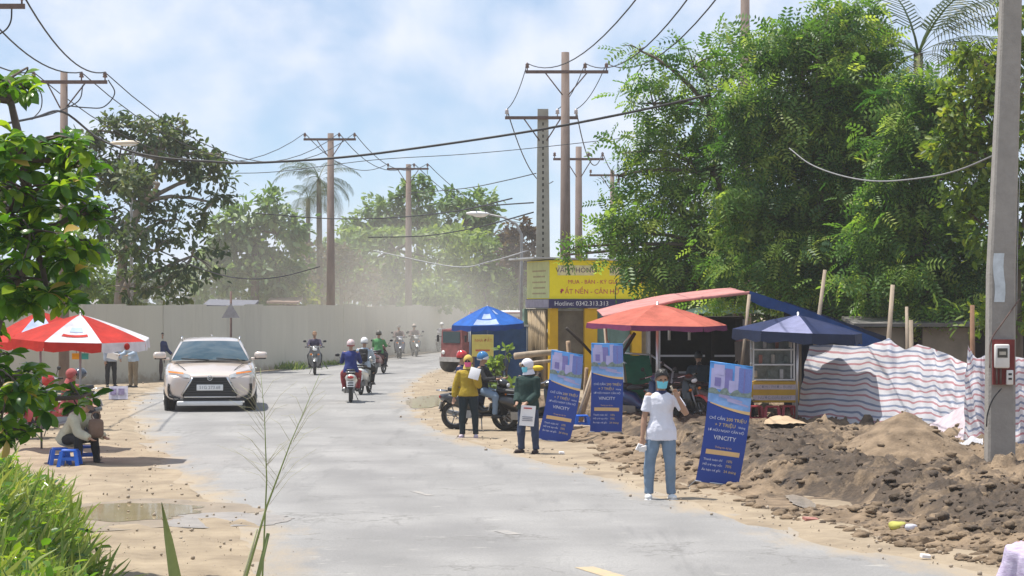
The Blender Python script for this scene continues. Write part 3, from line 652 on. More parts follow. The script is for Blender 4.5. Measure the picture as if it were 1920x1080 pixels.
for i in range(6):
    x = i / 5; w = (.0, .13, .21, .25, .2, .0)[i] + (.012 if i in (0,) else 0); z = .09 * math.sin(x * 3.1) - .13 * x * x
    nv_ += [(x, -w, z + .05 * (w > .05)), (x, 0, z), (x, w, z + .05 * (w > .05))]
    if i: o = 3 * i - 3; nf_ += [(o, o + 1, o + 4, o + 3), (o + 1, o + 2, o + 5, o + 4)]
nv_, nf_ = np.array(nv_), np.array(nf_)
leaves = []
for e in ROS:
    for k_ in range(random.randint(8, 12)):
        az = k_ * 2.4 + random.random(); elv = random.uniform(-.9, .6)
        ax = Vector((math.cos(az) * math.cos(elv), math.sin(az) * math.cos(elv), math.sin(elv))); up_ = (Vector((0, 0, 1)) + Vector((random.uniform(-.8, .8), random.uniform(-.9, .5), 0)))
        leaves.append((e - nb, ax, up_, random.uniform(.11, .22), min(1, max(0, random.gauss(.5, .3)))))
leaves.sort(key=lambda t_: t_[0].y - .3 * t_[3])
NEARM = []
for i in range(5):                                     # five shared blades, dark to light
    o = np_mesh('leaf', nv_, nf_, lm_near, np.full(len(nf_), i / 4 * .9 + .05), nt_, True); NEARM.append(o.data); bpy.data.objects.remove(o)
o = np_mesh('leaf', nv_, nf_, leafmat('leaf_yellowed', (.30, .22, .05), (.38, .26, .06), (.42, .30, .08), tr=.3), np.full(len(nf_), .5), nt_, True); DRY = o.data; bpy.data.objects.remove(o)
seen = [l_ for l_ in leaves if -5 < (l_[0] + nb).x * FPX / (l_[0] + nb).y + CPX < 260][:300]
sid = set(id(l_) for l_ in seen)
for p, ax, up_, sz, ti in seen:
    o = link('leaf', DRY if random.random() < .05 else NEARM[min(4, int(ti * 5))], nt_); y_ = up_.cross(ax).normalized(); z_ = ax.cross(y_)
    o.matrix_local = Matrix.Translation(p) @ Matrix((ax, y_, z_)).transposed().to_4x4() @ Matrix.Scale(sz, 4)
rest = [l_ for l_ in leaves if id(l_) not in sid]
v, f, tt = inst(nv_, nf_, np.array([tuple(l_[0]) for l_ in rest]), np.array([tuple(l_[2]) for l_ in rest]), np.array([tuple(l_[1]) for l_ in rest]), np.array([l_[3] for l_ in rest]), np.array([l_[4] for l_ in rest]))
tag(np_mesh('foliage', v, f, lm_near, tt, nt_, True), kind='stuff')

# --- grass bank in the near left corner
def bank_z(x, y):
    e = -3.85 - .235 * (y - 20.5) + .25 * noise.noise(Vector((y * .9, 2, 2))); d = e - x
    f_ = min(1, max(0, (31 - y) / 5)); return max(0, min(1, d / 1.9)) * 1.0 * f_
q = MB(); q.grid(lambda u, v_: (-12 + 8.6 * u, 10 + 23 * v_, bank_z(-12 + 8.6 * u, 10 + 23 * v_) - .03), 34, 46)
tag(q.build('grass_bank', mat('bank_soil', (.10, .11, .05), .95, vs=4)), kind='structure')
n = 30000; gy = 15 + 15 * RNG.random(n) ** .9; gx = -3.85 - .235 * (gy - 20.5) + .08 - RNG.random(n) ** 1.1 * 4.6
gz = np.array([bank_z(a, b_) - .04 for a, b_ in zip(gx, gy)])
keep = (gz > -.035) | (RNG.random(n) < .2); gx, gy, gz = gx[keep], gy[keep], gz[keep]; n = len(gx)
T_BLADE = (np.array([(0, -.022, 0), (0, .022, 0), (.4, .026, .02), (.4, -.026, .02), (.75, .018, -.03), (.75, -.018, -.03), (1, .002, -.16), (1, -.002, -.16)], float), np.array([(0, 1, 2, 3), (3, 2, 4, 5), (5, 4, 6, 7)]))
PATCH = np.array([.95 + .9 * noise.noise(Vector((a * 1.6, b_ * 1.1, 0))) + .5 * noise.noise(Vector((a * 5, b_ * 3, 4))) for a, b_ in zip(gx, gy)]).clip(.25, 1.7)
ax = RNG.normal(size=(n, 3)) * .75; ax[:, 2] = np.abs(ax[:, 2]) + .45
v, f, tt = inst(T_BLADE[0] * np.array([1, 1.5, 1]), T_BLADE[1], np.stack([gx, gy, gz], 1), unit(n), ax, (.13 + .30 * RNG.random(n) ** 1.6) * PATCH, np.clip(RNG.normal(size=n) * .26 + .15 + .42 * PATCH, 0, 1))
tag(np_mesh('grass', v, f, lm_grass, tt), kind='stuff')
m2 = 5200; ii = RNG.integers(0, n, m2); pz = np.stack([gx[ii], gy[ii], gz[ii] + (.06 + .30 * RNG.random(m2)) * PATCH[ii]], 1); h_ax = RNG.normal(size=(m2, 3)); h_ax[:, 2] *= .35
v, f, tt = inst(T_BROAD[0] * np.array([1, 1.15, 1]), T_BROAD[1], pz, unit(m2) * .45 + np.array([0, 0, 1.]), h_ax, .05 + .13 * RNG.random(m2) ** 1.5, np.clip(RNG.normal(size=m2) * .3 + .55, 0, 1))
tag(np_mesh('ground_cover', v, f, lm_near, tt), kind='stuff')
# weeds at the wall foot and on the shoulder
def weeds(label, px, py, w, n, h, dep=.6, lm=lm_grass):
    c = G(px, py); k = c.y / FPX; gx = c.x + RNG.normal(size=n) * w * k * .45; gy = c.y + RNG.normal(size=n) * dep
    ax = RNG.normal(size=(n, 3)) * .45; ax[:, 2] = np.abs(ax[:, 2]) + .5
    v, f, tt = inst(T_BLADE[0] * np.array([1, 2.2, 1]), T_BLADE[1], np.stack([gx, gy, np.zeros(n)], 1), unit(n), ax, h * (.5 + .8 * RNG.random(n)), RNG.random(n))
    return tag(np_mesh('weeds', v, f, lm, tt), kind='stuff')
weeds('', 530, 692, 60, 500, .3); weeds('', 620, 684, 40, 200, .22)
def leafy_shrub(label, px, py, blobs, Y, n=1, name='leafy_shrub', lm=lm_lite, leaf=.17):
    base = P(px, HPY, Y); base.z = 0; root = thing(name, label, 'shrub', base); q = MB()
    pos, out, tips, tint = crown_points(blobs, Y, .8, leaf, 4 * n, kper=8)
    for e in tips[:24]: limb(q, Vector((random.uniform(-.1, .1), 0, -.05)), e - base, .018, .006, n=4)
    q.build('stem', m_bark, root); v, f, tt = foliage(pos - np.array(base), out, tint, T_BROAD, leaf, .8); np_mesh('foliage', v, f, lm, tt, root)
leafy_shrub('leafy green shrub behind the two riders waiting on the black scooter', 935, 0, [(935, 690, 24, 26), (945, 660, 12, 14, .5), (925, 715, 26, 22)], 52)
leafy_shrub('low grassy shrub beside the parked motorbike, left of the dark-hoodie person', 948, 0, [(945, 735, 22, 22), (955, 755, 16, 14)], 48.5, leaf=.2)
# tall seeding grass right in front of the camera
m_stalk = mat('dry_grass_stem', (.34, .33, .20), .7, vs=12); m_gstalk = mat('green_grass_stem', (.19, .24, .08), .6, vs=12)
tg = thing('tall_grass', 'thin seeding grass stalk with open wispy panicle close to the camera', 'grass stalk', (P(455, HPY, 7).x, 7, 0))
b0 = Vector(tg.location)
def W7(px, py, dy=0): return P(px, py, 7 + dy) - b0
q = MB(); q.tube([Vector((0, 0, 0)), W7(462, 1080), W7(500, 950), W7(545, 830), W7(600, 700)], [.006, .005, .0036, .0018, .0007], n=6)
q.tube([Vector((.03, 0, 0)), W7(484, 1080), W7(503, 1000)], [.009, .008, .006], n=6)
q.tube([Vector((.03, .05, 0)), W7(492, 1080, .1), W7(500, 900, .1), W7(496, 780, .1), W7(488, 690, .1)], [.004, .0034, .0024, .0014, .0006], n=5); q.build('stem', m_gstalk, tg)
q = MB()
for i in range(46):
    t = random.random(); a = W7(500, 960).lerp(W7(590, 720), t) if i % 2 else W7(500, 900, .1).lerp(W7(488, 700, .1), t)
    sg = random.choice((-1, 1)); ln = random.uniform(.06, .19) * (1.1 - t * .6); e = a + Vector((sg * ln * .75, random.uniform(-.1, .1), ln * random.uniform(.5, 1.0)))
    m_ = (a + e) / 2 + Vector((0, 0, .02)); q.tube([a, m_, e], [.0007, .0006, .0004], n=3)
q.build('panicle', m_stalk, tg)
gb = thing('grass_stalk', 'single broad green grass blade standing at the bottom edge near the puddle', 'grass blade', (P(345, HPY, 6.5).x, 6.5, 0))
b0 = Vector(gb.location); q = MB()
for a, b_ in [((P(345, 1400, 6.5)), .02)]: pass
pts = [Vector((0, 0, 0)), P(338, 1180, 6.5) - b0, P(328, 1080, 6.5) - b0, P(316, 1010, 6.5) - b0, P(303, 942, 6.5) - b0]; ws = [.012, .02, .018, .012, .001]
q.loft([[p + Vector((-w, 0, 0)), p + Vector((0, .006, 0)), p + Vector((w, 0, 0))] for p, w in zip(pts, ws)], closed=False, cap=False); q.build('blade', m_gstalk, gb)
gb2 = thing('grass_stalk', 'short brown grass stem at the bottom edge, left of the seeding stalk', 'grass stalk', (P(450, HPY, 7.4).x, 7.4, 0)); b0 = Vector(gb2.location)
q = MB(); q.tube([Vector((0, 0, 0)), P(458, 1080, 7.4) - b0, P(482, 992, 7.4) - b0], [.008, .006, .003], n=5); q.build('stem', m_stalk, gb2)
# ================================================================ PEOPLE
m_skin = mat('skin', (.38, .22, .145), .5, var=.08, vs=20)
m_hair = mat('black_hair', (.012, .010, .009), .45, vs=60, stretch=(1, 1, .2))
m_eye = mat('eye_dark', (.02, .015, .012), .2)
m_white = mat('white_plastic', (.75, .75, .74), .4, var=.05)
m_black = mat('black_plastic', (.018, .018, .02), .45, var=.2)
m_rubber = mat('tyre_rubber', (.03, .028, .026), .85, var=.3, vs=20)
m_paper = mat('paper', (.78, .77, .78), .8, var=.03)
def fab(name, col, **k): return mat('fabric_' + name, col, .85, var=k.get('var', .16), vs=k.get('vs', 7), bump=.35, bs=k.get('bs', 35), col2=k.get('col2'))
def remeshed(q, name, m, parent, vox, it=2, fold=0):
    o = q.build(name, m, parent)
    a = o.modifiers.new('r', 'REMESH'); a.mode = 'VOXEL'; a.voxel_size = vox; a.use_smooth_shade = True
    if it: s_ = o.modifiers.new('s', 'SMOOTH'); s_.factor = .5; s_.iterations = it
    if fold:
        t_ = FOLD.get(fold)
        if not t_: t_ = bpy.data.textures.new('fold', 'CLOUDS'); t_.noise_scale = .13; t_.noise_depth = 2; FOLD[fold] = t_
        d = o.modifiers.new('d', 'DISPLACE'); d.texture = t_; d.strength = fold; d.mid_level = .5; d.texture_coords = 'LOCAL'
    return later(o)
FOLD = {}
STAND = dict(hz=.90, lean=0, side=0, A=((-.14, .03, -1), (-.05, -.12, -1)), B=((.14, .03, -1), (.05, -.12, -1)), LA=((-.06, -.03, -1), (-.02, .03, -1)), LB=((.06, -.03, -1), (.02, .03, -1)), head=(0, 0), curl=.5)
RIDE = dict(hz=.86, lean=.10, side=0, A=((-.30, -.55, -.85), (.12, -.95, .10)), B=((.30, -.55, -.85), (-.12, -.95, .10)), LA=((-.28, -.85, -.22), (.08, .08, -1)), LB=((.28, -.85, -.22), (-.08, .08, -1)), head=(0, .05), curl=1.3)
def unitv(a): return Vector(a).normalized()
def person(label, loc, rz, pose=None, h=1.65, vox=.02, top=None, topc=None, sleeve=1.0, pants=None, shoes=None, hair=True, hairlen=0, helmet=None, helmet2=None, mask=None, hood=None, glasses=False, group=None,
           shorts=1.0, collar=None, gloves=None, hem=-.16, pack=None, cap=None, brim=None, loose=.018, seat=False):
    ps = dict(STAND); ps.update(pose or {})
    root = thing('person', label, 'person', loc, rz, group, h / 1.70)
    M3 = Euler((ps['lean'], ps['side'], 0)).to_matrix(); U = M3 @ Vector((0, 0, 1)); X = M3 @ Vector((1, 0, 0)); Yv = M3 @ Vector((0, 1, 0)); p0 = Vector((0, 0, ps['hz']))
    def ring(t, rx, ry, e=0, n=16): c = p0 + U * (t * .50); return [c + X * math.cos(2 * math.pi * k / n) * (rx + e) + Yv * math.sin(2 * math.pi * k / n) * (ry + e) for k in range(n)]
    TOR = [(-.16, .10, .085), (-.06, .155, .11), (.05, .168, .118), (.28, .148, .102), (.48, .145, .10), (.68, .165, .115), (.84, .172, .105), (.94, .125, .08), (1.0, .062, .058)]
    q = MB(); q.smooth = True; q.loft([ring(*r) for r in TOR])
    nb_ = p0 + U * .50; HM = M3 @ Euler((ps['head'][1] - ps['lean'] * .7, 0, ps['head'][0])).to_matrix(); hc = nb_ + (U * .6 + HM @ Vector((0, 0, .4))).normalized() * .165 + HM @ Vector((0, -.012, 0))
    q.tube([nb_ - U * .04, nb_ + U * .05, hc - HM @ Vector((0, -.01, .03))], [.058, .052, .05], n=10)
    H_ = lambda x, y, z: hc + HM @ Vector((x, y, z))
    q.ell(H_(0, .012, .028), (.076, .096, .088), HM, 14, 10); q.ell(H_(0, -.022, -.045), (.057, .068, .07), HM, 12, 8)
    q.ell(H_(0, -.094, -.012), (.013, .018, .024), HM, 6, 6); q.ell(H_(0, -.086, -.062), (.024, .012, .010), HM, 8, 6)
    for sg in (1, -1): q.ell(H_(sg * .077, .01, -.008), (.012, .02, .03), HM, 6, 6)
    arms, legs = {}, {}
    for k_, sg in (('A', -1), ('B', 1)):
        sh = p0 + U * .44 + X * sg * .165; d1, d2 = unitv(ps[k_][0]), unitv(ps[k_][1]); el = sh + d1 * .29; wr = el + d2 * .25; arms[k_] = (sh, el, wr, d1, d2)
        q.ell(sh, .056, None, 10, 8); q.tube([sh - d1 * .01, sh + d1 * .12, el, el + d2 * .02], [.05, .048, .038, .038], n=10); q.tube([el, el + d2 * .07, wr, wr + d2 * .02], [.039, .041, .026, .026], n=10)
        hd = unitv(ps[k_][2]) if len(ps[k_]) > 2 else d2; sd = hd.cross(Vector((0, 1, 0)) if abs(hd.y) < .8 else Vector((0, 0, 1))).normalized(); pn = sd.cross(hd).normalized() * (1 if k_ == 'B' else 1)
        if pn.y > 0 and abs(hd.y) < .8: pn = -pn
        Rm = Matrix((sd, pn, hd)).transposed(); q.ell(wr + hd * .05, (.036, .019, .056), Rm, 8, 6); cu = ps['curl']
        for i, (o_, ln) in enumerate(((-.027, .062), (-.009, .072), (.009, .068), (.027, .054))):
            b_ = wr + hd * .085 + sd * o_; e1 = b_ + (hd * math.cos(cu * .5) + pn * math.sin(cu * .5)) * ln * .5; e2 = e1 + (hd * math.cos(cu * 1.3) + pn * math.sin(cu * 1.3)) * ln * .5
            q.tube([b_ - hd * .02, b_, e1, e2], [.0095, .0095, .0088, .0075], n=6)
        tb = wr + hd * .03 + sd * (-.03 if sg > 0 else .03); td = (hd * .75 + sd * (-.6 if sg > 0 else .6) + pn * .35).normalized(); q.tube([tb - td * .01, tb + td * .03, tb + (td + hd * .4).normalized() * .058], [.012, .0105, .0085], n=6)
        arms[k_] += (wr + hd * .09,)
        hp = p0 + X * sg * .088 - U * .02; t1, t2 = unitv(ps['L' + k_][0]), unitv(ps['L' + k_][1]); kn = hp + t1 * .42; an = kn + t2 * .40; legs[k_] = (hp, kn, an, t1, t2)
        q.ell(hp, .09, None, 10, 8); q.tube([hp, hp + t1 * .15, kn, kn + t2 * .02], [.088, .08, .055, .055], n=12)
        ca = Vector((0, .018, 0)) if abs(t2.z) > .6 else Vector((0, 0, 0)); q.tube([kn, kn + t2 * .12 + ca, kn + t2 * .28, an], [.054, .056, .042, .036], n=10)
        ft = ps.get('toe' + k_, (sg * .18, -1, -.0)); fd = unitv(ft); q.ell(an + fd * .055 + Vector((0, 0, -.045)), (.042, .125, .034), fd.to_track_quat('-Y', 'Z').to_matrix(), 10, 8); legs[k_] += (fd,)
    remeshed(q, 'body', m_skin, root, vox, 1)
    # clothes
    q = MB(); e = loose; tt = [(hem, .165, .118)] + [r for r in TOR if r[0] > hem + .05]
    tt = [(t_, rx + e * (1.2 if t_ < .1 else 1), ry + e * (1.3 if t_ < .5 else 1)) for t_, rx, ry in tt]; tt = [(t_, max(rx, .200 + e * .6) if t_ < .0 else (max(rx, .192 + e * .5) if t_ < .1 else rx), max(ry, .128 + e * .6) if t_ < .1 else ry) for t_, rx, ry in tt]; tt[-1] = (1.0, .062 + e * .6, .058 + e * .6)
    q.loft([ring(*r) for r in tt])
    for k_ in 'AB':
        sh, el, wr, d1, d2, pl = arms[k_]; q.ell(sh - U * .012, .054 + e * .5, None, 10, 8)
        if sleeve <= .6: q.tube([sh - d1 * .01, sh + d1 * .10, sh + d1 * .29 * sleeve * 1.25], [.054 + e, .055 + e, .052 + e * 1.6], n=12)
        else: q.tube([sh - d1 * .01, sh + d1 * .12, el, el + d2 * .03], [.054 + e, .052 + e, .044 + e, .043 + e], n=12); q.tube([el - d2 * .005, el + d2 * .08, wr - d2 * .01], [.045 + e, .044 + e, .032 + e * .8], n=12)
    remeshed(q, 'shirt' if sleeve <= .6 else 'jacket', topc, root, max(vox * .9, .011), 2, .024)
    q = MB(); e2 = .014; q.loft([ring(t_, rx, ry, e2) for t_, rx, ry in [(-.2, .11, .09), (-.06, .155, .112), (.04, .160, .108)]])
    for k_ in 'AB':
        hp, kn, an, t1, t2, fd = legs[k_]; q.ell(hp, .086 + e2, None, 10, 8); q.tube([hp, hp + t1 * .15, kn, kn + t2 * .02], [.084 + e2, .082 + e2, .062 + e2, .062 + e2], n=12)
        if shorts >= .9: q.tube([kn - t2 * .01, kn + t2 * .12, kn + t2 * .30, an + Vector((0, 0, .005))], [.062 + e2, .060 + e2, .046 + e2, .048 + e2], n=12)
    remeshed(q, 'trousers', pants, root, max(vox * .9, .011), 2, .024)
    for k_ in 'AB':
        hp, kn, an, t1, t2, fd = legs[k_]; q = MB(); Rf = fd.to_track_quat('-Y', 'Z').to_matrix()
        q.ell(an + fd * .05 + Vector((0, 0, -.035)), (.050, .138, .042), Rf, 12, 8); q.rbox(an + fd * .052 + Vector((0, 0, -.068)), (.088, .265, .024), .01, Rf); q.build('shoe', shoes or m_black, root)
    if gloves:
        for k_ in 'AB': q = MB(); q.ell(arms[k_][5] - arms[k_][4] * .035, (.047, .047, .075), arms[k_][4].to_track_quat('Z', 'Y').to_matrix(), 10, 8); q.build('glove', gloves, root)
    # head wear
    def cap_(rx, ry, rz_, z0, a0, a1, nu=20, nv=8, front=None, yo=.012, zo=.028, jag=0):
        """dome over the skull from the crown down to angle a0; front(phi) lifts the edge over the face"""
        def fn(u, v_):
            ph = 2 * math.pi * u; lo = a0 if not front else a0 + front(ph); th = a1 + (lo - a1) * v_
            w = 1 + (jag * noise.noise(Vector((math.cos(ph) * 4, math.sin(ph) * 4, th * 5))) if jag else 0)
            return H_(rx * math.cos(th) * math.sin(ph) * w, yo + -ry * math.cos(th) * math.cos(ph) * w, zo + z0 + rz_ * math.sin(th) * w)
        return fn
    fr = lambda lift, wid: (lambda ph: lift * max(0, math.cos(ph)) ** wid)
    if helmet:
        q = MB(); q.grid(cap_(.112, .128, .125, 0, -.62, math.pi / 2, front=fr(.85, .6)), 20, 8); q.build('helmet', helmet, root)
        q = MB(); q.grid(cap_(.118, .134, .131, 0, -.60, -.35, front=fr(.85, .6)), 20, 2); q.build('helmet_rim', helmet2 or m_black, root)
    elif hood:
        q = MB(); q.grid(cap_(.098, .118, .112, 0, -1.25, math.pi / 2, front=fr(1.55, 2.2)), 22, 9); q.build('hood', hood, root)
        q = MB(); q.tube([H_(0, .02, -.15), H_(0, .02, -.06)], [.115, .085], n=14, cap=False); q.build('scarf', hood, root)
    elif cap:
        q = MB(); q.grid(cap_(.09, .11, .10, 0, .08, math.pi / 2), 18, 6); q.grid(lambda u, v_: H_((u - .5) * .15, -.085 - .075 * v_ * (1 - (2 * u - 1) ** 2 * .5), .04 - .02 * v_), 6, 3); q.build('cap', cap, root)
    elif hair:
        q = MB(); q.grid(cap_(.091, .110, .112, 0, -.5 - hairlen, math.pi / 2, front=fr(.92 + hairlen, .8), jag=.2), 26, 10); q.build('hair', m_hair, root)
    if mask:
        q = MB(); q.grid(lambda u, v_: H_(.078 * math.sin((u - .5) * 2.6) * (1 - .18 * v_), -.022 - (.086 - .012 * abs(v_ - .35)) * math.cos((u - .5) * 2.6), -.008 - .095 * v_), 10, 5); q.build('mask', mask, root)
        q = MB()
        for sg in (1, -1): q.tube([H_(sg * .075, -.045, -.025), H_(sg * .082, .005, -.0)], .002, n=4)
        q.build('mask_strap', mask, root)
    for sg in (1, -1):
        q = MB()
        if glasses: q.ell(H_(sg * .034, -.083, .014), (.028, .012, .02), HM, 8, 6); q.build('sunglass_lens', m_black, root)
        else: q.ell(H_(sg * .031, -.083, .014), (.013, .007, .008), HM, 8, 6); q.build('eye', m_eye, root)
    if collar:
        q = MB(); q.tube([nb_ - U * .035 + Yv * .0, nb_ + U * .02], [.088, .068], n=14, cap=False); q.build('collar', collar, root)
    if pack:
        q = MB(); q.M = Matrix.Translation(p0 + U * .27 + Yv * .17) @ M3.to_4x4(); q.rbox((0, 0, 0), (.27, .14, .38), .05); q.rbox((0, .07, -.06), (.2, .05, .2), .025); q.build('backpack', pack, root)
        q = MB(); q.M = q.M
        for sg in (1, -1): q.tube([p0 + U * .42 + Yv * .13 + X * sg * .1, p0 + U * .47 + X * sg * .11, p0 + U * .38 - Yv * .13 + X * sg * .1, p0 + U * .12 + Yv * .08 + X * sg * .14], .016, n=6)
        q.build('backpack_strap', pack, root)
    root['_h'] = 0
    del root['_h']
    return root, dict(arms=arms, H=H_, p0=p0, U=U, X=X, Y=Yv, M=root, legs=legs)
def held(root, info, hand, name, label, cat, q, m, off=(0, 0, 0)):
    """a thing in someone's hand: its own object at the hand's place in the world"""
    w = Matrix.Translation(root.location) @ Euler(root.rotation_euler).to_matrix().to_4x4() @ Matrix.Scale(root.scale.x, 4)
    p = w @ (info['arms'][hand][5] + Vector(off)); return tag(q.build(name, m, loc=p), label, cat)
def gz(x, y): return max(0, mud_z(x, y)) if x > mud_edge(y) - .1 else 0.0
denim = fab('blue_denim', (.13, .19, .27), vs=5, col2=(.20, .27, .36)); darkden = fab('dark_denim', (.035, .05, .095)); black_f = fab('black', (.016, .016, .018)); navy_f = fab('navy', (.022, .032, .095)); charcoal = fab('charcoal', (.035, .035, .042))
white_f = fab('white', (.70, .70, .78), var=.05); khaki = fab('khaki', (.22, .17, .11)); skyblue = mat('mask_blue', (.16, .55, .68), .8, var=.06); red_f = fab('dark_red', (.26, .035, .04))

# --- the man on the phone, nearest of the row along the verge
X0 = (1240 - 960) / FPX * 29.3
pr, inf = person('young man in white polo and jeans, blue face mask, phone held to his ear', (X0, 29.3, 0), .04,
    dict(B=((.55, -.25, -.80), (-.50, -.30, .90), (-.45, .05, .9)), A=((-.20, .05, -1), (-.12, -.18, -1)), LA=((-.16, -.02, -1), (-.02, .07, -1)), LB=((.05, -.10, -1), (.05, .10, -1)), head=(.12, .16), curl=.9),
    h=1.70, vox=.0085, topc=white_f, sleeve=.55, pants=denim, shoes=m_white, mask=skyblue, collar=fab('navy_collar', (.03, .035, .10)), hem=-.26, loose=.009)
q = MB(); q.rbox((0, 0, 0), (.03, .012, .15), .006, (0, -.5, .5)); held(pr, inf, 'B', 'mobile_phone', 'pale mobile phone held to the ear of the man in white polo', 'phone', q, mat('phone_cream', (.55, .48, .36), .35), (-.03, -.01, .02))
q = MB(); q.box((0, 0, 0), (.13, .02, .09), (.4, .3, .5)); q.box((.02, -.02, -.01), (.10, .012, .07), (.5, -.2, .2)); held(pr, inf, 'A', 'crumpled_paper', 'crumpled white paper in the lowered hand of the man on the phone', 'paper', q, m_paper, (-.01, -.02, -.05))
# --- the person in the dark hoodie with the white hood
X1 = (990 - 960) / FPX * 38.3
pr, inf = person('person in dark green jacket with white sun hood and blue mask, holding a white notice', (X1, 38.3, 0), -.55,
    dict(A=((-.10, -.10, -1), (.35, -.75, -.55)), B=((.10, -.10, -1), (-.35, -.75, -.55)), LA=((-.10, -.03, -1), (-.03, .04, -1)), LB=((.13, 0, -1), (.05, .03, -1)), head=(-.45, .12), curl=.9), h=1.62, vox=.012,
    topc=fab('dark_green', (.012, .035, .03)), pants=darkden, shoes=fab('dark_shoe', (.03, .02, .022)), hood=fab('white_hood', (.68, .66, .70), var=.05), mask=skyblue, hem=-.22, loose=.03)
nt2 = thing('notice_sheet', 'white notice sheet hanging from the hands of the person in dark green', 'notice', (X1 - .02, 37.9, .66)); q = MB()
q.grid(lambda u, v_: ((u - .5) * .25 + .02 * v_, .01 * math.sin(u * 6), (v_ - .5) * .35), 6, 6); q.build('sheet', m_paper, nt2); nt2.rotation_euler = (.1, .06, -.1)
for z, w in ((.13, .14), (-.02, .18), (-.05, .17), (-.08, .18)): q = MB(); q.box((.01, -.014, z), (w, .003, .022 if z > .1 else .014)); q.build('printed_line', mat('print_red', (.45, .08, .08), .7) if z > .1 else mat('print_grey', (.25, .25, .3), .7), nt2)
# --- the person in the yellow jacket
X2 = (878 - 960) / FPX * 42.8
pr, inf = person('person in mustard yellow jacket with yellow hood, sunglasses and pink mask, holding a white fan', (X2, 42.8, 0), -.1,
    dict(B=((.22, -.15, -1), (-.25, -.75, .75)), A=((-.34, .05, -.95), (-.12, -.12, -1)), LA=((-.07, 0, -1), (-.02, .04, -1)), LB=((.12, 0, -1), (.04, .03, -1)), head=(-.05, .08)), h=1.58, vox=.012,
    topc=fab('mustard', (.36, .25, .022)), pants=fab('dark_teal', (.012, .022, .028)), shoes=mat('lilac_shoe', (.5, .42, .48), .6), hood=fab('pale_yellow', (.55, .40, .10)), mask=mat('mask_pink', (.75, .13, .28), .8, var=.06), glasses=True, gloves=None, loose=.028, hem=-.1)
q = MB(); q.rbox((0, 0, 0), (.20, .012, .22), .02, (-.2, .25, -.2)); held(pr, inf, 'B', 'hand_fan', 'white hand fan held against the mustard yellow jacket', 'fan', q, m_paper, (.02, -.05, .03))
# --- two people beside and on the black scooter behind her
SCX, SCY = (905 - 960) / FPX * 45.3, 45.3
person('rider in black jacket and jeans with blue and white helmet, astride the black scooter', (SCX - .02, SCY, 0), 1.25, dict(RIDE, lean=.02, head=(.1, .1)), h=1.62, vox=.013, topc=black_f, pants=denim, helmet=mat('helmet_blue', (.03, .16, .36), .15, coat=.6), helmet2=m_white)
person('passenger with red helmet half hidden behind the blue-helmeted rider', (SCX - .42, SCY - .02, .04), 1.25, dict(RIDE, lean=.0, head=(.15, .05)), h=1.60, vox=.016, topc=navy_f, pants=darkden, helmet=mat('helmet_red', (.45, .02, .02), .15, coat=.6))
# --- traffic
RID = {}
def at_ground(px, Y): return Vector(((px - CPX) / FPX * Y, Y, 0))
def rider(key, label, px, Y, rz, **k):
    pp = at_ground(px, Y); d = Matrix.Rotation(rz, 3, 'Z') @ Vector((0, .12, 0)); person(label, pp + d, rz, dict(RIDE, **k.pop('pose', {})), **k)
rider(1, 'oncoming rider in purplish dark shirt beside the hoarding, bare-faced under an orange-brown cap', 590, 81, .1, h=1.62, vox=.02, topc=fab('purple_grey', (.07, .06, .10)), pants=black_f, cap=fab('brown_cap', (.25, .15, .09)))
rider(2, 'rider in royal blue shirt and red trousers seen from behind, pinkish white helmet', 658, 58.5, math.pi + .06, h=1.66, vox=.018, topc=fab('royal_blue', (.018, .032, .17)), pants=red_f, helmet=mat('helmet_pink', (.62, .48, .47), .25, coat=.4), helmet2=mat('helmet_rim_red', (.3, .05, .06), .4))
rider(3, 'rider with white helmet and black backpack over a pale blue jacket, seen from behind', 684, 63.5, math.pi - .12, h=1.64, vox=.02, topc=fab('pale_blue', (.38, .46, .55)), pants=black_f, helmet=m_white, helmet2=fab('grey_rim', (.2, .2, .24)), pack=black_f)
rider(4, 'rider in green shirt and dark helmet riding away round the bend', 711, 82, math.pi - .2, h=1.62, vox=.022, topc=fab('leaf_green', (.08, .24, .09)), pants=charcoal, helmet=mat('helmet_olive', (.12, .11, .09), .4))
FARR = None
rider(5, 'distant oncoming rider on pale-fronted scooter, left of a pair in the dust', 748, 105, .15, h=1.62, vox=.028, topc=fab('dust_brown', (.20, .15, .14)), pants=charcoal, cap=fab('grey_cap', (.2, .19, .17)))
rider(6, 'distant oncoming rider on white-cowled motorbike, right of a pair in the dust', 777, 109, .2, h=1.62, vox=.028, topc=fab('dust_brown', (.20, .15, .14)), pants=charcoal, helmet=mat('helmet_tan', (.4, .33, .27), .4))
rider(7, 'farthest rider, grey shirt and pale helmet, almost lost in the dust beside the red truck', 829, 118, .35, h=1.62, vox=.03, topc=fab('grey_shirt', (.24, .23, .25)), pants=charcoal, helmet=m_white)
# --- at the left verge
person('man in pale blue shirt and black trousers standing by the hoarding under the parasol edge', at_ground(208, 69), .5, dict(lean=.12, B=((.3, -.2, -.9), (-.1, -.6, -.7)), head=(-.2, .3)), h=1.64, vox=.02, topc=fab('checked_blue', (.28, .33, .42), vs=30, col2=(.42, .46, .52)), pants=black_f)
pr, inf = person('man in khaki trousers half hidden by the parasol rim, holding white papers', at_ground(250, 68.5), -.7, dict(lean=.15, A=((-.2, -.3, -.9), (.1, -.9, -.2)), B=((.2, -.3, -.9), (-.1, -.9, -.2)), head=(.2, .4)), h=1.66, vox=.02, topc=fab('pale_blue', (.38, .46, .55)), pants=khaki)
q = MB(); q.box((0, 0, 0), (.34, .02, .22), (.5, .25, .2)); held(pr, inf, 'A', 'paper_sheaf', 'sheaf of white papers held by the man in khaki trousers', 'papers', q, m_paper, (-.1, -.1, 0))
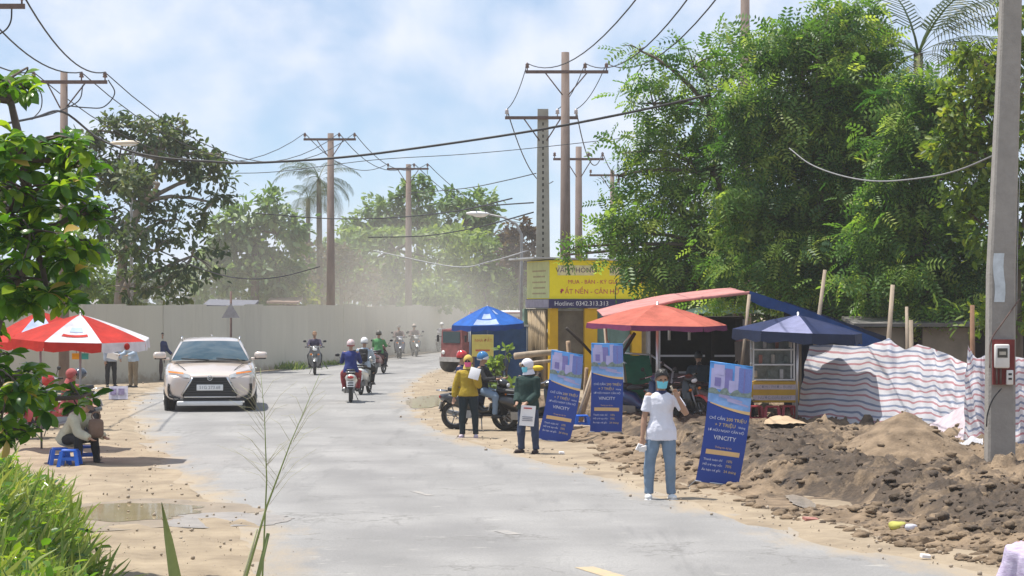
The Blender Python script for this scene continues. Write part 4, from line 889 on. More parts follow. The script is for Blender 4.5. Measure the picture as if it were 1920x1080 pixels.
person('man in dark jacket walking by the hoarding just beyond the silver car', at_ground(302, 74.5), .9, dict(LA=((-.05, -.25, -1), (0, .1, -1)), LB=((.05, .2, -1), (0, .3, -1)), B=((.25, -.2, -.9), (.1, -.7, -.5))), h=1.62, vox=.02, topc=navy_f, pants=fab('brown', (.07, .05, .05)))
SIT = dict(hz=.42, lean=.35, LA=((-.25, -1, .05), (-.05, -.1, -1)), LB=((.25, -1, .05), (.05, -.1, -1)), A=((-.2, -.5, -.8), (.2, -.9, -.4)), B=((.2, -.5, -.8), (-.2, -.9, -.4)), head=(0, .3))
person('person in faded red jacket with pointed hood sitting under the parasol, one arm stretched out', at_ground(128, 40.5) + V(0, 0, .12), 1.2, dict(SIT, hz=.55, lean=.1, A=((-.3, -.75, -.25), (-.25, -.9, -.05)), head=(0, .1)), h=1.6, vox=.018, topc=fab('faded_red', (.36, .10, .10)), pants=charcoal, hood=fab('faded_red', (.36, .10, .10)), loose=.035)
person('person in beige shirt bent forward on a blue plastic stool at the verge', at_ground(128, 35.8), 1.0, dict(SIT, lean=.62, head=(0, .4), A=((-.1, -.5, -.9), (.1, -.8, -.3)), B=((.1, -.55, -.9), (-.1, -.8, -.3))), h=1.66, vox=.014, topc=fab('beige', (.46, .44, .33)), pants=black_f, shoes=m_black, loose=.035, cap=fab('brown_cap2', (.16, .11, .08)))
q = MB(); q.rbox((0, 0, 0), (.24, .14, .30), .06); q.torus((0, 0, .19), (0, 1, 0), .07, .012, 12, 6); tag(q.build('bag', fab('brown_bag', (.17, .11, .08)), loc=at_ground(180, 35.5) + V(0, 0, .58)), 'brown shoulder bag on the lap of the seated person in beige', 'bag')
# --- in the shade of the tent
person('person in dark blue-grey shirt sitting with back turned in the shade of the tent', at_ground(1312, 49.2) + V(0, 0, .1), math.pi + .1, dict(SIT, hz=.62, lean=.2, head=(.1, .1)), h=1.7, vox=.018, topc=fab('slate', (.03, .05, .07)), pants=charcoal, loose=.03)
# --- the shoulder at the bottom right corner
person('person in lilac striped shirt, only a shoulder showing at the bottom right corner', (P(1975, HPY, 11.2).x, 11.2, -.02), math.pi - .5, dict(B=((.3, -.1, -1), (0, -.5, -.8)), A=((-.32, -.1, -1), (0, -.5, -.8)), head=(.2, .2)), h=1.68, vox=.012, topc=mat('fabric_lilac_stripe', (.42, .34, .50), .85, vs=11, col2=(.60, .54, .68), stretch=(1, 1, 6), bump=.3), sleeve=.6, pants=darkden, loose=.03, cap=None)
# ================================================================ MOTORBIKES AND THE CAR
m_chrome = mat('chrome', (.62, .62, .62), .18, 1.0, var=.05)
m_steel = mat('grey_steel', (.30, .30, .30), .45, .8, var=.15)
m_lens = mat('lamp_lens', (.82, .82, .80), .2, var=.03, coat=.8)
m_taill = mat('tail_lens', (.42, .02, .02), .15, var=.05, coat=.8)
m_amber = mat('amber_lens', (.75, .22, .03), .2, var=.05)
m_plate = mat('number_plate', (.74, .74, .72), .5, var=.04)
m_ink = mat('dark_ink', (.03, .03, .035), .7)
def paint(name, col): return mat('paint_' + name, col, .28, var=.06, vs=3, coat=.7)
def bike(label, loc, rz, main, second=None, lean=0, group='motorbikes on the road', plate=None, tall=1.0, scale=1.0):
    r = thing('motorbike', label, 'motorbike', loc, rz, group, scale); r.rotation_euler = (0, lean, rz); second = second or m_black
    for y in (-.64, .60):
        w = MB(); w.torus((0, y, .29), (1, 0, 0), .24, .055, 24, 8, .9); w = w.build('wheel', m_rubber, r)
        q = MB(); q.torus((0, y, .29), (1, 0, 0), .185, .014, 20, 6)
        q.tube([(-.05, y, .29), (.05, y, .29)], .035, n=10)
        for k in range(5): a = k * 1.2566; q.tube([(0, y, .29), (0, y + .18 * math.cos(a), .29 + .18 * math.sin(a))], .012, n=5)
        q.build('rim', m_steel, w)
    q = MB()                                           # rear body, floor tunnel and side covers
    def sec(y, w, z0, z1): return [(w * math.cos(a) * (1 if math.sin(a) > 0 else .75), y, (z0 + z1) / 2 + (z1 - z0) / 2 * math.sin(a)) for a in [2 * math.pi * k / 14 for k in range(14)]]
    q.loft([sec(-.30, .09, .33, .52), sec(-.05, .12, .28, .46), sec(.12, .15, .30, .66), sec(.40, .175, .40, .74), sec(.70, .15, .50, .75), sec(.90, .07, .60, .72)]); q.build('body', main, r)
    q = MB(); q.rbox((0, .05, .775), (.25, .42, .09), .04, (-.05, 0, 0)); q.rbox((0, .48, .81), (.23, .50, .09), .04, (.08, 0, 0)); q.build('seat', m_black, r)
    q = MB(); q.rbox((0, -.20, .31), (.30, .46, .05), .02); q.build('footboard', m_black, r)
    q = MB()                                           # leg shield: a curved apron
    q.loft([[(x * wv, -.44 - .10 * (1 - x * x) + (z - .4) * .18, z) for x in (-1, -.6, -.2, .2, .6, 1)] for z, wv in ((.32, .13), (.45, .21), (.62, .235), (.80, .20), (.93, .13))], closed=False, cap=False); q.rbox((0, -.46, .70), (.16, .10, .36), .04); q.build('front_shield', main, r)
    q = MB(); q.loft([[(0 + .062 * math.cos(b) * (1 if abs(b) < 9 else 1), -.64 + .325 * math.cos(a), .29 + .325 * math.sin(a) + .02 * math.sin(b)) for b in (-1.57, -.8, 0, .8, 1.57, 2.4, 3.14, 3.9)] for a in [1.0 + k * .3 for k in range(6)]], closed=False, cap=False)
    q.v = q.v; q.build('fender', second if second is not m_black else main, r)
    q = MB()
    for sg in (1, -1): q.tube([(sg * .075, -.64, .29), (sg * .075, -.50, .75)], .02, n=8)
    q.tube([(0, -.50, .72), (0, -.40, 1.0)], .03, n=8); q.build('fork', m_steel, r)
    q = MB(); q.loft([sec(-.56, .05, .86, .98), sec(-.50, .13, .82, 1.02), sec(-.40, .14, .86, 1.06), sec(-.33, .07, .92, 1.03)]); q.build('handlebar_cover', main, r)
    q = MB(); q.ell((0, -.545, .915), (.085, .035, .05)); q.build('headlight', m_lens, r)
    for sg in (1, -1): q = MB(); q.ell((sg * .13, -.54, .74), (.045, .02, .03)); q.build('indicator', m_amber, r)
    q = MB(); q.tube([(-.34, -.28, 1.0), (-.18, -.38, 1.02), (.18, -.38, 1.02), (.34, -.28, 1.0)], .014, n=8); q.build('handlebar', m_chrome, r)
    for sg in (1, -1):
        q = MB(); q.tube([(sg * .35, -.275, 1.0), (sg * .25, -.33, 1.01)], .019, n=8); q.build('grip', m_rubber, r)
        q = MB(); q.tube([(sg * .22, -.36, 1.03), (sg * .32, -.37, 1.18)], .007, n=6); q.ell((sg * .36, -.37, 1.21), (.065, .018, .042)); q.build('mirror', m_black, r)
    q = MB(); q.ell((0, .90, .665), (.085, .035, .04)); q.build('tail_light', m_taill, r)
    q = MB(); q.box((0, .86, .47), (.12, .02, .22), (.35, 0, 0)); q.build('mudguard', m_black, r)
    q = MB(); q.box((0, .895, .49), (.20, .008, .15), (.3, 0, 0)); pl = q.build('number_plate', m_plate, r)
    for dz in (.03, -.03): q = MB(); q.box((0, .902 + (-.01 if dz > 0 else .01), .49 + dz), (.15, .004, .03), (.3, 0, 0)); q.build('plate_lettering', m_ink, pl)
    q = MB(); q.tube([(.13, .05, .25), (.15, .35, .28), (.16, .80, .36)], [.025, .045, .05], n=10); q.build('exhaust', m_steel, r)
    q = MB(); q.tube([(-.10, .72, .78), (-.12, .95, .80), (.12, .95, .80), (.10, .72, .78)], .013, n=6); q.build('grab_rail', m_chrome, r)
    q = MB(); q.tube([(-.08, .0, .28), (-.19, -.05, .03)], .012, n=6); q.box((0, .25, .32), (.20, .34, .16)); q.build('engine', m_steel, r)
    return r
bike('grey scooter ridden towards the camera beside the hoarding', at_ground(590, 81), .1, paint('grey', (.16, .16, .15)), paint('grey', (.16, .16, .15)))
bike('red and white scooter ridden away by the rider in royal blue', at_ground(658, 58.5), math.pi + .06, paint('silver_white', (.50, .50, .46)), paint('red', (.42, .03, .03)))
bike('white scooter with red seat cowl under the rider with the backpack', at_ground(684, 63.5), math.pi - .12, paint('white', (.66, .68, .66)), paint('red', (.42, .03, .03)))
bike('dull reddish motorbike under the rider in green', at_ground(711, 82), math.pi - .2, paint('dull_red', (.28, .13, .13)))
bike('dark scooter with round pale lamp in the dust, left of a far pair', at_ground(748, 105), .15, paint('slate', (.13, .13, .16)))
bike('grey motorbike with white cowl in the dust, right of a far pair', at_ground(777, 109), .2, paint('grey', (.16, .16, .15)), paint('white', (.66, .68, .66)))
bike('farthest motorbike fading into the dust beside the red truck', at_ground(829, 118), .35, paint('slate', (.13, .13, .16)))
bike('black scooter with two people on it, halted behind the person in yellow', (SCX, SCY, 0), 1.25, paint('black', (.015, .016, .018)), group='parked motorbikes')
bike('white and black motorbike parked half hidden behind the person in dark green', at_ground(985, 44.5) + V(.15, .4, 0), 1.15, paint('black', (.015, .016, .018)), paint('white', (.66, .68, .66)), lean=-.12, group='parked motorbikes')
PK = 'motorbikes parked under the tent'
bike('dark motorbike with blue seat parked between the upright banner and the man on the phone', V(at_ground(1205, 46.5).x, 46.5, .06), .9, paint('dark_blue', (.02, .05, .16)), paint('red', (.42, .03, .03)), lean=-.14, group=PK)
bike('black motorbike parked behind the man on the phone under the tent', V(at_ground(1275, 46.2).x, 46.2, .08), .7, paint('black', (.015, .016, .018)), paint('red', (.42, .03, .03)), lean=-.14, group=PK)
bike('motorbike with grey cowl parked behind the leaning banner in the mud', V(at_ground(1345, 46.0).x, 46.4, .1), 1.0, paint('grey', (.16, .16, .15)), lean=-.12, group=PK)
LP = 'motorbikes parked under the left parasol'
bike('red and black motorbike in the parasol shade, nearest the seated person', at_ground(95, 42.5), -.9, paint('red', (.42, .03, .03)), lean=-.12, group=LP)
bike('silver-grey motorbike in the parasol shade, farther up the verge', at_ground(125, 46), -.7, paint('silver_white', (.50, .50, .46)), lean=-.12, group=LP)
q = MB(); q.ell((0, 0, 0), (.13, .15, .13)); tag(q.build('helmet', mat('helmet_red', (.45, .02, .02), .15, coat=.6), loc=at_ground(85, 42.2) + V(.05, 0, 1.12)), 'shiny red helmet hung on the motorbike under the left parasol', 'helmet')
q = MB(); q.ell((0, 0, 0), (.14, .16, .12)); tag(q.build('helmet', mat('helmet_dark', (.05, .06, .08), .15, coat=.6), loc=at_ground(150, 44.5) + V(0, 0, 1.17)), 'dark helmet with pale visor on the silver-grey motorbike', 'helmet')

# --- the silver crossover coming round the bend
m_car = mat('champagne_paint', (.62, .53, .465), .28, .25, var=.03, vs=2, coat=1.0)
m_glass = mat('tinted_glass', (.02, .05, .065), .04, var=.1, coat=1.0, spec=.8)
YC = 53.0; XC = (393.5 - 960) / FPX * YC
car = thing('car', 'champagne silver crossover car driving towards the camera along the dusty road', 'car', (XC, YC, 0), .125)
q = MB()
ST = [  # y, bottom, half widths (sill, low, mid, shoulder, top), heights (mid, shoulder, top), crown
    (.02, .30, .70, .80, .86, .80, .70, .56, .74, .80, .03), (.07, .27, .80, .93, .98, .93, .78, .56, .78, .84, .04), (.20, .25, .90, 1.02, 1.06, 1.02, .86, .58, .84, .90, .05), (.50, .24, .92, 1.07, 1.10, 1.07, .90, .60, .90, .96, .07),
    (.95, .24, .92, 1.08, 1.11, 1.09, .92, .62, .96, 1.06, .08), (1.35, .24, .92, 1.08, 1.11, 1.10, .95, .62, 1.0, 1.15, .07), (2.0, .24, .92, 1.08, 1.11, 1.10, 1.0, .62, 1.02, 1.17, .03), (3.8, .24, .92, 1.08, 1.12, 1.11, 1.0, .64, 1.05, 1.2, .03),
    (4.7, .27, .92, 1.06, 1.10, 1.07, .95, .66, 1.05, 1.2, .03), (5.15, .35, .8, .96, 1.0, .97, .85, .66, 1.0, 1.12, .02)]
rings = []
for (y, zb, w0, w1, w2, w3, w4, zm, zs, zt, cr_) in ST:
    hp = [(0, zb), (w0 * .6, zb), (w0, zb), (w1, zb + .10), (w2, zm), (w3, zs), ((w3 + w4) / 2, (zs + zt) / 2 + .025), (w4, zt), (w4 * .55, zt + cr_ * .75), (0, zt + cr_)]
    rings.append([(x, y, z) for x, z in hp] + [(-x, y, z) for x, z in hp[-2:0:-1]])
q.loft(rings); bd = q.build('body', m_car, car)
sb = bd.modifiers.new('s', 'SUBSURF'); sb.levels = sb.render_levels = 2; later(bd)
# cabin shell: pillars and roof as one lofted shape, glass set on it
CB = [(1.02, 1.14, .95, .0), (1.55, 1.50, .82, .9), (1.95, 1.66, .735, 1), (2.6, 1.73, .73, 1), (3.7, 1.70, .72, 1), (4.4, 1.60, .69, 1), (4.95, 1.22, .82, 1)]
rings = []
for y, zt, w, k in CB:
    wl = 1.0 if y < 4.9 else .9; hp = [(0, 1.05), (wl, 1.08), (w + (wl - w) * .5, 1.08 + (zt - 1.08) * .5), (w + .03, zt - .05 if zt > 1.2 else zt), (w * .85, zt), (0, zt + .03 * k)]
    rings.append([(x, y, z) for x, z in hp] + [(-x, y, z) for x, z in hp[-2:0:-1]])
q = MB(); q.loft(rings); rf = q.build('cabin', m_car, car); sb = rf.modifiers.new('s', 'SUBSURF'); sb.levels = sb.render_levels = 2; later(rf)
def ws(u, v_):
    w = (.93 + (.68 - .93) * v_); z = 1.185 + (1.632 - 1.185) * v_; x = (u - .5) * 2 * w; return (x, 1.02 + .80 * v_ + .10 * (x / w) ** 2 - .06 * math.sin(v_ * 3.14), z + .02 * (1 - (x / w) ** 2))
q = MB(); q.grid(ws, 14, 8); q.build('windscreen', m_glass, car)
q = MB(); q.grid(lambda u, v_: tuple(Vector(ws(.02 + .96 * u, -.03 + .05 * v_)) + Vector((0, -.02, -.005))), 12, 2); q.build('wiper_cowl', m_black, car)
q = MB()
for a, b_ in ((.48, .12), (.95, .58)): q.tube([tuple(Vector(ws(a, .0)) + Vector((0, -.03, .0))), tuple(Vector(ws(b_, .07)) + Vector((0, -.03, .01)))], .012, n=5)
q.build('wiper', m_black, car)
for sg in (1, -1):
    q = MB(); q.grid(lambda u, v_: (sg * ((1.015 - .0 * u) + (.775 - 1.015) * (v_) + .012), 1.62 + 2.4 * u + .35 * v_ * (1 - u) * 1.2 - .2 * v_ * u, 1.17 + .38 * v_), 8, 3); q.build('side_window', m_glass, car)
    q = MB(); q.tube([(sg * .70, 2.1, 1.69), (sg * .71, 2.5, 1.735), (sg * .70, 3.9, 1.70), (sg * .68, 4.2, 1.66)], .022, n=6); q.build('roof_rail', m_chrome, car)
    q = MB(); q.rbox((sg * 1.215, 1.42, 1.30), (.31, .15, .18), .06, (0, 0, sg * -.15)); q.rbox((sg * 1.07, 1.45, 1.22), (.18, .07, .06), .02); mi = q.build('mirror', m_car, car)
    q = MB(); q.rbox((sg * 1.21, 1.43, 1.235), (.28, .14, .05), .02, (0, 0, sg * -.15)); q.build('mirror_base', m_black, mi)
    # slanted headlight with an amber line
    q = MB(); q.grid(lambda u, v_: (sg * (.47 + .57 * u), .030 + .02 * v_ + .27 * u ** 2.0, .80 + .045 * u + (.075 + .10 * u * (1 - u * .35)) * v_ + .03 * u), 10, 4); hl = q.build('headlight', m_lens, car)
    q = MB(); q.grid(lambda u, v_: (sg * (.62 + .36 * u), .012 + .03 * v_ + .27 * (.26 + .63 * u) ** 2.0, .895 + .035 * u + .035 * v_), 6, 2); q.build('light_strip', m_amber, hl)
    q = MB(); q.grid(lambda u, v_: (sg * (.50 + .52 * u), .020 + .02 * v_ + .27 * u ** 2.0, .785 + .045 * u + .022 * v_), 8, 2); q.build('lamp_edge', m_black, hl)
    # black air slot and lower blade
    q = MB(); q.loft([[(sg * x, y, z) for x, y, z in r_] for r_ in ([(.93, .06, .66), (.99, .10, .67), (.99, .10, .62)], [(.95, .04, .52), (1.0, .09, .53), (1.0, .09, .50)], [(.90, .02, .40), (.98, .06, .38), (.95, .06, .34)], [(.70, -.03, .33), (.72, -.03, .29), (.70, -.01, .27)])], closed=True); q.build('air_slot', m_black, car)
    for y, nm in ((.95, 'f'), (4.15, 'r')):
        q = MB(); q.tube([(sg * .84, y, .38), (sg * 1.085, y, .38)], .385, n=26); w = q.build('wheel', m_rubber, car)
        q = MB(); q.tube([(sg * 1.075, y, .38), (sg * 1.095, y, .38)], .27, n=20)
        for k in range(5): a = k * 1.2566; q.box((sg * 1.10, y + .14 * math.cos(a), .38 + .14 * math.sin(a)), (.02, .07, .24), (a - 1.57, 0, 0))
        q.build('rim', m_steel, w)
    q = MB(); q.torus((sg * 1.03, .95, .40), (1, 0, 0), .43, .05, 24, 6); q.build('wheel_arch', m_black, car); q = MB(); q.torus((sg * 1.03, 4.15, .40), (1, 0, 0), .43, .05, 24, 6); q.build('wheel_arch', m_black, car)
    q = MB(); q.rbox((sg * 1.10, 2.55, .30), (.06, 2.5, .12), .03); q.build('sill', m_black, car)
    q = MB(); q.rbox((sg * 1.115, 2.3, .98), (.02, .22, .035), .01); q.build('door_handle', m_chrome, car)
# spindle grille with its frame, bars, badge and plate
def hexo(s_, y): return [(x * s_ if abs(x) > 0 else 0, y, .58 + (z - .58) * s_) for x, z in ((-.40, .815), (.40, .815), (.46, .70), (.655, .395), (.60, .345), (-.60, .345), (-.655, .395), (-.46, .70))]
q = MB(); q.loft([hexo(1.0, -.035), hexo(1.0, .06)], smooth=False); gr = q.build('grille', m_black, car)
for k in range(7):
    z = .40 + .058 * k; w = (.62 - .45 * max(0, (z - .40)) * .62) if z < .72 else .42
    q = MB(); q.box((0, -.042, z), (2 * w * .95, .012, .018)); q.build('grille_bar', mat('gloss_black', (.02, .02, .022), .2), gr)
q = MB(); h_ = hexo(1.0, -.04); q.tube([Vector(p) for p in h_[1:] + h_[:1]], .026, n=6); q.build('grille_frame', m_chrome, car)
q = MB(); q.torus((0, -.055, .80), (0, 1, 0), .055, .010, 20, 6); q.tube([(-.02, -.055, .83), (-.03, -.055, .785), (.04, -.055, .785)], .008, n=5); q.build('badge', m_chrome, car)
q = MB(); q.rbox((0, -.052, .575), (.62, .02, .14), .01); pl = q.build('number_plate', m_plate, car)
text('51G 273.68', .105, mat('plate_grey', (.22, .22, .24), .6), pl, rot=(R(90), 0, 0), loc=(0, -.064, .575))
q = MB(); q.rbox((0, .02, .20), (1.55, .16, .115), .03); q.build('skid_plate', mat('skid_silver', (.68, .68, .66), .4, .1, var=.05), car)
q = MB(); q.rbox((0, .04, .285), (1.72, .14, .06), .02); q.build('lower_bumper', m_black, car)
q = MB(); q.grid(lambda u, v_: ((u - .5) * 1.5 * (1 - .15 * v_), .16 + .80 * v_, .965 + .075 * v_ + .055 * (1 - (2 * u - 1) ** 2)), 10, 4)
q = MB()
for sg in (1, -1): q.tube([(sg * .46, .06, .85), (sg * .62, .5, 1.012), (sg * .80, 1.0, 1.125)], .008, n=5)
q.build('bonnet_seam', m_black, car)
q = MB(); q.loft([[(.0 - w, 3.55 + y, 1.74), (w, 3.55 + y, 1.74), (0, 3.6 + y, z)] for y, w, z in ((0, .05, 1.74), (.25, .03, 1.80))]); q.build('roof_fin', m_car, car)
# ================================================================ POLES, LAMPS AND WIRES
m_pole = mat('weathered_pole', (.185, .14, .12), .85, var=.3, vs=3, bump=.3, bs=14, stretch=(1, 1, .3))
m_conc = mat('pole_concrete', (.30, .28, .255), .9, var=.14, vs=4, bump=.4, bs=30)
m_concd = mat('old_concrete', (.36, .345, .29), .9, var=.16, vs=3, bump=.4, bs=20)
m_insul = mat('brown_porcelain', (.16, .10, .09), .25, var=.1, coat=.5)
m_insw = mat('pale_porcelain', (.52, .47, .47), .3, var=.1)
m_iron = mat('rusty_iron', (.15, .10, .085), .8, .2, var=.25, vs=9)
m_cable = mat('black_cable', (.022, .022, .024), .6)
m_cableg = mat('grey_cable', (.33, .33, .33), .6)
CPOLE = 'utility poles with crossarms'
INS = {}
def cross_pole(key, label, px, top, arm_y, ax0, ax1, Y, r=.13, insp=(0, .28, 1), im=None, arms=True, square=False, rz=0):
    base = at_ground(px, Y); k = Y / FPX; H_ = P(px, top, Y).z; root = thing('utility_pole', label, 'utility pole', base, group=CPOLE); q = MB()
    if square:
        q.tube([(0, 0, -.1), (0, 0, H_)], [r * 1.9, r * 1.25], n=4, smooth=False, up=(1, 1, 0)); q.build('shaft', m_concd, root)
        for i in range(26):
            z = H_ - .3 - i * .2; q = MB(); w = r * (1.25 + .65 * (1 - z / H_)) * .707; q.box((0, -w - .003, z), (.05, .012, .10)); q.build('shaft_hole', mat('hole_shade', (.05, .05, .045), .95), root)
    else: q.tube([(0, 0, -.1), (0, 0, H_)], [r * 1.25, r * .8], n=12); q.build('shaft', m_pole, root)
    if not arms: return root
    za = P(px, arm_y, Y).z; x0, x1 = (ax0 - px) * k, (ax1 - px) * k; yo = -r - .05
    q = MB(); q.box(((x0 + x1) / 2, yo, za), (x1 - x0, .09, .10)); q.build('crossarm', m_iron, root)
    for sg, xe in ((-1, x0), (1, x1)): q = MB(); q.tube([(xe * .5, yo, za - .04), (sg * r * .6, yo + .03, za - .75)], .022, n=5); q.build('brace', m_iron, root)
    for f_ in insp:
        x = x0 + (x1 - x0) * f_; x += .06 if f_ == 0 else (-.06 if f_ == 1 else 0); q = MB(); q.tube([(x, yo, za + .05), (x, yo, za + .12), (x, yo, za + .14), (x, yo, za + .20), (x, yo, za + .22), (x, yo, za + .30)], [.02, .02, .075, .05, .07, .03], n=10)
        q.build('insulator', im or m_insul, root); INS[(key, f_)] = base + Vector((x, yo, za + .28))
    return root
cross_pole('L1', 'crossarm pole nearest on the left, rising out of the foliage by the pale-trunked tree', 120, 135, 155, 62, 203, 64.6, insp=(0, .66, 1))
cross_pole('L2', 'crossarm pole standing right in front of the coconut palms', 620, 250, 262, 570, 668, 100, r=.17, insp=(0, .68, 1))
cross_pole('L3', 'crossarm pole in front of the tallest far tree, right of the palms', 766, 308, 317, 726, 804, 120, r=.17, insp=(0, .65, 1))
cross_pole('R1', 'tallest brown crossarm pole, rising beside the square concrete pole', 1060, 98, 136, 985, 1140, 73, r=.16, insp=(0, .72, 1))
cross_pole('R2', 'square ladder-holed concrete pole with a low crossarm beside the yellow shop', 1018, 205, 222, 947, 1083, 74, r=.20, insp=(0, .72, 1), im=m_insw, square=True)
cross_pole('R3', 'brown crossarm pole half behind the tree just right of the tallest pole', 1085, 275, 299, 1037, 1132, 95, r=.16, insp=(0, .7, 1))
cross_pole('R4', 'thin far crossarm pole mostly hidden by the feathery tree', 1148, 320, 329, 1105, 1175, 113, r=.13, insp=(0, .6, 1))
cross_pole('R0', 'tall brown pole rising out of the top of the feathery tree', 1397, -60, 0, 0, 0, 63, r=.15, arms=False)
cross_pole('L0', 'near crossarm pole at the left edge, only its arm end in view', -55, -20, 14, -158, 50, 46, insp=(0, .5, 1))
# the thick concrete pole in front, with its meter box
BY = 34.0; bx = at_ground(1874, BY).x; H_ = 10.5
cp = thing('concrete_pole', 'thick tapered grey concrete pole in the mud carrying a meter box', 'utility pole', (bx, BY, 0)); q = MB()
q.loft([[(sx * w / 2 + o, sy * d / 2, z) for sx, sy in ((-.82, -1), (.82, -1), (1, -.82), (1, .82), (.82, 1), (-.82, 1), (-1, .82), (-1, -.82))] for z, w, d, o in ((-.1, .42, .34, 0), (3.0, .395, .32, .02), (6.5, .315, .26, .15), (H_, .24, .2, .25))], smooth=False); q.build('shaft', m_conc, cp)
for i, pyh in enumerate((28, 55, 85, 120, 420)): q = MB(); p = P(1893 - i * 1.5 - (8 if pyh > 400 else 0), pyh, BY) - Vector((bx, BY, 0)); wz = .34 - .02 * p.z; q.tube([(p.x, -wz / 2 + .012, p.z), (p.x, -wz / 2 - .004, p.z)], .022, n=8); q.build('bolt_hole', mat('hole_shade', (.05, .05, .045), .95), cp)
q = MB(); a = P(1869, 517, BY) - Vector((bx, BY, 0)); q.grid(lambda u, v_: (a.x + (u - .5) * .16 + .015 * math.sin(v_ * 7), -.172 + .012 * v_ - .004 * math.sin(v_ * 5), a.z + (v_ - .5) * .80), 3, 6); q.build('pasted_notice', mat('faded_poster', (.55, .60, .63), .8, vs=6, bump=.2), cp)
mp_ = P(1874, 683, BY) - Vector((0, .26, 0)); mb = thing('meter_box', 'red board with white electricity meter and breaker fixed on the concrete pole', 'electricity meter', mp_)
m_bred = mat('red_board', (.17, .025, .022), .75, var=.2, vs=6)
q = MB(); q.box((.01, .03, .04), (.33, .05, .68)); q.build('backboard', m_bred, mb)
q = MB(); q.rbox((-.03, -.04, .13), (.22, .10, .36), .02); mt = q.build('meter', mat('meter_white', (.72, .70, .66), .4, var=.05), mb)
q = MB(); q.box((-.03, -.093, .18), (.15, .01, .14)); q.build('meter_window', mat('meter_glass', (.05, .05, .045), .15), mt); q = MB(); q.box((-.03, -.10, .175), (.10, .006, .05)); q.build('dial', mat('dial_paper', (.5, .46, .38), .6), mt)
q = MB(); q.rbox((.09, -.03, -.19), (.10, .07, .22), .01); q.build('breaker', mat('meter_white', (.72, .70, .66), .4), mb)
for dz in (.05, -.02): q = MB(); q.box((.09, -.068, -.19 + dz), (.05, .012, .03)); q.build('switch', m_black, mb)
for dx in (-.10, -.04): q = MB(); q.tube([(dx, -.01, -.04), (dx, -.01, -.29)], .016, n=6); q.build('conduit', m_iron, mb)
# street lamps
def lamp(label, px, Y, arm, head, m_h):
    base = at_ground(px, Y); root = thing('street_lamp', label, 'street lamp', base); q = MB(); q.tube([Vector((0, 0, -.1))] + [P(a, b_, Y) - base for a, b_ in arm], [.07] + [.055 - .005 * i for i in range(len(arm))], n=9); q.build('post', mat('lamp_post', (.33, .33, .33), .6, .2), root)
    a, b_ = P(head[0], head[1], Y) - base, P(head[2], head[3], Y) - base; q = MB(); d = b_ - a; q.tube([a, a + d * .12, a + d * .45, a + d * .8, b_], [.03, .11, .16, .13, .05], n=12, flat=.55, up=(0, 0, 1)); q.build('lamp_head', m_h, root)
    q = MB(); q.ell(a + d * .42 + Vector((0, 0, -.07)), (abs(d.x) * .3, .11, .06)); q.build('lamp_glass', m_lens, root)
lamp('street lamp with cream head in front of the pale-trunked tree', 248, 78, [(246, 420), (247, 330), (249, 290), (256, 274)], (263, 267, 207, 268), mat('lamp_cream', (.66, .58, .46), .5, var=.06))
lamp('street lamp with curved arm and white head over the bend beside the yellow shop', 978, 80, [(978, 500), (978, 440), (968, 420), (945, 408), (916, 402)], (918, 401, 874, 400), m_white)
# wires
def wire(label, pts, r=.014, m=m_cable, sag=0, name='power_line'):
    pts = [Vector(p) for p in pts]
    if len(pts) == 2:
        n = 14; a, b_ = pts; pts = [a.lerp(b_, t / n) - Vector((0, 0, sag * 4 * (t / n) * (1 - t / n))) for t in range(n + 1)]
    else:                                              # Catmull-Rom through the given points
        pp = [pts[0] * 2 - pts[1]] + pts + [pts[-1] * 2 - pts[-2]]; out = []
        for i in range(1, len(pp) - 2):
            for k in range(6):
                t = k / 6; a, b_, c, d = pp[i - 1:i + 3]; out.append(.5 * ((2 * b_) + (c - a) * t + (2 * a - 5 * b_ + 4 * c - d) * t * t + (-a + 3 * b_ - 3 * c + d) * t ** 3))
        pts = out + [pts[-1]]
    q = MB(); q.tube(pts, r, n=5); return tag(q.build(name, m), label, 'cable')
def pl(*a): return [P(x, y, Y) for x, y, Y in a]
wire('thick cable bundle sagging right across the road from the left pole into the feathery tree', pl((-40, 242, 58), (60, 222, 61), (118, 210, 64), (190, 262, 64), (280, 292, 63), (400, 303, 62), (480, 305, 61.5), (640, 295, 61), (800, 275, 60), (1000, 245, 59), (1170, 213, 57), (1330, 178, 55)), .034)
wire('thin wire strung just below the thick cable across the road', pl((410, 325, 70), (520, 322, 70), (700, 300, 70), (860, 290, 69), (1005, 277, 67), (1250, 250, 66)), .012)
wire('grey cable hanging in a deep loop from the feathery tree to the concrete pole', pl((1480, 278, 48), (1520, 308, 46), (1580, 330, 43), (1650, 340, 40), (1740, 332, 37), (1800, 318, 35.5), (1862, 292, 34.2)), .014, mat('dull_cable', (.22, .22, .22), .7))
for i, (f_, tx) in enumerate(((0, 25), (.66, 65), (1, 45))):
    wire('wire from the near left pole arm to the %s insulator of the next pole' % ('left', 'middle', 'right')[i], [INS[('L0', (0, .5, 1)[i])], INS[('L1', f_)]], .02, sag=.5)
for i, (f1, f2) in enumerate(((0, 0), (.66, .68), (1, 1))):
    wire('%s wire between the nearest left pole and the pole before the palms' % ('left', 'middle', 'right')[i], [INS[('L1', f1)], INS[('L2', f2)]], .016, sag=1.9)
for i, (f1, f2) in enumerate(((0, 0), (.68, .65), (1, 1))):
    wire('%s wire between the pole before the palms and the next pole' % ('left', 'middle', 'right')[i], [INS[('L2', f1)], INS[('L3', f2)]], .018, sag=.9)
wire('wire running down from the far pole behind the tallest far tree', [INS[('L3', 1)], P(1000, 420, 150)], .02, sag=.8); wire('lower wire running down from the far pole behind the tallest far tree', [INS[('L3', .65)], P(985, 425, 150)], .02, sag=.8)
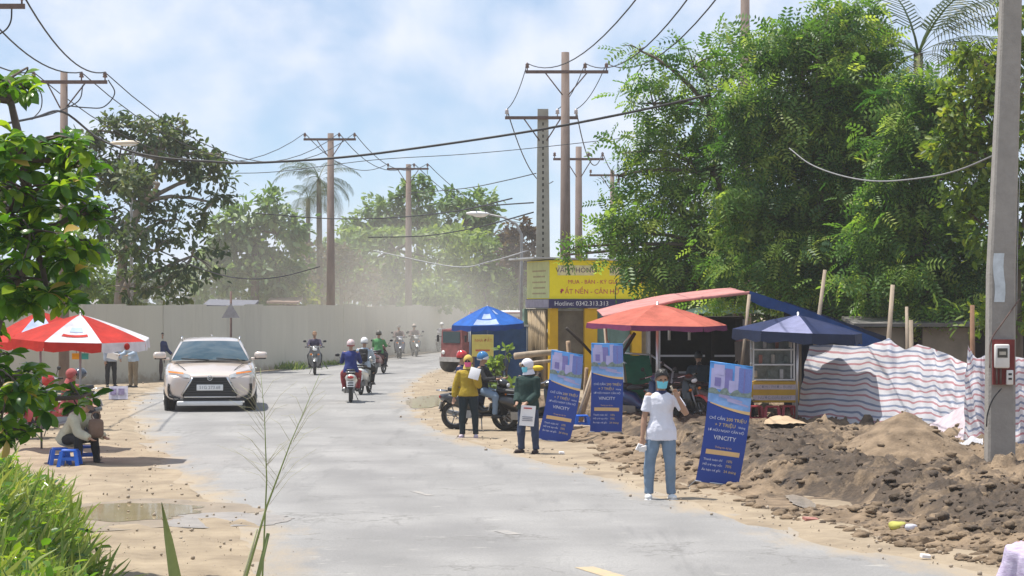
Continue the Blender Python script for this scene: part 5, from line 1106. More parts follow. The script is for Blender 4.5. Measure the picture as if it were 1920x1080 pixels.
wire('wire looping down from the left pole arm, outer right', pl((203, 150, 64.4), (215, 175, 64.4), (195, 200, 64.4), (165, 202, 64.4), (125, 198, 64.4)), .018)
wire('wire looping down from the left pole arm, inner right', pl((155, 160, 64.4), (150, 185, 64.4), (130, 200, 64.4), (80, 218, 62), (-30, 240, 58)), .018)
wire('wire looping down from the left pole arm on its left side', pl((68, 160, 64.4), (78, 180, 64.4), (76, 205, 64.4), (60, 224, 63)), .018)
wire('wire dangling from the near arm at the top left corner', pl((22, 14, 46), (20, 40, 46), (8, 58, 46), (-20, 72, 46)), .018)
for i, (f1, px) in enumerate(((0, (1178, 0)), (.72, (1270, 2)), (1, (1328, 0)))):
    a = INS[('R1', f1)]; e = P(px[0] + (60, 60, 60)[i], px[1] - 62, 40); wire('wire sweeping up and out of view from the tallest pole, %s insulator' % ('left', 'middle', 'right')[i], [a, e], .016, sag=.75)
for i, (f1, f2) in enumerate(((0, 0), (.72, .72), (1, 1))):
    wire('%s wire from the tallest pole down to the square concrete pole' % ('left', 'middle', 'right')[i], [INS[('R1', f1)], INS[('R2', f2)]], .014, sag=.25)
wire('wire drooping from the left end of the low crossarm behind the square concrete pole', [INS[('R2', 0)], P(1037, 340, 95)], .02, sag=.9)
wire('wire drooping from the right end of the low crossarm to the pole behind', [INS[('R2', 1)], INS[('R3', 1)]], .02, sag=1.1)
wire('wire between the two far crossarm poles at the feathery tree', [INS[('R3', 1)], INS[('R4', 1)]], .02, sag=.6)
wire('black service cable from the square concrete pole across to the far pole', pl((1005, 325, 66), (950, 338, 72), (880, 352, 82), (800, 360, 92), (766, 362, 104)), .016)
for i, pts in enumerate((((960, 372, 66), (860, 395, 74), (740, 408, 84), (620, 410, 86), (480, 400, 86)), ((1000, 398, 66), (900, 425, 74), (800, 442, 82), (690, 445, 86)), ((990, 470, 66), (920, 490, 74), (850, 500, 84), (700, 470, 90)), ((300, 470, 66), (380, 505, 74), (450, 522, 84), (520, 520, 88), (600, 500, 88)), ((1000, 380, 66), (940, 384, 70), (890, 388, 80)))):
    wire(('low cable slung in front of the far tree tops, upper of the slack ones', 'low cable slung over the spreading trees beyond the bend', 'slack pale cable hanging beside the yellow shop towards the dust', 'slack cable running from the cream lamp along the hoarding top', 'short taut cable from the square pole over the white lamp head')[i], pl(*pts), .022, m_cableg if i == 2 else m_cable)
wire('thin cable clipped down the front of the concrete pole', pl((1912, 560, 33.8), (1880, 605, 33.75), (1858, 640, 33.8), (1856, 690, 33.7)), .011, m_iron); wire('dark cable hanging from the meter box down the pole', pl((1878, 728, 33.68), (1862, 748, 33.7), (1852, 775, 33.75), (1850, 800, 33.78)), .012)
wire('thin wire down the right edge of the concrete pole', pl((1912, 330, 33.9), (1908, 450, 33.9), (1906, 600, 33.9)), .008, m_cableg)

# road sign seen from behind
p = at_ground(433, 70); sg_ = thing('road_sign', 'back of a triangular warning sign on a thin post beyond the silver car', 'road sign', p); k = 70 / FPX
q = MB(); q.tube([(0, 0, -.05), (0, 0, P(433, 546, 70).z)], .035, n=8); q.build('post', m_iron, sg_)
z0, z1 = P(433, 596, 70).z, P(433, 568, 70).z; q = MB(); q.prism([(-17 * k, z0), (17 * k, z0), (0, z1)], -.05, -.035); q.build('plate', mat('sign_back', (.30, .28, .28), .6, .1), sg_)
# junk and a low roof showing above the hoarding
for i, (x0, x1, y0, Y, c) in enumerate(((380, 475, 566, 96, (.14, .14, .16)), (160, 215, 566, 92, (.24, .23, .22)), (500, 560, 560, 110, (.24, .17, .14)))):
    a, b_ = P(x0, y0, Y), P(x1, y0, Y); t_ = thing('shed', ('low grey-roofed shed peeping over the hoarding behind the road sign', 'pale-roofed shed peeping over the near end of the hoarding', 'reddish-brown shed peeping over the hoarding by the yellow-green bush')[i], 'shed', ((a.x + b_.x) / 2, Y + 1, 0)); w = b_.x - a.x
    q = MB(); q.box((0, 0, a.z / 2 - .15), (w * .92, 1.8, a.z - .3)); q.build('wall', mat('shed_wall_%d' % i, tuple(v_ * .7 for v_ in c), .9), t_); q = MB(); q.box((0, 0, a.z - .08), (w, 2.1, .10), (.12, .02, 0)); q.build('roof', mat('shed_roof_%d' % i, c, .7), t_)

# ================================================================ THE YELLOW SHOP
m_syel = mat('sign_yellow', (.90, .76, .02), .5, var=.05, vs=3); m_wyel = mat('wall_yellow', (.62, .37, .012), .8, var=.1, vs=3); m_spale = mat('sign_pale', (.60, .60, .25), .6, var=.1, vs=3); m_navy = mat('sign_navy', (.035, .03, .11), .5, var=.1)
m_bamb = mat('bamboo', (.36, .27, .16), .7, var=.25, vs=9, stretch=(1, 1, .2)); m_gpost = mat('green_post', (.20, .29, .22), .7, var=.1); m_shopglass = mat('shop_glass', (.10, .085, .07), .12, var=.5, vs=2, col2=(.20, .17, .13)); m_teal = mat('teal_glass', (.12, .20, .19), .12, var=.3, vs=2)
SY = 67.0; sc = at_ground(1031, SY); shop = thing('shop', 'yellow roadside shop with a big yellow signboard under the feathery tree', 'shop', sc, .26)
q = MB(); q.box((1.9, 1.5, 1.2), (3.6, 2.4, 2.4)); q.build('wall', mat('shop_inner', (.20, .16, .11), .9), shop)
for x, w in ((.14, .26), (1.30, .40), (2.75, .30)): q = MB(); q.box((x, .16, 1.21), (w, .22, 2.42)); q.build('column', m_wyel, shop)
for x, w, m in ((.70, .84, m_shopglass), (1.72, .42, m_teal), (2.25, .62, m_teal)):
    q = MB(); q.box((x, .20, 1.55), (w, .05, 1.65)); wd = q.build('window', m, shop); q = MB(); q.box((x, .17, .74), (w, .06, .07)); q.box((x, .17, 2.38), (w, .06, .07)); q.build('window_frame', m_steel, wd)
q = MB(); q.box((.70, .19, .36), (.84, .06, .70)); q.build('dado', mat('shop_inner', (.20, .16, .11), .9), shop)
q = MB(); q.box((2.0, 1.3, 3.28), (4.0, 2.56, 1.16)); sbd = q.build('signboard', [m_syel], shop)
q = MB(); q.box((-.004, 1.3, 3.28), (.02, 2.5, 1.10)); q.build('side_sign', m_spale, shop)
for i in range(5): q = MB(); q.box((-.018, 1.15, 3.55 - i * .17), (.008, 1.5 - .2 * (i % 2), .045)); q.build('faded_print', mat('print_faded', (.44, .34, .16), .7), shop)
q = MB(); q.box((2.0, 1.29, 2.565), (4.06, 2.64, .27)); q.build('fascia', m_navy, shop)
q = MB(); q.box((-.04, 1.3, 2.565), (.02, 2.6, .24)); q.build('faded_fascia', mat('fascia_faded', (.35, .30, .34), .7), shop)
SF = (R(90), 0, 0); m_red = mat('print_pinkred', (.55, .06, .10), .6); m_dk = mat('print_plum', (.10, .05, .12), .6); m_wt = mat('print_white', (.75, .75, .78), .6)
for b_, x, w in (('VĂN PHÒNG', .82, 1.15), ('GIAO DỊCH', 2.45, 1.15)): q = MB(); q.rbox((x, .018, 3.56), (w, .012, .30), .006); q.build('print_panel', mat('print_cream', (.72, .66, .38), .6), shop); text(b_, .215, m_dk, shop, rot=SF, loc=(x, .008, 3.56))
text('MUA - BÁN - KÝ GỬI NHÀ ĐẤT', .17, m_red, shop, rot=SF, loc=(1.75, .012, 3.21)); text('ĐẤT NỀN - CĂN HỘ', .20, m_red, shop, rot=SF, loc=(1.25, .012, 2.92))
text('Hotline: 0342.313.313', .19, m_wt, shop, rot=SF, loc=(.98, -.036, 2.56)); text('vinland', .19, m_wt, shop, rot=SF, loc=(2.55, -.036, 2.56))
q = MB(); q.box((-.05, 2.45, 1.2), (.22, .22, 2.4)); q.build('side_post', m_gpost, shop)
for i in range(9): q = MB(); y = .42 + i * .22; q.tube([(-.03 + .01 * (i % 2), y, 0), (-.03, y + random.uniform(-.03, .03), 2.38)], .065, n=7); q.build('slat', m_bamb, shop)
for z in (1.2, 1.75): q = MB(); q.box((.03, 1.3, z), (.04, 2.1, .10)); q.build('rail', mat('pale_rail', (.5, .48, .44), .7), shop)
q = MB(); q.box((1.6, 1.3, 3.89), (4.3, 2.9, .05), (0, .02, 0)); q.build('roof_sheet', mat('tin_roof', (.45, .45, .45), .5, .3), shop)
# red truck behind the blue parasol
TY = 84.0; tp = at_ground(884, TY); trk_ = thing('truck', 'faded red truck with pale load cover parked behind the blue parasol', 'truck', tp, -.95, scale=.78)
m_tred = mat('truck_red', (.22, .075, .07), .8, var=.3, vs=3); m_dustm = mat('dusty_rubber', (.12, .11, .10), .95)
q = MB(); q.loft([[(x, -1.15, z) for x, z in ((-.9, .6), (.9, .6), (.9, 1.35), (.84, 2.05), (-.84, 2.05), (-.9, 1.35))], [(x, .45, z) for x, z in ((-.95, .6), (.95, .6), (.95, 1.4), (.9, 2.2), (-.9, 2.2), (-.95, 1.4))]], smooth=False); cb = q.build('cab', m_tred, trk_)
q = MB(); q.box((0, -1.14, 1.68), (1.45, .06, .55), (-.0, 0, 0)); q.build('windscreen', m_glass, cb)
for sg in (1, -1):
    q = MB(); q.box((sg * .925, -.35, 1.72), (.04, .95, .5)); dr = q.build('side_window', mat('pale_glass', (.42, .45, .46), .15, var=.2), cb); q = MB(); q.rbox((sg * 1.18, -1.15, 1.62), (.1, .08, .34), .02); q.tube([(sg * .9, -1.1, 1.7), (sg * 1.16, -1.15, 1.7)], .015, n=5); q.build('mirror', m_black, cb)
    for y in (-.75, 2.2): q = MB(); q.tube([(sg * .62, y, .46), (sg * .95, y, .46)], .46, n=20); w = q.build('wheel', m_dustm, trk_); q = MB(); q.tube([(sg * .95, y, .46), (sg * .97, y, .46)], .24, n=12); q.build('rim', mat('dusty_steel', (.4, .38, .36), .7), w)
    q = MB(); q.ell((sg * .68, -1.18, .95), (.14, .05, .10)); q.build('headlight', m_lens, trk_)
q = MB(); q.box((0, -1.2, .62), (1.8, .12, .22)); q.build('bumper', mat('dusty_steel', (.4, .38, .36), .7), trk_)
q = MB(); q.box((0, 2.0, .78), (1.9, 3.0, .18)); q.build('bed', m_tred, trk_)
q = MB(); q.box((0, 2.0, 1.6), (1.86, 2.9, 1.4)); q.build('cargo_box', mat('cargo_grey', (.42, .38, .38), .7), trk_)
for sg in (1, -1):
    for z in (2.4, 2.85): q = MB(); q.tube([(sg * .92, .52, z), (sg * .92, 3.45, z)], .035, n=6); q.build('rail', mat('rail_pinkish', (.42, .30, .29), .7), trk_)
    for y in (.52, 1.5, 2.5, 3.45): q = MB(); q.tube([(sg * .92, y, 2.3), (sg * .92, y, 2.87)], .035, n=6); q.build('stake', mat('rail_pinkish', (.42, .30, .29), .7), trk_)
q = MB(); q.rbox((0, 2.2, 2.78), (1.8, 2.2, .34), .12); q.build('load_cover', m_white, trk_)
# ================================================================ PARASOLS, TENT, SHEETING AND CLUTTER
def parasol(name, label, cat, loc, Rr, zr, za, n, cols, valm, vh=.2, pole=.02, polem=None, ph0=0, tilt=(0, 0), sx=1.0, belly=1.15, pole_off=(0, 0), poleh=None, valpan=None, group=None, patch=()):
    root = thing(name, label, cat, loc, 0, group); T = Euler((tilt[0], tilt[1], 0)).to_matrix(); c0 = Vector((0, 0, zr))
    def S_(a, r, dz=0): return c0 + T @ Vector((Rr * r * math.cos(a) * sx, Rr * r * math.sin(a), (za - zr) * (1 - r ** belly) + dz))
    for i in range(n):
        a0, a1 = ph0 + 2 * math.pi * i / n, ph0 + 2 * math.pi * (i + 1) / n
        def fn(u, v_):
            A, B = S_(a0, v_), S_(a1, v_); p = A.lerp(B, u); p.z -= .05 * math.sin(math.pi * u) * math.sin(math.pi * min(1, v_ * .9)) ; return p
        q = MB(); q.grid(fn, 6, 8); pn = q.build('panel', cols[i % len(cols)], root)
        q = MB(); q.grid(lambda u, v_: S_(a0, 1).lerp(S_(a1, 1), u) + Vector((0, 0, -.004 - vh * v_ * (1 + .15 * math.sin(u * 9.4)))) + T @ Vector((math.cos(a0), math.sin(a0), 0)) * .02 * v_, 6, 2); q.build('valance', valm if not valpan else valpan[i % len(valpan)], pn)
        q = MB(); q.tube([S_(a0, .04, -.02), S_(a0, .5, -.02), S_(a0, .99, -.015)], .009, n=5); q.build('rib', m_steel, root)
        q = MB(); q.tube([S_(a0, .52, -.02), Vector((pole_off[0], pole_off[1], zr - .12))], .008, n=5); q.build('strut', m_steel, root)
    for (i, u0, u1, v0, v1, pm) in patch:
        a0, a1 = ph0 + 2 * math.pi * i / n, ph0 + 2 * math.pi * (i + 1) / n
        def pf(u, v_):
            uu = u0 + (u1 - u0) * u; vv = v0 + (v1 - v0) * v_; p = S_(a0, vv).lerp(S_(a1, vv), uu); p.z += .012 - .05 * math.sin(math.pi * uu) * math.sin(math.pi * min(1, vv * .9)); return p
        q = MB(); q.grid(pf, 6, 6); q.build('print', pm, root)
    q = MB(); q.tube([Vector((pole_off[0], pole_off[1], -.05)), S_(0, 0, .05)], pole, n=8); q.build('pole', polem or m_steel, root)
    q = MB(); q.ell(S_(0, 0, .03), (.022, .022, .035)); q.build('finial', polem or m_steel, root)
    return root, S_
c_red = cloth('parasol_red', (.50, .035, .025), tr=.3); c_wht = cloth('parasol_white', (.66, .66, .70), tr=.3); c_blu = cloth('parasol_blue', (.02, .13, .50), tr=.3); c_pale = cloth('parasol_pale_blue', (.45, .55, .75), tr=.3)
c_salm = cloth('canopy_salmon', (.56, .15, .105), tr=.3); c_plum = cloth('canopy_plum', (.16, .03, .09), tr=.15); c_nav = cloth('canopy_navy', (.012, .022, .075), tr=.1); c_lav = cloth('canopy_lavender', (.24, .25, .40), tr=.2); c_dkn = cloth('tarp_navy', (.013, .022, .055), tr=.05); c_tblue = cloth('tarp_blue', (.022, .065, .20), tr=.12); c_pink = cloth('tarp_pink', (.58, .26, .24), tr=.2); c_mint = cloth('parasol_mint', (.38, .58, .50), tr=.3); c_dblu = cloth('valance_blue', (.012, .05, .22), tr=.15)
# left parasol
LX = at_ground(150, 36.4)
pr_, S_ = parasol('parasol', 'red and white sectored parasol leaning over the verge under the big-leaved tree', 'parasol', LX, 1.17, 2.0, 2.38, 8, [c_wht, c_red, c_red, c_red, c_red, c_red, c_wht, c_red], c_red, vh=.14, ph0=-.3, tilt=(.05, .03), patch=((6, .3, .7, .45, .6, c_pale), (6, .2, .8, .7, .78, c_red)), valpan=[c_wht, c_red, c_red, c_red, c_red, c_red, c_red, c_wht])
q = MB(); a = S_(5.198, 1).lerp(S_(5.983, 1), .55) + V(.016, -.013, -.07); q.tube([a, a + V(.009, -.0075, 0)], .055, n=14); q.build('round_emblem', c_red, pr_)
for i, (px, c) in enumerate(((143, (.75, .42, .02)), (158, (.06, .42, .40)))):
    t_ = thing('hanging_card', ('yellow card hanging under the red and white parasol', 'teal card hanging under the red and white parasol')[i], 'card', P(px, 668, 37.0)); q = MB(); q.box((0, 0, 0), (.14, .012, .10)); q.build('sheet', mat('card_%d' % i, c, .7), t_); q = MB(); q.tube([(0, 0, .05), (0, 0, .2)], .004, n=4); q.build('string', m_black, t_)
parasol('parasol', 'second red parasol with pale blue sector, behind the leaves left of the red-white one', 'parasol', at_ground(78, 39.2), 1.0, 1.98, 2.42, 8, [c_red, c_red, c_red, c_red, c_red, c_pale, c_red, c_red], c_red, vh=.12, ph0=.5, tilt=(.08, -.04))
# blue parasol
BLX = at_ground(915, 66)
parasol('parasol', 'blue parasol with white print in front of the red truck and blue booth', 'parasol', BLX, 1.12, 1.98, 2.50, 8, [c_blu], c_dblu, vh=.15, ph0=.35, tilt=(.05, -.03), patch=((5, .05, .95, .72, .97, c_pale), (5, .25, .75, .42, .66, c_pale), (6, .2, .5, .25, .45, c_pale)))
# blue booth and yellow sign box under it
p = at_ground(935, 68); bo = thing('booth', 'dark blue cloth-sided booth under the blue parasol', 'booth', p); k = 68 / FPX
for x in (-.85, .85):
    for y in (-.6, .6): q = MB(); q.tube([(x, y, 0), (x, y, 1.9)], .025, n=6); q.build('post', m_steel, bo)
m_bd = cloth('booth_blue', (.03, .075, .17), tr=.15)
q = MB(); q.grid(lambda u, v_: (-.87 + 1.74 * u, -.62 + .03 * math.sin(u * 21), .05 + 1.82 * v_), 30, 6); q.build('front_cloth', m_bd, bo)
for x in (-.87, .87): q = MB(); q.grid(lambda u, v_: (x + .02 * math.sin(u * 19), -.6 + 1.2 * u, .05 + 1.82 * v_), 20, 6); q.build('side_cloth', m_bd, bo)
q = MB(); q.box((0, -.63, 1.9), (1.8, .04, .06)); q.build('top_rail', mat('pale_rail', (.5, .48, .44), .7), bo)
p = at_ground(905, 62); sb_ = thing('sign_box', 'pale yellow sign box with faded red print in front of the blue booth', 'sign', p); z = P(905, 648, 62).z
q = MB(); q.box((0, 0, z), (.60, .22, .60)); q.build('box', mat('box_yellow', (.60, .50, .13), .6, var=.1), sb_)
for x in (-.25, .25): q = MB(); q.box((x, 0, (z - .30) / 2), (.05, .08, z - .30)); q.build('leg', m_iron, sb_)
text('NHÀ ĐẤT', .12, mat('print_faded_red', (.50, .14, .06), .7), sb_, rot=SF, loc=(.02, -.114, z + .14), sx=.9); q = MB(); q.box((0, -.113, z - .13), (.4, .006, .05)); q.build('printed_line', mat('print_faded_red', (.50, .14, .06), .7), sb_)
# --- the tent: big tarpaulin on poles
t_ = thing('tarpaulin_tent', 'large tarpaulin tent with pinkish left slope and blue right slope', 'tent', at_ground(1400, 48.5)); o0 = Vector(t_.location)
m_spole = mat('dry_pole_wood', (.34, .27, .20), .85, var=.25, vs=6, bump=.4, stretch=(1, 1, .3))
pk, lf, rt = P(1405, 549, 47.5), P(1132, 594, 47.0), P(1655, 643, 46.8)
def slope(a, b_, back, sagv):
    def fn(u, v_): p = a.lerp(b_, u) + Vector((0, back * v_, 0)); p.z -= sagv * math.sin(math.pi * u) + .06 * math.sin(math.pi * v_) * math.sin(math.pi * u) + .015 * noise.noise(p * 3) - .14 * v_; return p - o0
    return fn
q = MB(); q.grid(slope(pk, lf, 4.2, -.08), 20, 10); q.build('left_sheet', c_pink, t_)
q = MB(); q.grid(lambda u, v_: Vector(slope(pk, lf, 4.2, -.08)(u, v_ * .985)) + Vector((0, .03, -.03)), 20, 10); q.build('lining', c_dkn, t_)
q = MB(); q.grid(slope(pk, rt, 4.2, -.05), 20, 10); q.build('right_sheet', c_tblue, t_)
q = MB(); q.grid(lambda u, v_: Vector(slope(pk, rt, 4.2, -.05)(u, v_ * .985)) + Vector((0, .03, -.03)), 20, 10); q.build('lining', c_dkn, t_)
q = MB(); q.grid(lambda u, v_: pk.lerp(rt, u) - o0 + Vector((0, -.05 - .02 * math.sin(u * 30), .04 + .05 * math.sin(math.pi * u) - (.20 + .16 * u + .03 * math.sin(u * 17)) * v_)), 30, 4); q.build('front_flap', c_tblue, t_)
q = MB(); q.tube([lf - o0, (lf + pk) / 2 + V(0, 0, .085) - o0, pk - o0], .035, n=7); q.build('edge_roll', c_pink, t_)
q = MB(); q.tube([rt - o0, (rt + pk) / 2 + V(0, 0, .055) - o0, pk - o0], .03, n=7); q.build('edge_roll', c_tblue, t_)
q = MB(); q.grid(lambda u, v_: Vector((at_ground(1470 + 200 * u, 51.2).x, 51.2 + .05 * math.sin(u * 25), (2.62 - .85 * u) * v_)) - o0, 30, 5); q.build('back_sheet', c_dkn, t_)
for (x0, y0, x1, y1, Y) in ((1405, 552, 1378, 790, 47.4), (1133, 596, 1150, 790, 47.0), (1650, 640, 1640, 800, 46.9), (1500, 592, 1500, 780, 51.0)):
    q = MB(); a, b_ = P(x0, y0, Y), P(x1, y1, Y); b_.z = -.05; q.tube([a - o0, b_ - o0], .035, n=8); q.build('pole', m_spole, t_)
# dark timber kiosk inside with aluminium rails
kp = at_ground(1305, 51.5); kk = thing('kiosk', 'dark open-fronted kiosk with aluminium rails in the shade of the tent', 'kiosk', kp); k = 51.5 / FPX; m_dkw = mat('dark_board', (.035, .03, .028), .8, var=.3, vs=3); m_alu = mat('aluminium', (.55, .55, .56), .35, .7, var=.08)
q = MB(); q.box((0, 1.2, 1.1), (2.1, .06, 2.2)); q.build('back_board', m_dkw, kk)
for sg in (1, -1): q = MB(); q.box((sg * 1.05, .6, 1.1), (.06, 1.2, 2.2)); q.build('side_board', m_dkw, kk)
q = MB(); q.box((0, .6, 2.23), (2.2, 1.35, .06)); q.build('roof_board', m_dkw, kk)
for x in (-1.08, -.85, .38, 1.10): q = MB(); q.box((x, -.02, 1.1), (.055, .05, 2.2)); q.build('post', m_alu if x < 0 or x > 1 else m_dkw, kk)
for x0, x1, z in ((-.85, .2, 1.36), (.42, 1.08, 1.36), (-.4, .25, .98)): q = MB(); q.box(((x0 + x1) / 2, -.05, z), (x1 - x0, .03, .045)); q.build('rail', m_alu, kk)
for x in (-.62, -.16): q = MB(); q.tube([(x, -.08, 1.72), (x, -.08, 2.1)], .035, n=8); q.build('light_tube', m_white, kk)
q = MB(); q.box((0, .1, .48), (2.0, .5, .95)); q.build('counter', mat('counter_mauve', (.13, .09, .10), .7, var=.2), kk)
q = MB(); q.box((1.02, -.06, 1.78), (.22, .02, .34)); q.build('poster', mat('poster_red', (.45, .06, .09), .6, vs=14, col2=(.6, .45, .45)), kk)
# salmon-red parasol
p = at_ground(1250, 46.0); p.z = .02
parasol('parasol', 'salmon-red parasol with plum underside beneath the left edge of the tent', 'parasol', p + V(-.20, 0, 0), 1.50, 2.12, 2.52, 6, [c_salm], c_plum, vh=.10, pole=.028, polem=m_alu, ph0=.1, tilt=(.02, .02), sx=.97, belly=1.35)
# navy parasol
p = at_ground(1495, 45.6); p.z = .02
parasol('parasol', 'navy parasol with one lavender printed sector under the right slope of the tent', 'parasol', p, 1.34, 1.98, 2.31, 8, [c_nav, c_nav, c_nav, c_nav, c_nav, c_lav, c_nav, c_nav], c_dkn, vh=.20, pole=.026, polem=m_alu, ph0=.1, tilt=(.02, .04), pole_off=(-.02, 0))
p = at_ground(1352, 57)
parasol('parasol', 'small mint-green parasol seen deep under the tent', 'parasol', p, .9, 2.38, 2.62, 8, [c_mint], c_mint, vh=.06)
# brown trunk-like post behind the leaning banner
q = MB(); q.tube([(0, 0, -.05), (.02, 0, .9), (-.02, 0, 1.75)], [.22, .20, .19], n=11); tag(q.build('tree_stump', m_bark, loc=at_ground(1395, 48)), 'thick brown tree stump under the tent behind the leaning banner', 'tree stump')
# glass food cabinet on its yellow counter, red stools below
p = at_ground(1450, 46.4); fc = thing('food_cabinet', 'aluminium-framed glass food cabinet standing on the yellow counter', 'food cabinet', p + V(0, 0, .97)); k = 46.4 / FPX
for x in (-.44, .40):
    for y in (-.24, .24): q = MB(); q.box((x, y, .5), (.035, .035, 1.0)); q.build('upright', m_alu, fc)
for z in (.02, .33, .64, .98):
    q = MB()
    for y in (-.25, .25): q.box((-.02, y, z), (.86, .03, .03))
    for x in (-.445, .405): q.box((x, 0, z), (.03, .47, .03))
    q.build('rail', m_alu, fc)
m_clear = mat('cabinet_glass', (.40, .44, .44), .08, var=.2, vs=3)
for z in (.34, .65): q = MB(); q.box((-.02, 0, z - .02), (.82, .46, .012)); q.build('shelf', m_clear, fc)
q = MB(); q.box((.02, .235, .5), (.80, .01, .96)); q.build('back_pane', mat('cabinet_back', (.20, .23, .22), .2, var=.5, vs=5), fc)
JL = ['%s jar on the %s shelf of the glass cabinet' % (('cream', 'brown-red', 'silver', 'dark', 'second cream', 'second brown-red', 'second silver', 'second dark', 'third cream')[i], ('bottom', 'middle', 'top')[i % 3]) for i in range(9)]
for i in range(9): x = -.36 + .088 * i; q = MB(); q.rbox((x, random.uniform(-.1, .1), .05 + .31 * (i % 3) + .08), (.07, .07, random.uniform(.1, .2)), .012); tag(q.build('jar', mat('jar_%d' % (i % 4), [(.5, .46, .40), (.35, .14, .10), (.55, .55, .56), (.16, .2, .18)][i % 4], .4), loc=p + V(0, 0, .97)), JL[i], 'jar', 'jars in the glass cabinet')
yc = thing('counter', 'yellow counter with pale lettered strips under the glass food cabinet', 'counter', p)
q = MB(); q.rbox((0, 0, .74), (1.0, .56, .44), .015); q.build('box', mat('counter_yellow', (.55, .33, .03), .6, var=.12, vs=4), yc)
for z, t in ((.84, 'CƠM - PHỞ - BÚN'), (.62, 'NƯỚC GIẢI KHÁT')): q = MB(); q.box((0, -.285, z), (.9, .008, .10)); q.build('strip', mat('strip_pale', (.55, .48, .50), .7), yc); text(t, .085, mat('print_grey', (.25, .25, .3), .7), yc, rot=SF, loc=(0, -.291, z), name='lettering')
for x in (-.44, .44):
    for y in (-.22, .22): q = MB(); q.box((x, y, .26), (.045, .045, .52)); q.build('leg', m_alu, yc)
def stool(label, loc, m, rz, h=.42, w=.34, group='red plastic stools'):
    r = thing('plastic_stool', label, 'stool', loc, rz, group); q = MB(); q.rbox((0, 0, h - .02), (w * .8, w * .8, .04), .018); q.build('seat', m, r)
    for sx in (-1, 1):
        for sy in (-1, 1):
            q = MB(); a, b_ = w * .36, w * .5; q.loft([[(sx * c + dx, sy * c + dy, z) for dx, dy in ((-.03, -.02), (.03, -.02), (.03, .02), (-.03, .02))] for c, z in ((b_, 0), (a, h - .03))], smooth=False); q.build('leg', m, r)
    for (dx, dy, w1, w2) in ((0, -1, w * .86, .02), (0, 1, w * .86, .02), (1, 0, .02, w * .86), (-1, 0, .02, w * .86)): q = MB(); q.box((dx * w * .42, dy * w * .42, h * .45), (w1, w2, .05)); q.build('stretcher', m, r)
    return r
m_redp = mat('red_plastic', (.30, .03, .04), .4, var=.1); m_blup = mat('blue_plastic', (.02, .12, .55), .35, var=.08)
stool('red plastic stool under the yellow counter, its left end', at_ground(1415, 45.7), m_redp, .1, .48); stool('red plastic stool under the middle of the yellow counter', at_ground(1448, 45.6), m_redp, -.1, .48); stool('red plastic stool under the yellow counter, nearest the striped sheeting', at_ground(1476, 45.8), m_redp, .2, .48)
for i, (px, Y) in enumerate(((131, 35.2), (166, 36.1), (112, 35.6))): stool(('blue plastic stool under the seated person in beige', 'blue plastic stool standing free beside the seated person in beige', 'blue plastic stool half hidden in the grass beside the seated person')[i], at_ground(px, Y), m_blup, .15 * i, .27, .30, 'blue plastic stools on the verge')
stool('blue plastic stool among the planks between the two banners', V(at_ground(1090, 44.5).x, 44.5, .03), m_blup, .2, .32, .30, 'blue plastic stools on the verge')
# green canvas chair with aluminium frame
p = V(at_ground(1200, 48).x, 48, .05); ch = thing('deck_chair', 'folding chair with green canvas and aluminium tubes under the salmon parasol', 'folding chair', p); m_grn = cloth('canvas_green', (.015, .13, .075), tr=.15)
q = MB(); q.grid(lambda u, v_: (-.36 + .56 * u + .12 * (1 - v_), -.1 - .25 * math.sin(v_ * 3.1) + .3 * v_, .52 + .92 * v_ - .05 * math.sin(u * 3.1)), 8, 10); q.build('canvas', m_grn, ch)
for a, b_ in (((-.40, .2, 1.45), (.25, .15, 1.40)), ((.25, .15, 1.40), (.72, -.1, 1.05)), ((-.40, .0, 1.30), (.55, -.15, .52)), ((-.30, -.2, .03), (-.36, .2, 1.45)), ((.70, -.1, 1.05), (.55, -.2, .0)), ((.25, .2, 1.4), (.1, -.1, .0))): q = MB(); q.tube([a, b_], .022, n=7); q.build('tube', m_alu, ch)
# leaning timbers, bamboo and planks between the banners
m_wood = mat('raw_plank', (.34, .235, .15), .85, var=.3, vs=7, bump=.4, stretch=(4, 4, .5)); m_dkpole = mat('dark_pole', (.04, .03, .025), .8)
TIM = 'leaning timbers between the banners'
for i, (x0, y0, x1, y1, Y, r, m, lb) in enumerate(((1062, 615, 1118, 672, 47, .035, m_dkpole, 'thin black pole slanting in front of the shop window'), (1190, 625, 1150, 690, 47, .04, m_dkpole, 'black prop slanting up to the salmon parasol'), (1182, 628, 1148, 672, 46.8, .022, m_alu, 'pale prop beside the black one at the salmon parasol'),
        (1088, 790, 1124, 660, 45, .05, m_wood, 'thick brown timber leaning between the two blue banners'), (1080, 790, 1112, 690, 44.5, .03, m_spole, 'pale bamboo pole leaning left of the brown timber'), (1094, 800, 1118, 735, 43.5, .018, m_spole, 'thin pale stick low between the banners'), (1100, 690, 1090, 780, 46, .04, m_wood, 'short brown prop crossing the brown timber'),
        (1065, 640, 1075, 770, 49, .05, m_wood, 'upright timber behind the tilted banner'), (965, 668, 1045, 660, 58, .09, m_spole, 'thick log lying behind the tilted banner'), (975, 684, 1040, 676, 55, .05, m_spole, 'thinner log lying below the thick log'), (1140, 640, 1150, 700, 46, .03, m_spole, 'short pale post beside the salmon parasol rim'))):
    a, b_ = P(x0, y0, Y), P(x1, y1, Y + .4)
    if y1 > 700: b_.z = .0
    q = MB(); q.tube([a, (a + b_) / 2 + V(.01, .02, .01), b_], [r, r * .95, r * .85], n=7); tag(q.build('timber', m), lb, 'timber', TIM)
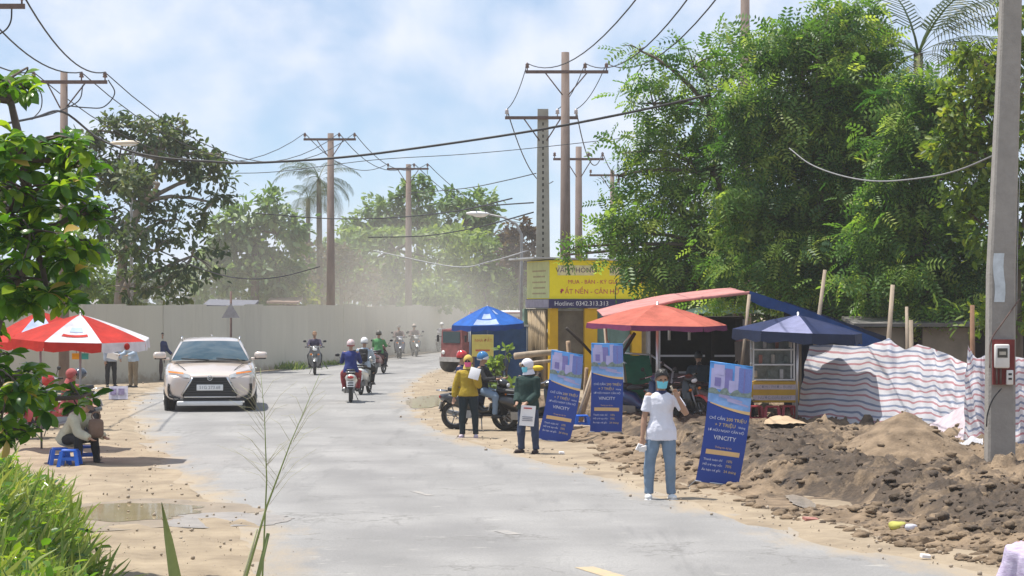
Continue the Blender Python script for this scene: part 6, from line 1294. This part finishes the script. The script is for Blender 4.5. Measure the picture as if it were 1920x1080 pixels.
for i, (x, Y, w, d, h, rz, m, lb) in enumerate(((1085, 44.2, .5, .12, .05, .3, m_wood, 'short brown plank lying beside the blue stool'), (1096, 43.8, .7, .10, .04, -.2, m_spole, 'pale plank lying across the mud between the banners'), (1070, 43.6, .4, .14, .05, .6, m_spole, 'broken pale board by the foot of the tilted banner'))):
    q = MB(); q.box((0, 0, 0), (w, d, h), (.1, .05, rz)); tag(q.build('plank', m, loc=V(at_ground(x, Y).x, Y, gz(at_ground(x, Y).x, Y) + .06)), lb, 'plank')
p = V(at_ground(1085, 45.2).x, 45.2, .35); bk = thing('basket', 'woven bamboo basket tipped on its side among the timbers', 'basket', p); q = MB(); q.torus((0, 0, .1), (.6, -.5, .6), .17, .02, 16, 6); q.grid(lambda u, v_: Vector((.6, -.5, .6)).to_track_quat('Z', 'Y').to_matrix() @ Vector((.17 * math.cos(u * 6.283) * (1 - .3 * v_), .17 * math.sin(u * 6.283) * (1 - .3 * v_), -.18 * v_)) + Vector((0, 0, .1)), 16, 4); q.build('weave', mat('wicker', (.42, .33, .2), .8, vs=30, var=.3), bk)
q = MB(); q.ell((0, 0, 0), (.13, .11, .06)); tag(q.build('cloth_cap', mat('cap_yellow', (.62, .45, .03), .8), loc=P(1008, 690, 47)), 'yellow cap on a post behind the white hood', 'cap'); q = MB(); q.tube([(0, 0, 0), (0, 0, P(1008, 694, 47).z)], .025, n=6); tag(q.build('post', m_spole, loc=at_ground(1008, 47)), 'short post carrying a yellow cap behind the white hood', 'post')
# rubble mound behind the riders
q = MB(); q.grid(lambda u, v_: (lambda x, y: (x, y, max(-.05, .55 * (1 - (x * x / 1.2 + y * y / 1.5)) + .14 * noise.noise(Vector((x * 4, y * 4, 3))) + .06 * noise.noise(Vector((x * 11, y * 11, 1))))))(-1.2 + 2.4 * u, -1.3 + 2.6 * v_), 46, 46); o = q.build('rubble_mound', m_mud, loc=V(at_ground(985, 51).x, 51, -.03)); tag(o, kind='structure')

# ================================================================ ROLL-UP BANNERS
b_navy = mat('banner_navy', (.018, .055, .30), .5, var=.06, vs=3); b_sky = mat('banner_sky', (.10, .30, .68), .5, var=.15, vs=3); b_lil = mat('banner_lilac', (.36, .34, .55), .5, var=.1); b_vio = mat('banner_violet', (.17, .15, .36), .5, var=.12, vs=12); b_blt = mat('banner_tower', (.13, .17, .42), .5, var=.2, vs=18, stretch=(8, 8, 1))
b_grn = mat('banner_trees', (.17, .22, .20), .5, var=.4, vs=24); b_wat = mat('banner_water', (.20, .36, .66), .5, var=.15, vs=8); b_gold = mat('banner_gold', (.72, .48, .22), .5, var=.08); b_wt = mat('banner_white', (.72, .74, .80), .5, var=.03); b_yel = mat('banner_yellow', (.70, .52, .16), .5, var=.03)
def banner(label, loc, tilt, rz, bow=.03):
    root = thing('roll_up_banner', label, 'banner', loc, rz, 'blue advertising banners'); W_, H_ = .60, 1.66
    ct, st = math.cos(tilt), math.sin(tilt)
    def fn(lift):
        def f(x, y): t = y / H_; bx_ = x + bow * math.sin(t * 3.0); d = -.05 * math.sin(t * 3.14) * (1 + bow * 8) + .018 * math.sin(x * 9 + t * 5) - lift - .18 * (1 - t) ; return Vector((bx_ * ct + y * st, d + .18, y * ct - bx_ * st))
        return f
    f0 = fn(0)
    q = MB(); q.grid(lambda u, v_: f0((u - .5) * W_, v_ * H_), 8, 24); q.build('sheet', b_navy, root)
    def patch(name, m, x0, x1, y0, y1, lift, nu=6, nv=8, top=None, bot=None):
        f = fn(lift); q = MB()
        def g_(u, v_): a = y0 + (bot(u) if bot else 0); b_ = y1 + (top(u) if top else 0); return f(x0 + (x1 - x0) * u, a + (b_ - a) * v_)
        q.grid(g_, nu, nv); return q.build(name, m, root)
    e = W_ / 2; arc = lambda u: .10 * (1 - u) ** 2 * 1.0 + .012
    patch('picture', b_sky, -e, e, 1.04, H_, .003, 10, 12, bot=lambda u: .10 * (1 - u) ** 1.6 - .02)
    pic = []
    def bl(m, x0, x1, y0, y1, l_=.006): patch('printed_building', m, x0 * W_ - e, x1 * W_ - e, y0, y1, l_, 2, 3)
    patch('printed_water', b_wat, -e, e, 1.06, 1.24, .0045, 8, 3, bot=lambda u: .09 * (1 - u) ** 1.6 - .03)
    bl(b_lil, .04, .40, 1.30, 1.58); bl(b_lil, .09, .34, 1.50, 1.64, .0075); bl(b_vio, .13, .27, 1.34, 1.46, .009); bl(b_vio, .36, .53, 1.28, 1.60, .0075); bl(b_lil, .46, .60, 1.27, 1.44, .009); bl(b_lil, .58, .71, 1.27, 1.65, .0075); bl(b_blt, .68, .985, 1.25, 1.63, .009); bl(b_vio, .80, .83, 1.25, 1.62, .0105)
    patch('printed_trees', b_grn, -e, e, 1.235, 1.30, .012, 12, 2, top=lambda u: .03 * math.sin(u * 21) + .02 * math.sin(u * 47))
    for a, b_, y in ((.25, .8, 1.15), (.45, .95, 1.10), (.1, .5, 1.2)): patch('printed_path', b_lil, (a - .5) * W_, (b_ - .5) * W_, y, y + .025, .0075, 4, 1, top=lambda u: .06 * (1 - u), bot=lambda u: .05 * (1 - u))
    patch('gold_arc', b_gold, -e + .04, e, 1.0, 1.045, .009, 10, 1, bot=lambda u: .10 * (1 - u) ** 1.6, top=lambda u: .10 * (1 - u) ** 1.6 - .03 * (1 - u))
    f = fn(.006)
    for tx, sz, m, x, y, al in (('CHỈ CẦN', .052, b_wt, -.03, .90, 'RIGHT'), ('200 TRIỆU', .062, b_yel, -.015, .90, 'LEFT'), ('+ 7 TRIỆU', .066, b_yel, -.02, .815, 'CENTER'), ('/tháng', .04, b_wt, .16, .81, 'LEFT'), ('SỞ HỮU NGAY CĂN HỘ', .046, b_wt, 0, .735, 'CENTER'), ('VINCITY', .082, b_wt, 0, .635, 'CENTER'), ('Thông tin dự án', .036, b_gold, 0, .505, 'CENTER'),
                               ('Thanh toán chỉ', .044, b_wt, -.25, .325, 'LEFT'), ('10%', .052, b_yel, .07, .325, 'LEFT'), ('Hỗ trợ vay vốn', .044, b_wt, -.25, .255, 'LEFT'), ('70%', .052, b_yel, .07, .255, 'LEFT'), ('Ân hạn nợ gốc', .044, b_wt, -.25, .18, 'LEFT'), ('24 tháng', .05, b_yel, .06, .18, 'LEFT')):
        text(tx, sz, m, root, f, loc=(x, y), align=al)
    patch('gold_strip', b_gold, -.235, .235, .40, .465, .005, 6, 2)
    q = MB(); q.tube([f0(-e, H_), f0(e, H_)], .014, n=6); q.build('top_rod', mat('rod_blue', (.03, .2, .5), .4), root); q = MB(); q.tube([f0(-e, .005), f0(e, .005)], .012, n=6); q.build('bottom_rod', m_alu, root)
    for sg in (1, -1):
        q = MB(); q.tube([f0(0, .80) + V(0, .08, 0), f0(sg * e * .95, .02) + V(0, .04, 0), f0(sg * e * 1.35, -.09) + V(0, -.05, -.02)], .008, n=5); q.build('leg', m_steel, root)
    q = MB(); q.tube([f0(0, .80) + V(0, .08, 0), f0(0, H_) + V(0, .02, 0)], .009, n=5); q.build('stay', m_steel, root); q = MB(); a = f0(0, .8) + V(0, .08, 0); q.tube([a, V(a.x, .85, -.03)], .009, n=5); q.build('rear_leg', m_steel, root)
    return root
banner('blue banner standing alone in the mud, leaning right behind the man on the phone', V((1344 - 960) / FPX * 31.0, 31.0, gz((1344 - 960) / FPX * 31.0, 30.9) + .03), .135, .02)
banner('blue banner tilted sharply right, directly beside the person with the white hood', V((1037 - 960) / FPX * 41.6, 41.6, .0), .165, .05, .05)
banner('blue banner standing upright between the timbers and the parked motorbikes', V((1136 - 960) / FPX * 42.2, 42.2, gz((1136 - 960) / FPX * 42.2, 42.1) + .02), .018, 0, .01)

# ================================================================ STRIPED SHEETING, STAKES AND THE LOT BEHIND
ST_ = cloth('striped_sheeting', (.95, .95, .95), tr=.5, var=.06, stripe=(.205, [(0, (.84, .84, .88)), (.28, (.62, .32, .35)), (.44, (.86, .85, .89)), (.72, (.31, .36, .50)), (.90, (.84, .84, .88))]))
def sheeting(label, tops, bots, folds, seed, flip=0):
    """cloth between a top line and a ground line given as (photo x, photo y, distance)"""
    root = thing('striped_sheeting', label, 'plastic sheeting', at_ground(tops[0][0], tops[0][2])); o_ = Vector(root.location); nu, nv = 110, 34; vs, sv = [], []
    def lerp_(ps, u):
        L_ = [0]
        for a, b_ in zip(ps, ps[1:]): L_.append(L_[-1] + (P(*b_) - P(*a)).length)
        d = u * L_[-1]
        for i in range(len(ps) - 1):
            if d <= L_[i + 1] + 1e-6: return P(*ps[i]).lerp(P(*ps[i + 1]), (d - L_[i]) / (L_[i + 1] - L_[i]))
        return P(*ps[-1])
    for j in range(nv + 1):
        for i in range(nu + 1):
            u, v_ = i / nu, j / nv; a, b_ = lerp_(tops, u), lerp_(bots, u); p = b_.lerp(a, v_)
            fo = .12 * math.sin(u * folds * 6.283 + 3.2 * noise.noise(Vector((u * 3, v_ * 1.2, seed)))) * (.5 + .6 * noise.noise(Vector((u * 5, 1, seed))) + .3 * v_)
            w = noise.noise(Vector((u * 9, v_ * 4, seed + 3))) * .09 + noise.noise(Vector((u * 25 + v_ * 6, v_ * 9, seed + 6))) * .035
            w -= .13 * abs(noise.noise(Vector((u * 11 + v_ * 3.5, v_ * 1.6 - u * 3, seed + 20)))) ** .8
            p = p + Vector((w * .5, fo + w, .05 * noise.noise(Vector((u * 7, v_ * 3, seed + 9))) * (1 - v_) * v_ * 4)); vs.append(tuple(p - o_))
            sv.append(p.z * .96 + .075 * noise.noise(Vector((u * 9, v_ * 2, seed + 12))) + .03 * noise.noise(Vector((u * 24, v_ * 5, seed + 2))) + fo * .12 + flip * u)
    fs = [(j * (nu + 1) + i, j * (nu + 1) + i + 1, (j + 1) * (nu + 1) + i + 1, (j + 1) * (nu + 1) + i) for j in range(nv) for i in range(nu)]
    me = bpy.data.meshes.new('sheet'); me.from_pydata(vs, [], fs); me.materials.append(ST_); me.attributes.new('sv', 'FLOAT', 'POINT').data.foreach_set('value', sv); me.polygons.foreach_set('use_smooth', [True] * len(fs)); link('sheet', me, root)
    return root
sheeting('long red, white and blue striped plastic sheet hung as a screen on stakes', [(1518, 648, 47.3), (1560, 646, 47.1), (1620, 650, 46.6), (1655, 640, 46.1), (1667, 633, 45.9), (1698, 656, 45.4), (1722, 645, 45.1), (1765, 658, 43.9), (1818, 684, 42.6)],
         [(1492, 786, 46), (1540, 800, 45.5), (1600, 812, 45), (1680, 808, 44.2), (1735, 806, 43.4), (1790, 806, 42.2), (1820, 812, 41.5)], 7, 1, .15)
sheeting('striped plastic sheet behind the concrete pole, its corner peaking on a stake', [(1814, 644, 39.2), (1832, 672, 39.0), (1856, 664, 38.8), (1900, 668, 38.6), (1925, 672, 38.5), (1990, 668, 38)], [(1808, 848, 39), (1840, 852, 38.8), (1880, 858, 38.6), (1925, 856, 38.4), (1990, 862, 38)], 5, 7)
q = MB(); q.M = None
def tri(u, v_): p = P(1728, 806, 42.6).lerp(P(1813, 758, 41.2), u).lerp(P(1728, 808, 42.2).lerp(P(1812, 832, 39.4), u), v_); p.z += .05 * noise.noise(p * 4); return p
q.grid(tri, 14, 10); tag(q.build('loose_sheet', cloth('sheet_pinkwhite', (.66, .56, .60), tr=.3)), 'loose pinkish-white plastic flap spread at the foot of the striped screen', 'plastic sheet')
q = MB(); q.grid(lambda u, v_: (lambda p: (p.x, p.y, gz(p.x, p.y) + .06 + .06 * noise.noise(Vector((u * 4, v_ * 4, 2)))))(at_ground(1798 + 45 * u, 36.6 + .7 * v_)), 10, 8); tag(q.build('sheet_scrap', ST_), 'crumpled scrap of striped sheet on the mud left of the concrete pole', 'plastic scrap')
STK = 'stakes holding the sheeting'
for i, (x0, y0, x1, y1, Y, r, m, lb) in enumerate(((1547, 506, 1505, 790, 47.5, .045, m_spole, 'tallest pale stake leaning at the left end of the striped screen'), (1674, 534, 1650, 800, 46.1, .052, m_spole, 'thick pale stake at the peak of the striped screen'), (1708, 600, 1708, 800, 46.3, .05, m_spole, 'short pale stake just right of the screen peak'), (1823, 572, 1820, 830, 41.8, .05, mat('reddish_wood', (.22, .12, .07), .85, var=.3, vs=6), 'reddish-brown post beside the concrete pole'), (1700, 575, 1700, 790, 48, .04, m_spole, 'thin pale stake farther back behind the screen'))):
    a, b_ = P(x0, y0, Y), P(x1, y1, Y); b_.z = -.05; q = MB(); q.tube([a, (a + b_) / 2 + V(.02, 0, 0), b_], [r * .85, r, r], n=8); tag(q.build('stake', m), lb, 'stake', STK)
p = at_ground(1725, 52); sh = thing('shed', 'weathered low shed with dark openings behind the striped screen', 'shed', p)
m_shed = mat('shed_render', (.24, .205, .165), .9, var=.25, vs=2)
for x0, x1 in ((-1.3, -.35), (.05, 1.15)): q = MB(); q.box(((x0 + x1) / 2, 0, 1.0), (x1 - x0, .14, 2.0)); q.build('wall', m_shed, sh)
for i, x in enumerate((-1.38, -.3, 1.2, 2.1)): q = MB(); q.box((x, -.06, 1.05), (.11, .11, 2.1)); q.build('post', m_spole, sh)
q = MB(); q.box((.6, 1.2, 1.0), (4.2, .1, 2.0)); q.build('back_wall', m_dkw, sh); q = MB(); q.box((.6, .55, 2.14), (4.4, 1.9, .08), (.08, 0, 0)); q.build('roof', mat('roof_fibre', (.16, .15, .14), .9), sh)
q = MB(); q.box((.5, -.10, .62), (2.6, .06, .12)); q.build('beam', m_wood, sh)
# cardboard, trash, small litter
q = MB(); q.grid(lambda u, v_: (lambda p: (p.x, p.y, gz(p.x, p.y) * .3 + .20 + .09 * math.sin(u * 4.5 + 1) * v_ + .05 * noise.noise(Vector((u * 5, v_ * 5, 8)))))(at_ground(1432 + 112 * u + 12 * v_, 43.2 + 1.0 * v_)), 16, 8); tag(q.build('cardboard', mat('cardboard', (.45, .33, .21), .85, vs=4)), 'curled sheet of brown cardboard lying below the striped screen', 'cardboard')
def bag(label, px, py, r, m, sd):
    c = G(px, py); q = MB(); q.ell((0, 0, 0), (r, r * .8, r * .55), None, 16, 10)
    q.v = [tuple(Vector(v_) * (1 + .45 * noise.noise(Vector(v_) * (2.2 / r) * .5 + Vector((sd, 0, 0))))) for v_ in q.v]; return tag(q.build('plastic_bag', m, loc=(c.x, c.y, gz(c.x, c.y) + r * .3)), label, 'plastic bag')
bag('crumpled yellow plastic bag at the edge of the mud', 1682, 1000, .10, cloth('bag_yellow', (.62, .60, .16), tr=.3), 1); bag('crumpled white plastic bag beside the yellow one', 1708, 1003, .07, cloth('bag_white', (.68, .68, .75), tr=.3), 4)
for i, (px, py, w, m, lb) in enumerate(((1735, 1048, .10, m_paper, 'white paper scrap on the sand near the bottom right corner'), (1520, 978, .18, mat('faded_red_strip', (.36, .16, .13), .8), 'faded red strip lying where the sand meets the mud'), (1053, 852, .09, m_paper, 'white scrap of paper on the sand by the hooded person'), (1385, 902, .05, m_white, 'small white cup near the leaning banner'))):
    c = G(px, py); q = MB(); q.box((0, 0, 0), (w, w * .5, .03), (.2, .1, .4)); tag(q.build('litter', m, loc=(c.x, c.y, gz(c.x, c.y) + .03)), lb, 'litter')
# info board lying on the verge at the left
c = at_ground(222, 59.5); ib = thing('display_board', 'small pale board with mauve pictures propped on the sand beyond the parasol', 'display board', c, .1); q = MB(); q.box((0, 0, .19), (.50, .03, .36), (-.3, 0, 0)); q.build('panel', mat('board_pale', (.55, .53, .62), .6), ib)
for x in (-.13, .08): q = MB(); q.box((x, -.03, .22), (.16, .012, .17), (-.3, 0, 0)); q.build('printed_picture', mat('board_mauve', (.22, .18, .30), .6, vs=14, var=.5), ib)
q = MB(); q.box((0, .16, .15), (.4, .02, .32), (.4, 0, 0)); q.build('prop', m_steel, ib)
# undergrowth closing the lot behind the stalls
pos, out, tips, tint = crown_points([(x, 600 - 20 * math.sin(x * .02), 80, 90) for x in range(1120, 3000, 80)], 72, .5, .4, 5, kper=6); v, f, tt = foliage(pos, out, tint, T_BROAD, .4, 1); tag(np_mesh('undergrowth', v, f, lm_mid, tt), kind='stuff')
# the dust the bikes throw up over the far bend
m_du, t, vv = volume('dust_air', .0, (.80, .765, .70))
tcn = t.nodes.new('ShaderNodeTexCoord'); nn = t.nodes.new('ShaderNodeTexNoise'); nn.inputs['Scale'].default_value = .22; nn.inputs['Detail'].default_value = 3; t.links.new(tcn.outputs['Object'], nn.inputs['Vector'])
vl = t.nodes.new('ShaderNodeVectorMath'); vl.operation = 'LENGTH'; mp2 = t.nodes.new('ShaderNodeMapping'); mp2.inputs['Scale'].default_value = (1 / 13, 1 / 17, 1 / 7.5); t.links.new(tcn.outputs['Object'], mp2.inputs[0]); t.links.new(mp2.outputs[0], vl.inputs[0])
fo = t.nodes.new('ShaderNodeMapRange'); fo.inputs[1].default_value = .0; fo.inputs[2].default_value = 1.0; fo.inputs[3].default_value = 1; fo.inputs[4].default_value = 0; t.links.new(vl.outputs['Value'], fo.inputs[0])
nr = t.nodes.new('ShaderNodeMapRange'); nr.inputs[1].default_value = .35; nr.inputs[2].default_value = .7; nr.inputs[3].default_value = .01; nr.inputs[4].default_value = .075; t.links.new(nn.outputs[0], nr.inputs[0])
ml = t.nodes.new('ShaderNodeMath'); ml.operation = 'MULTIPLY'; t.links.new(fo.outputs[0], ml.inputs[0]); t.links.new(nr.outputs[0], ml.inputs[1]); t.links.new(ml.outputs[0], vv.inputs['Density'])
q = MB(); q.ell((0, 0, 0), (13, 17, 7.5), None, 20, 12); tag(q.build('dust_cloud', m_du, loc=(-7.5, 108, 1.2)), kind='stuff')
# ================================================================ apply the queued modifiers in one pass
if LATER:
    dg = bpy.context.evaluated_depsgraph_get()
    new = [(o, bpy.data.meshes.new_from_object(o.evaluated_get(dg), depsgraph=dg)) for o in LATER]
    for o, me in new:
        o.modifiers.clear(); old = o.data; nm = old.name; o.data = me
        me.polygons.foreach_set('use_smooth', [True] * len(me.polygons)); me.update()
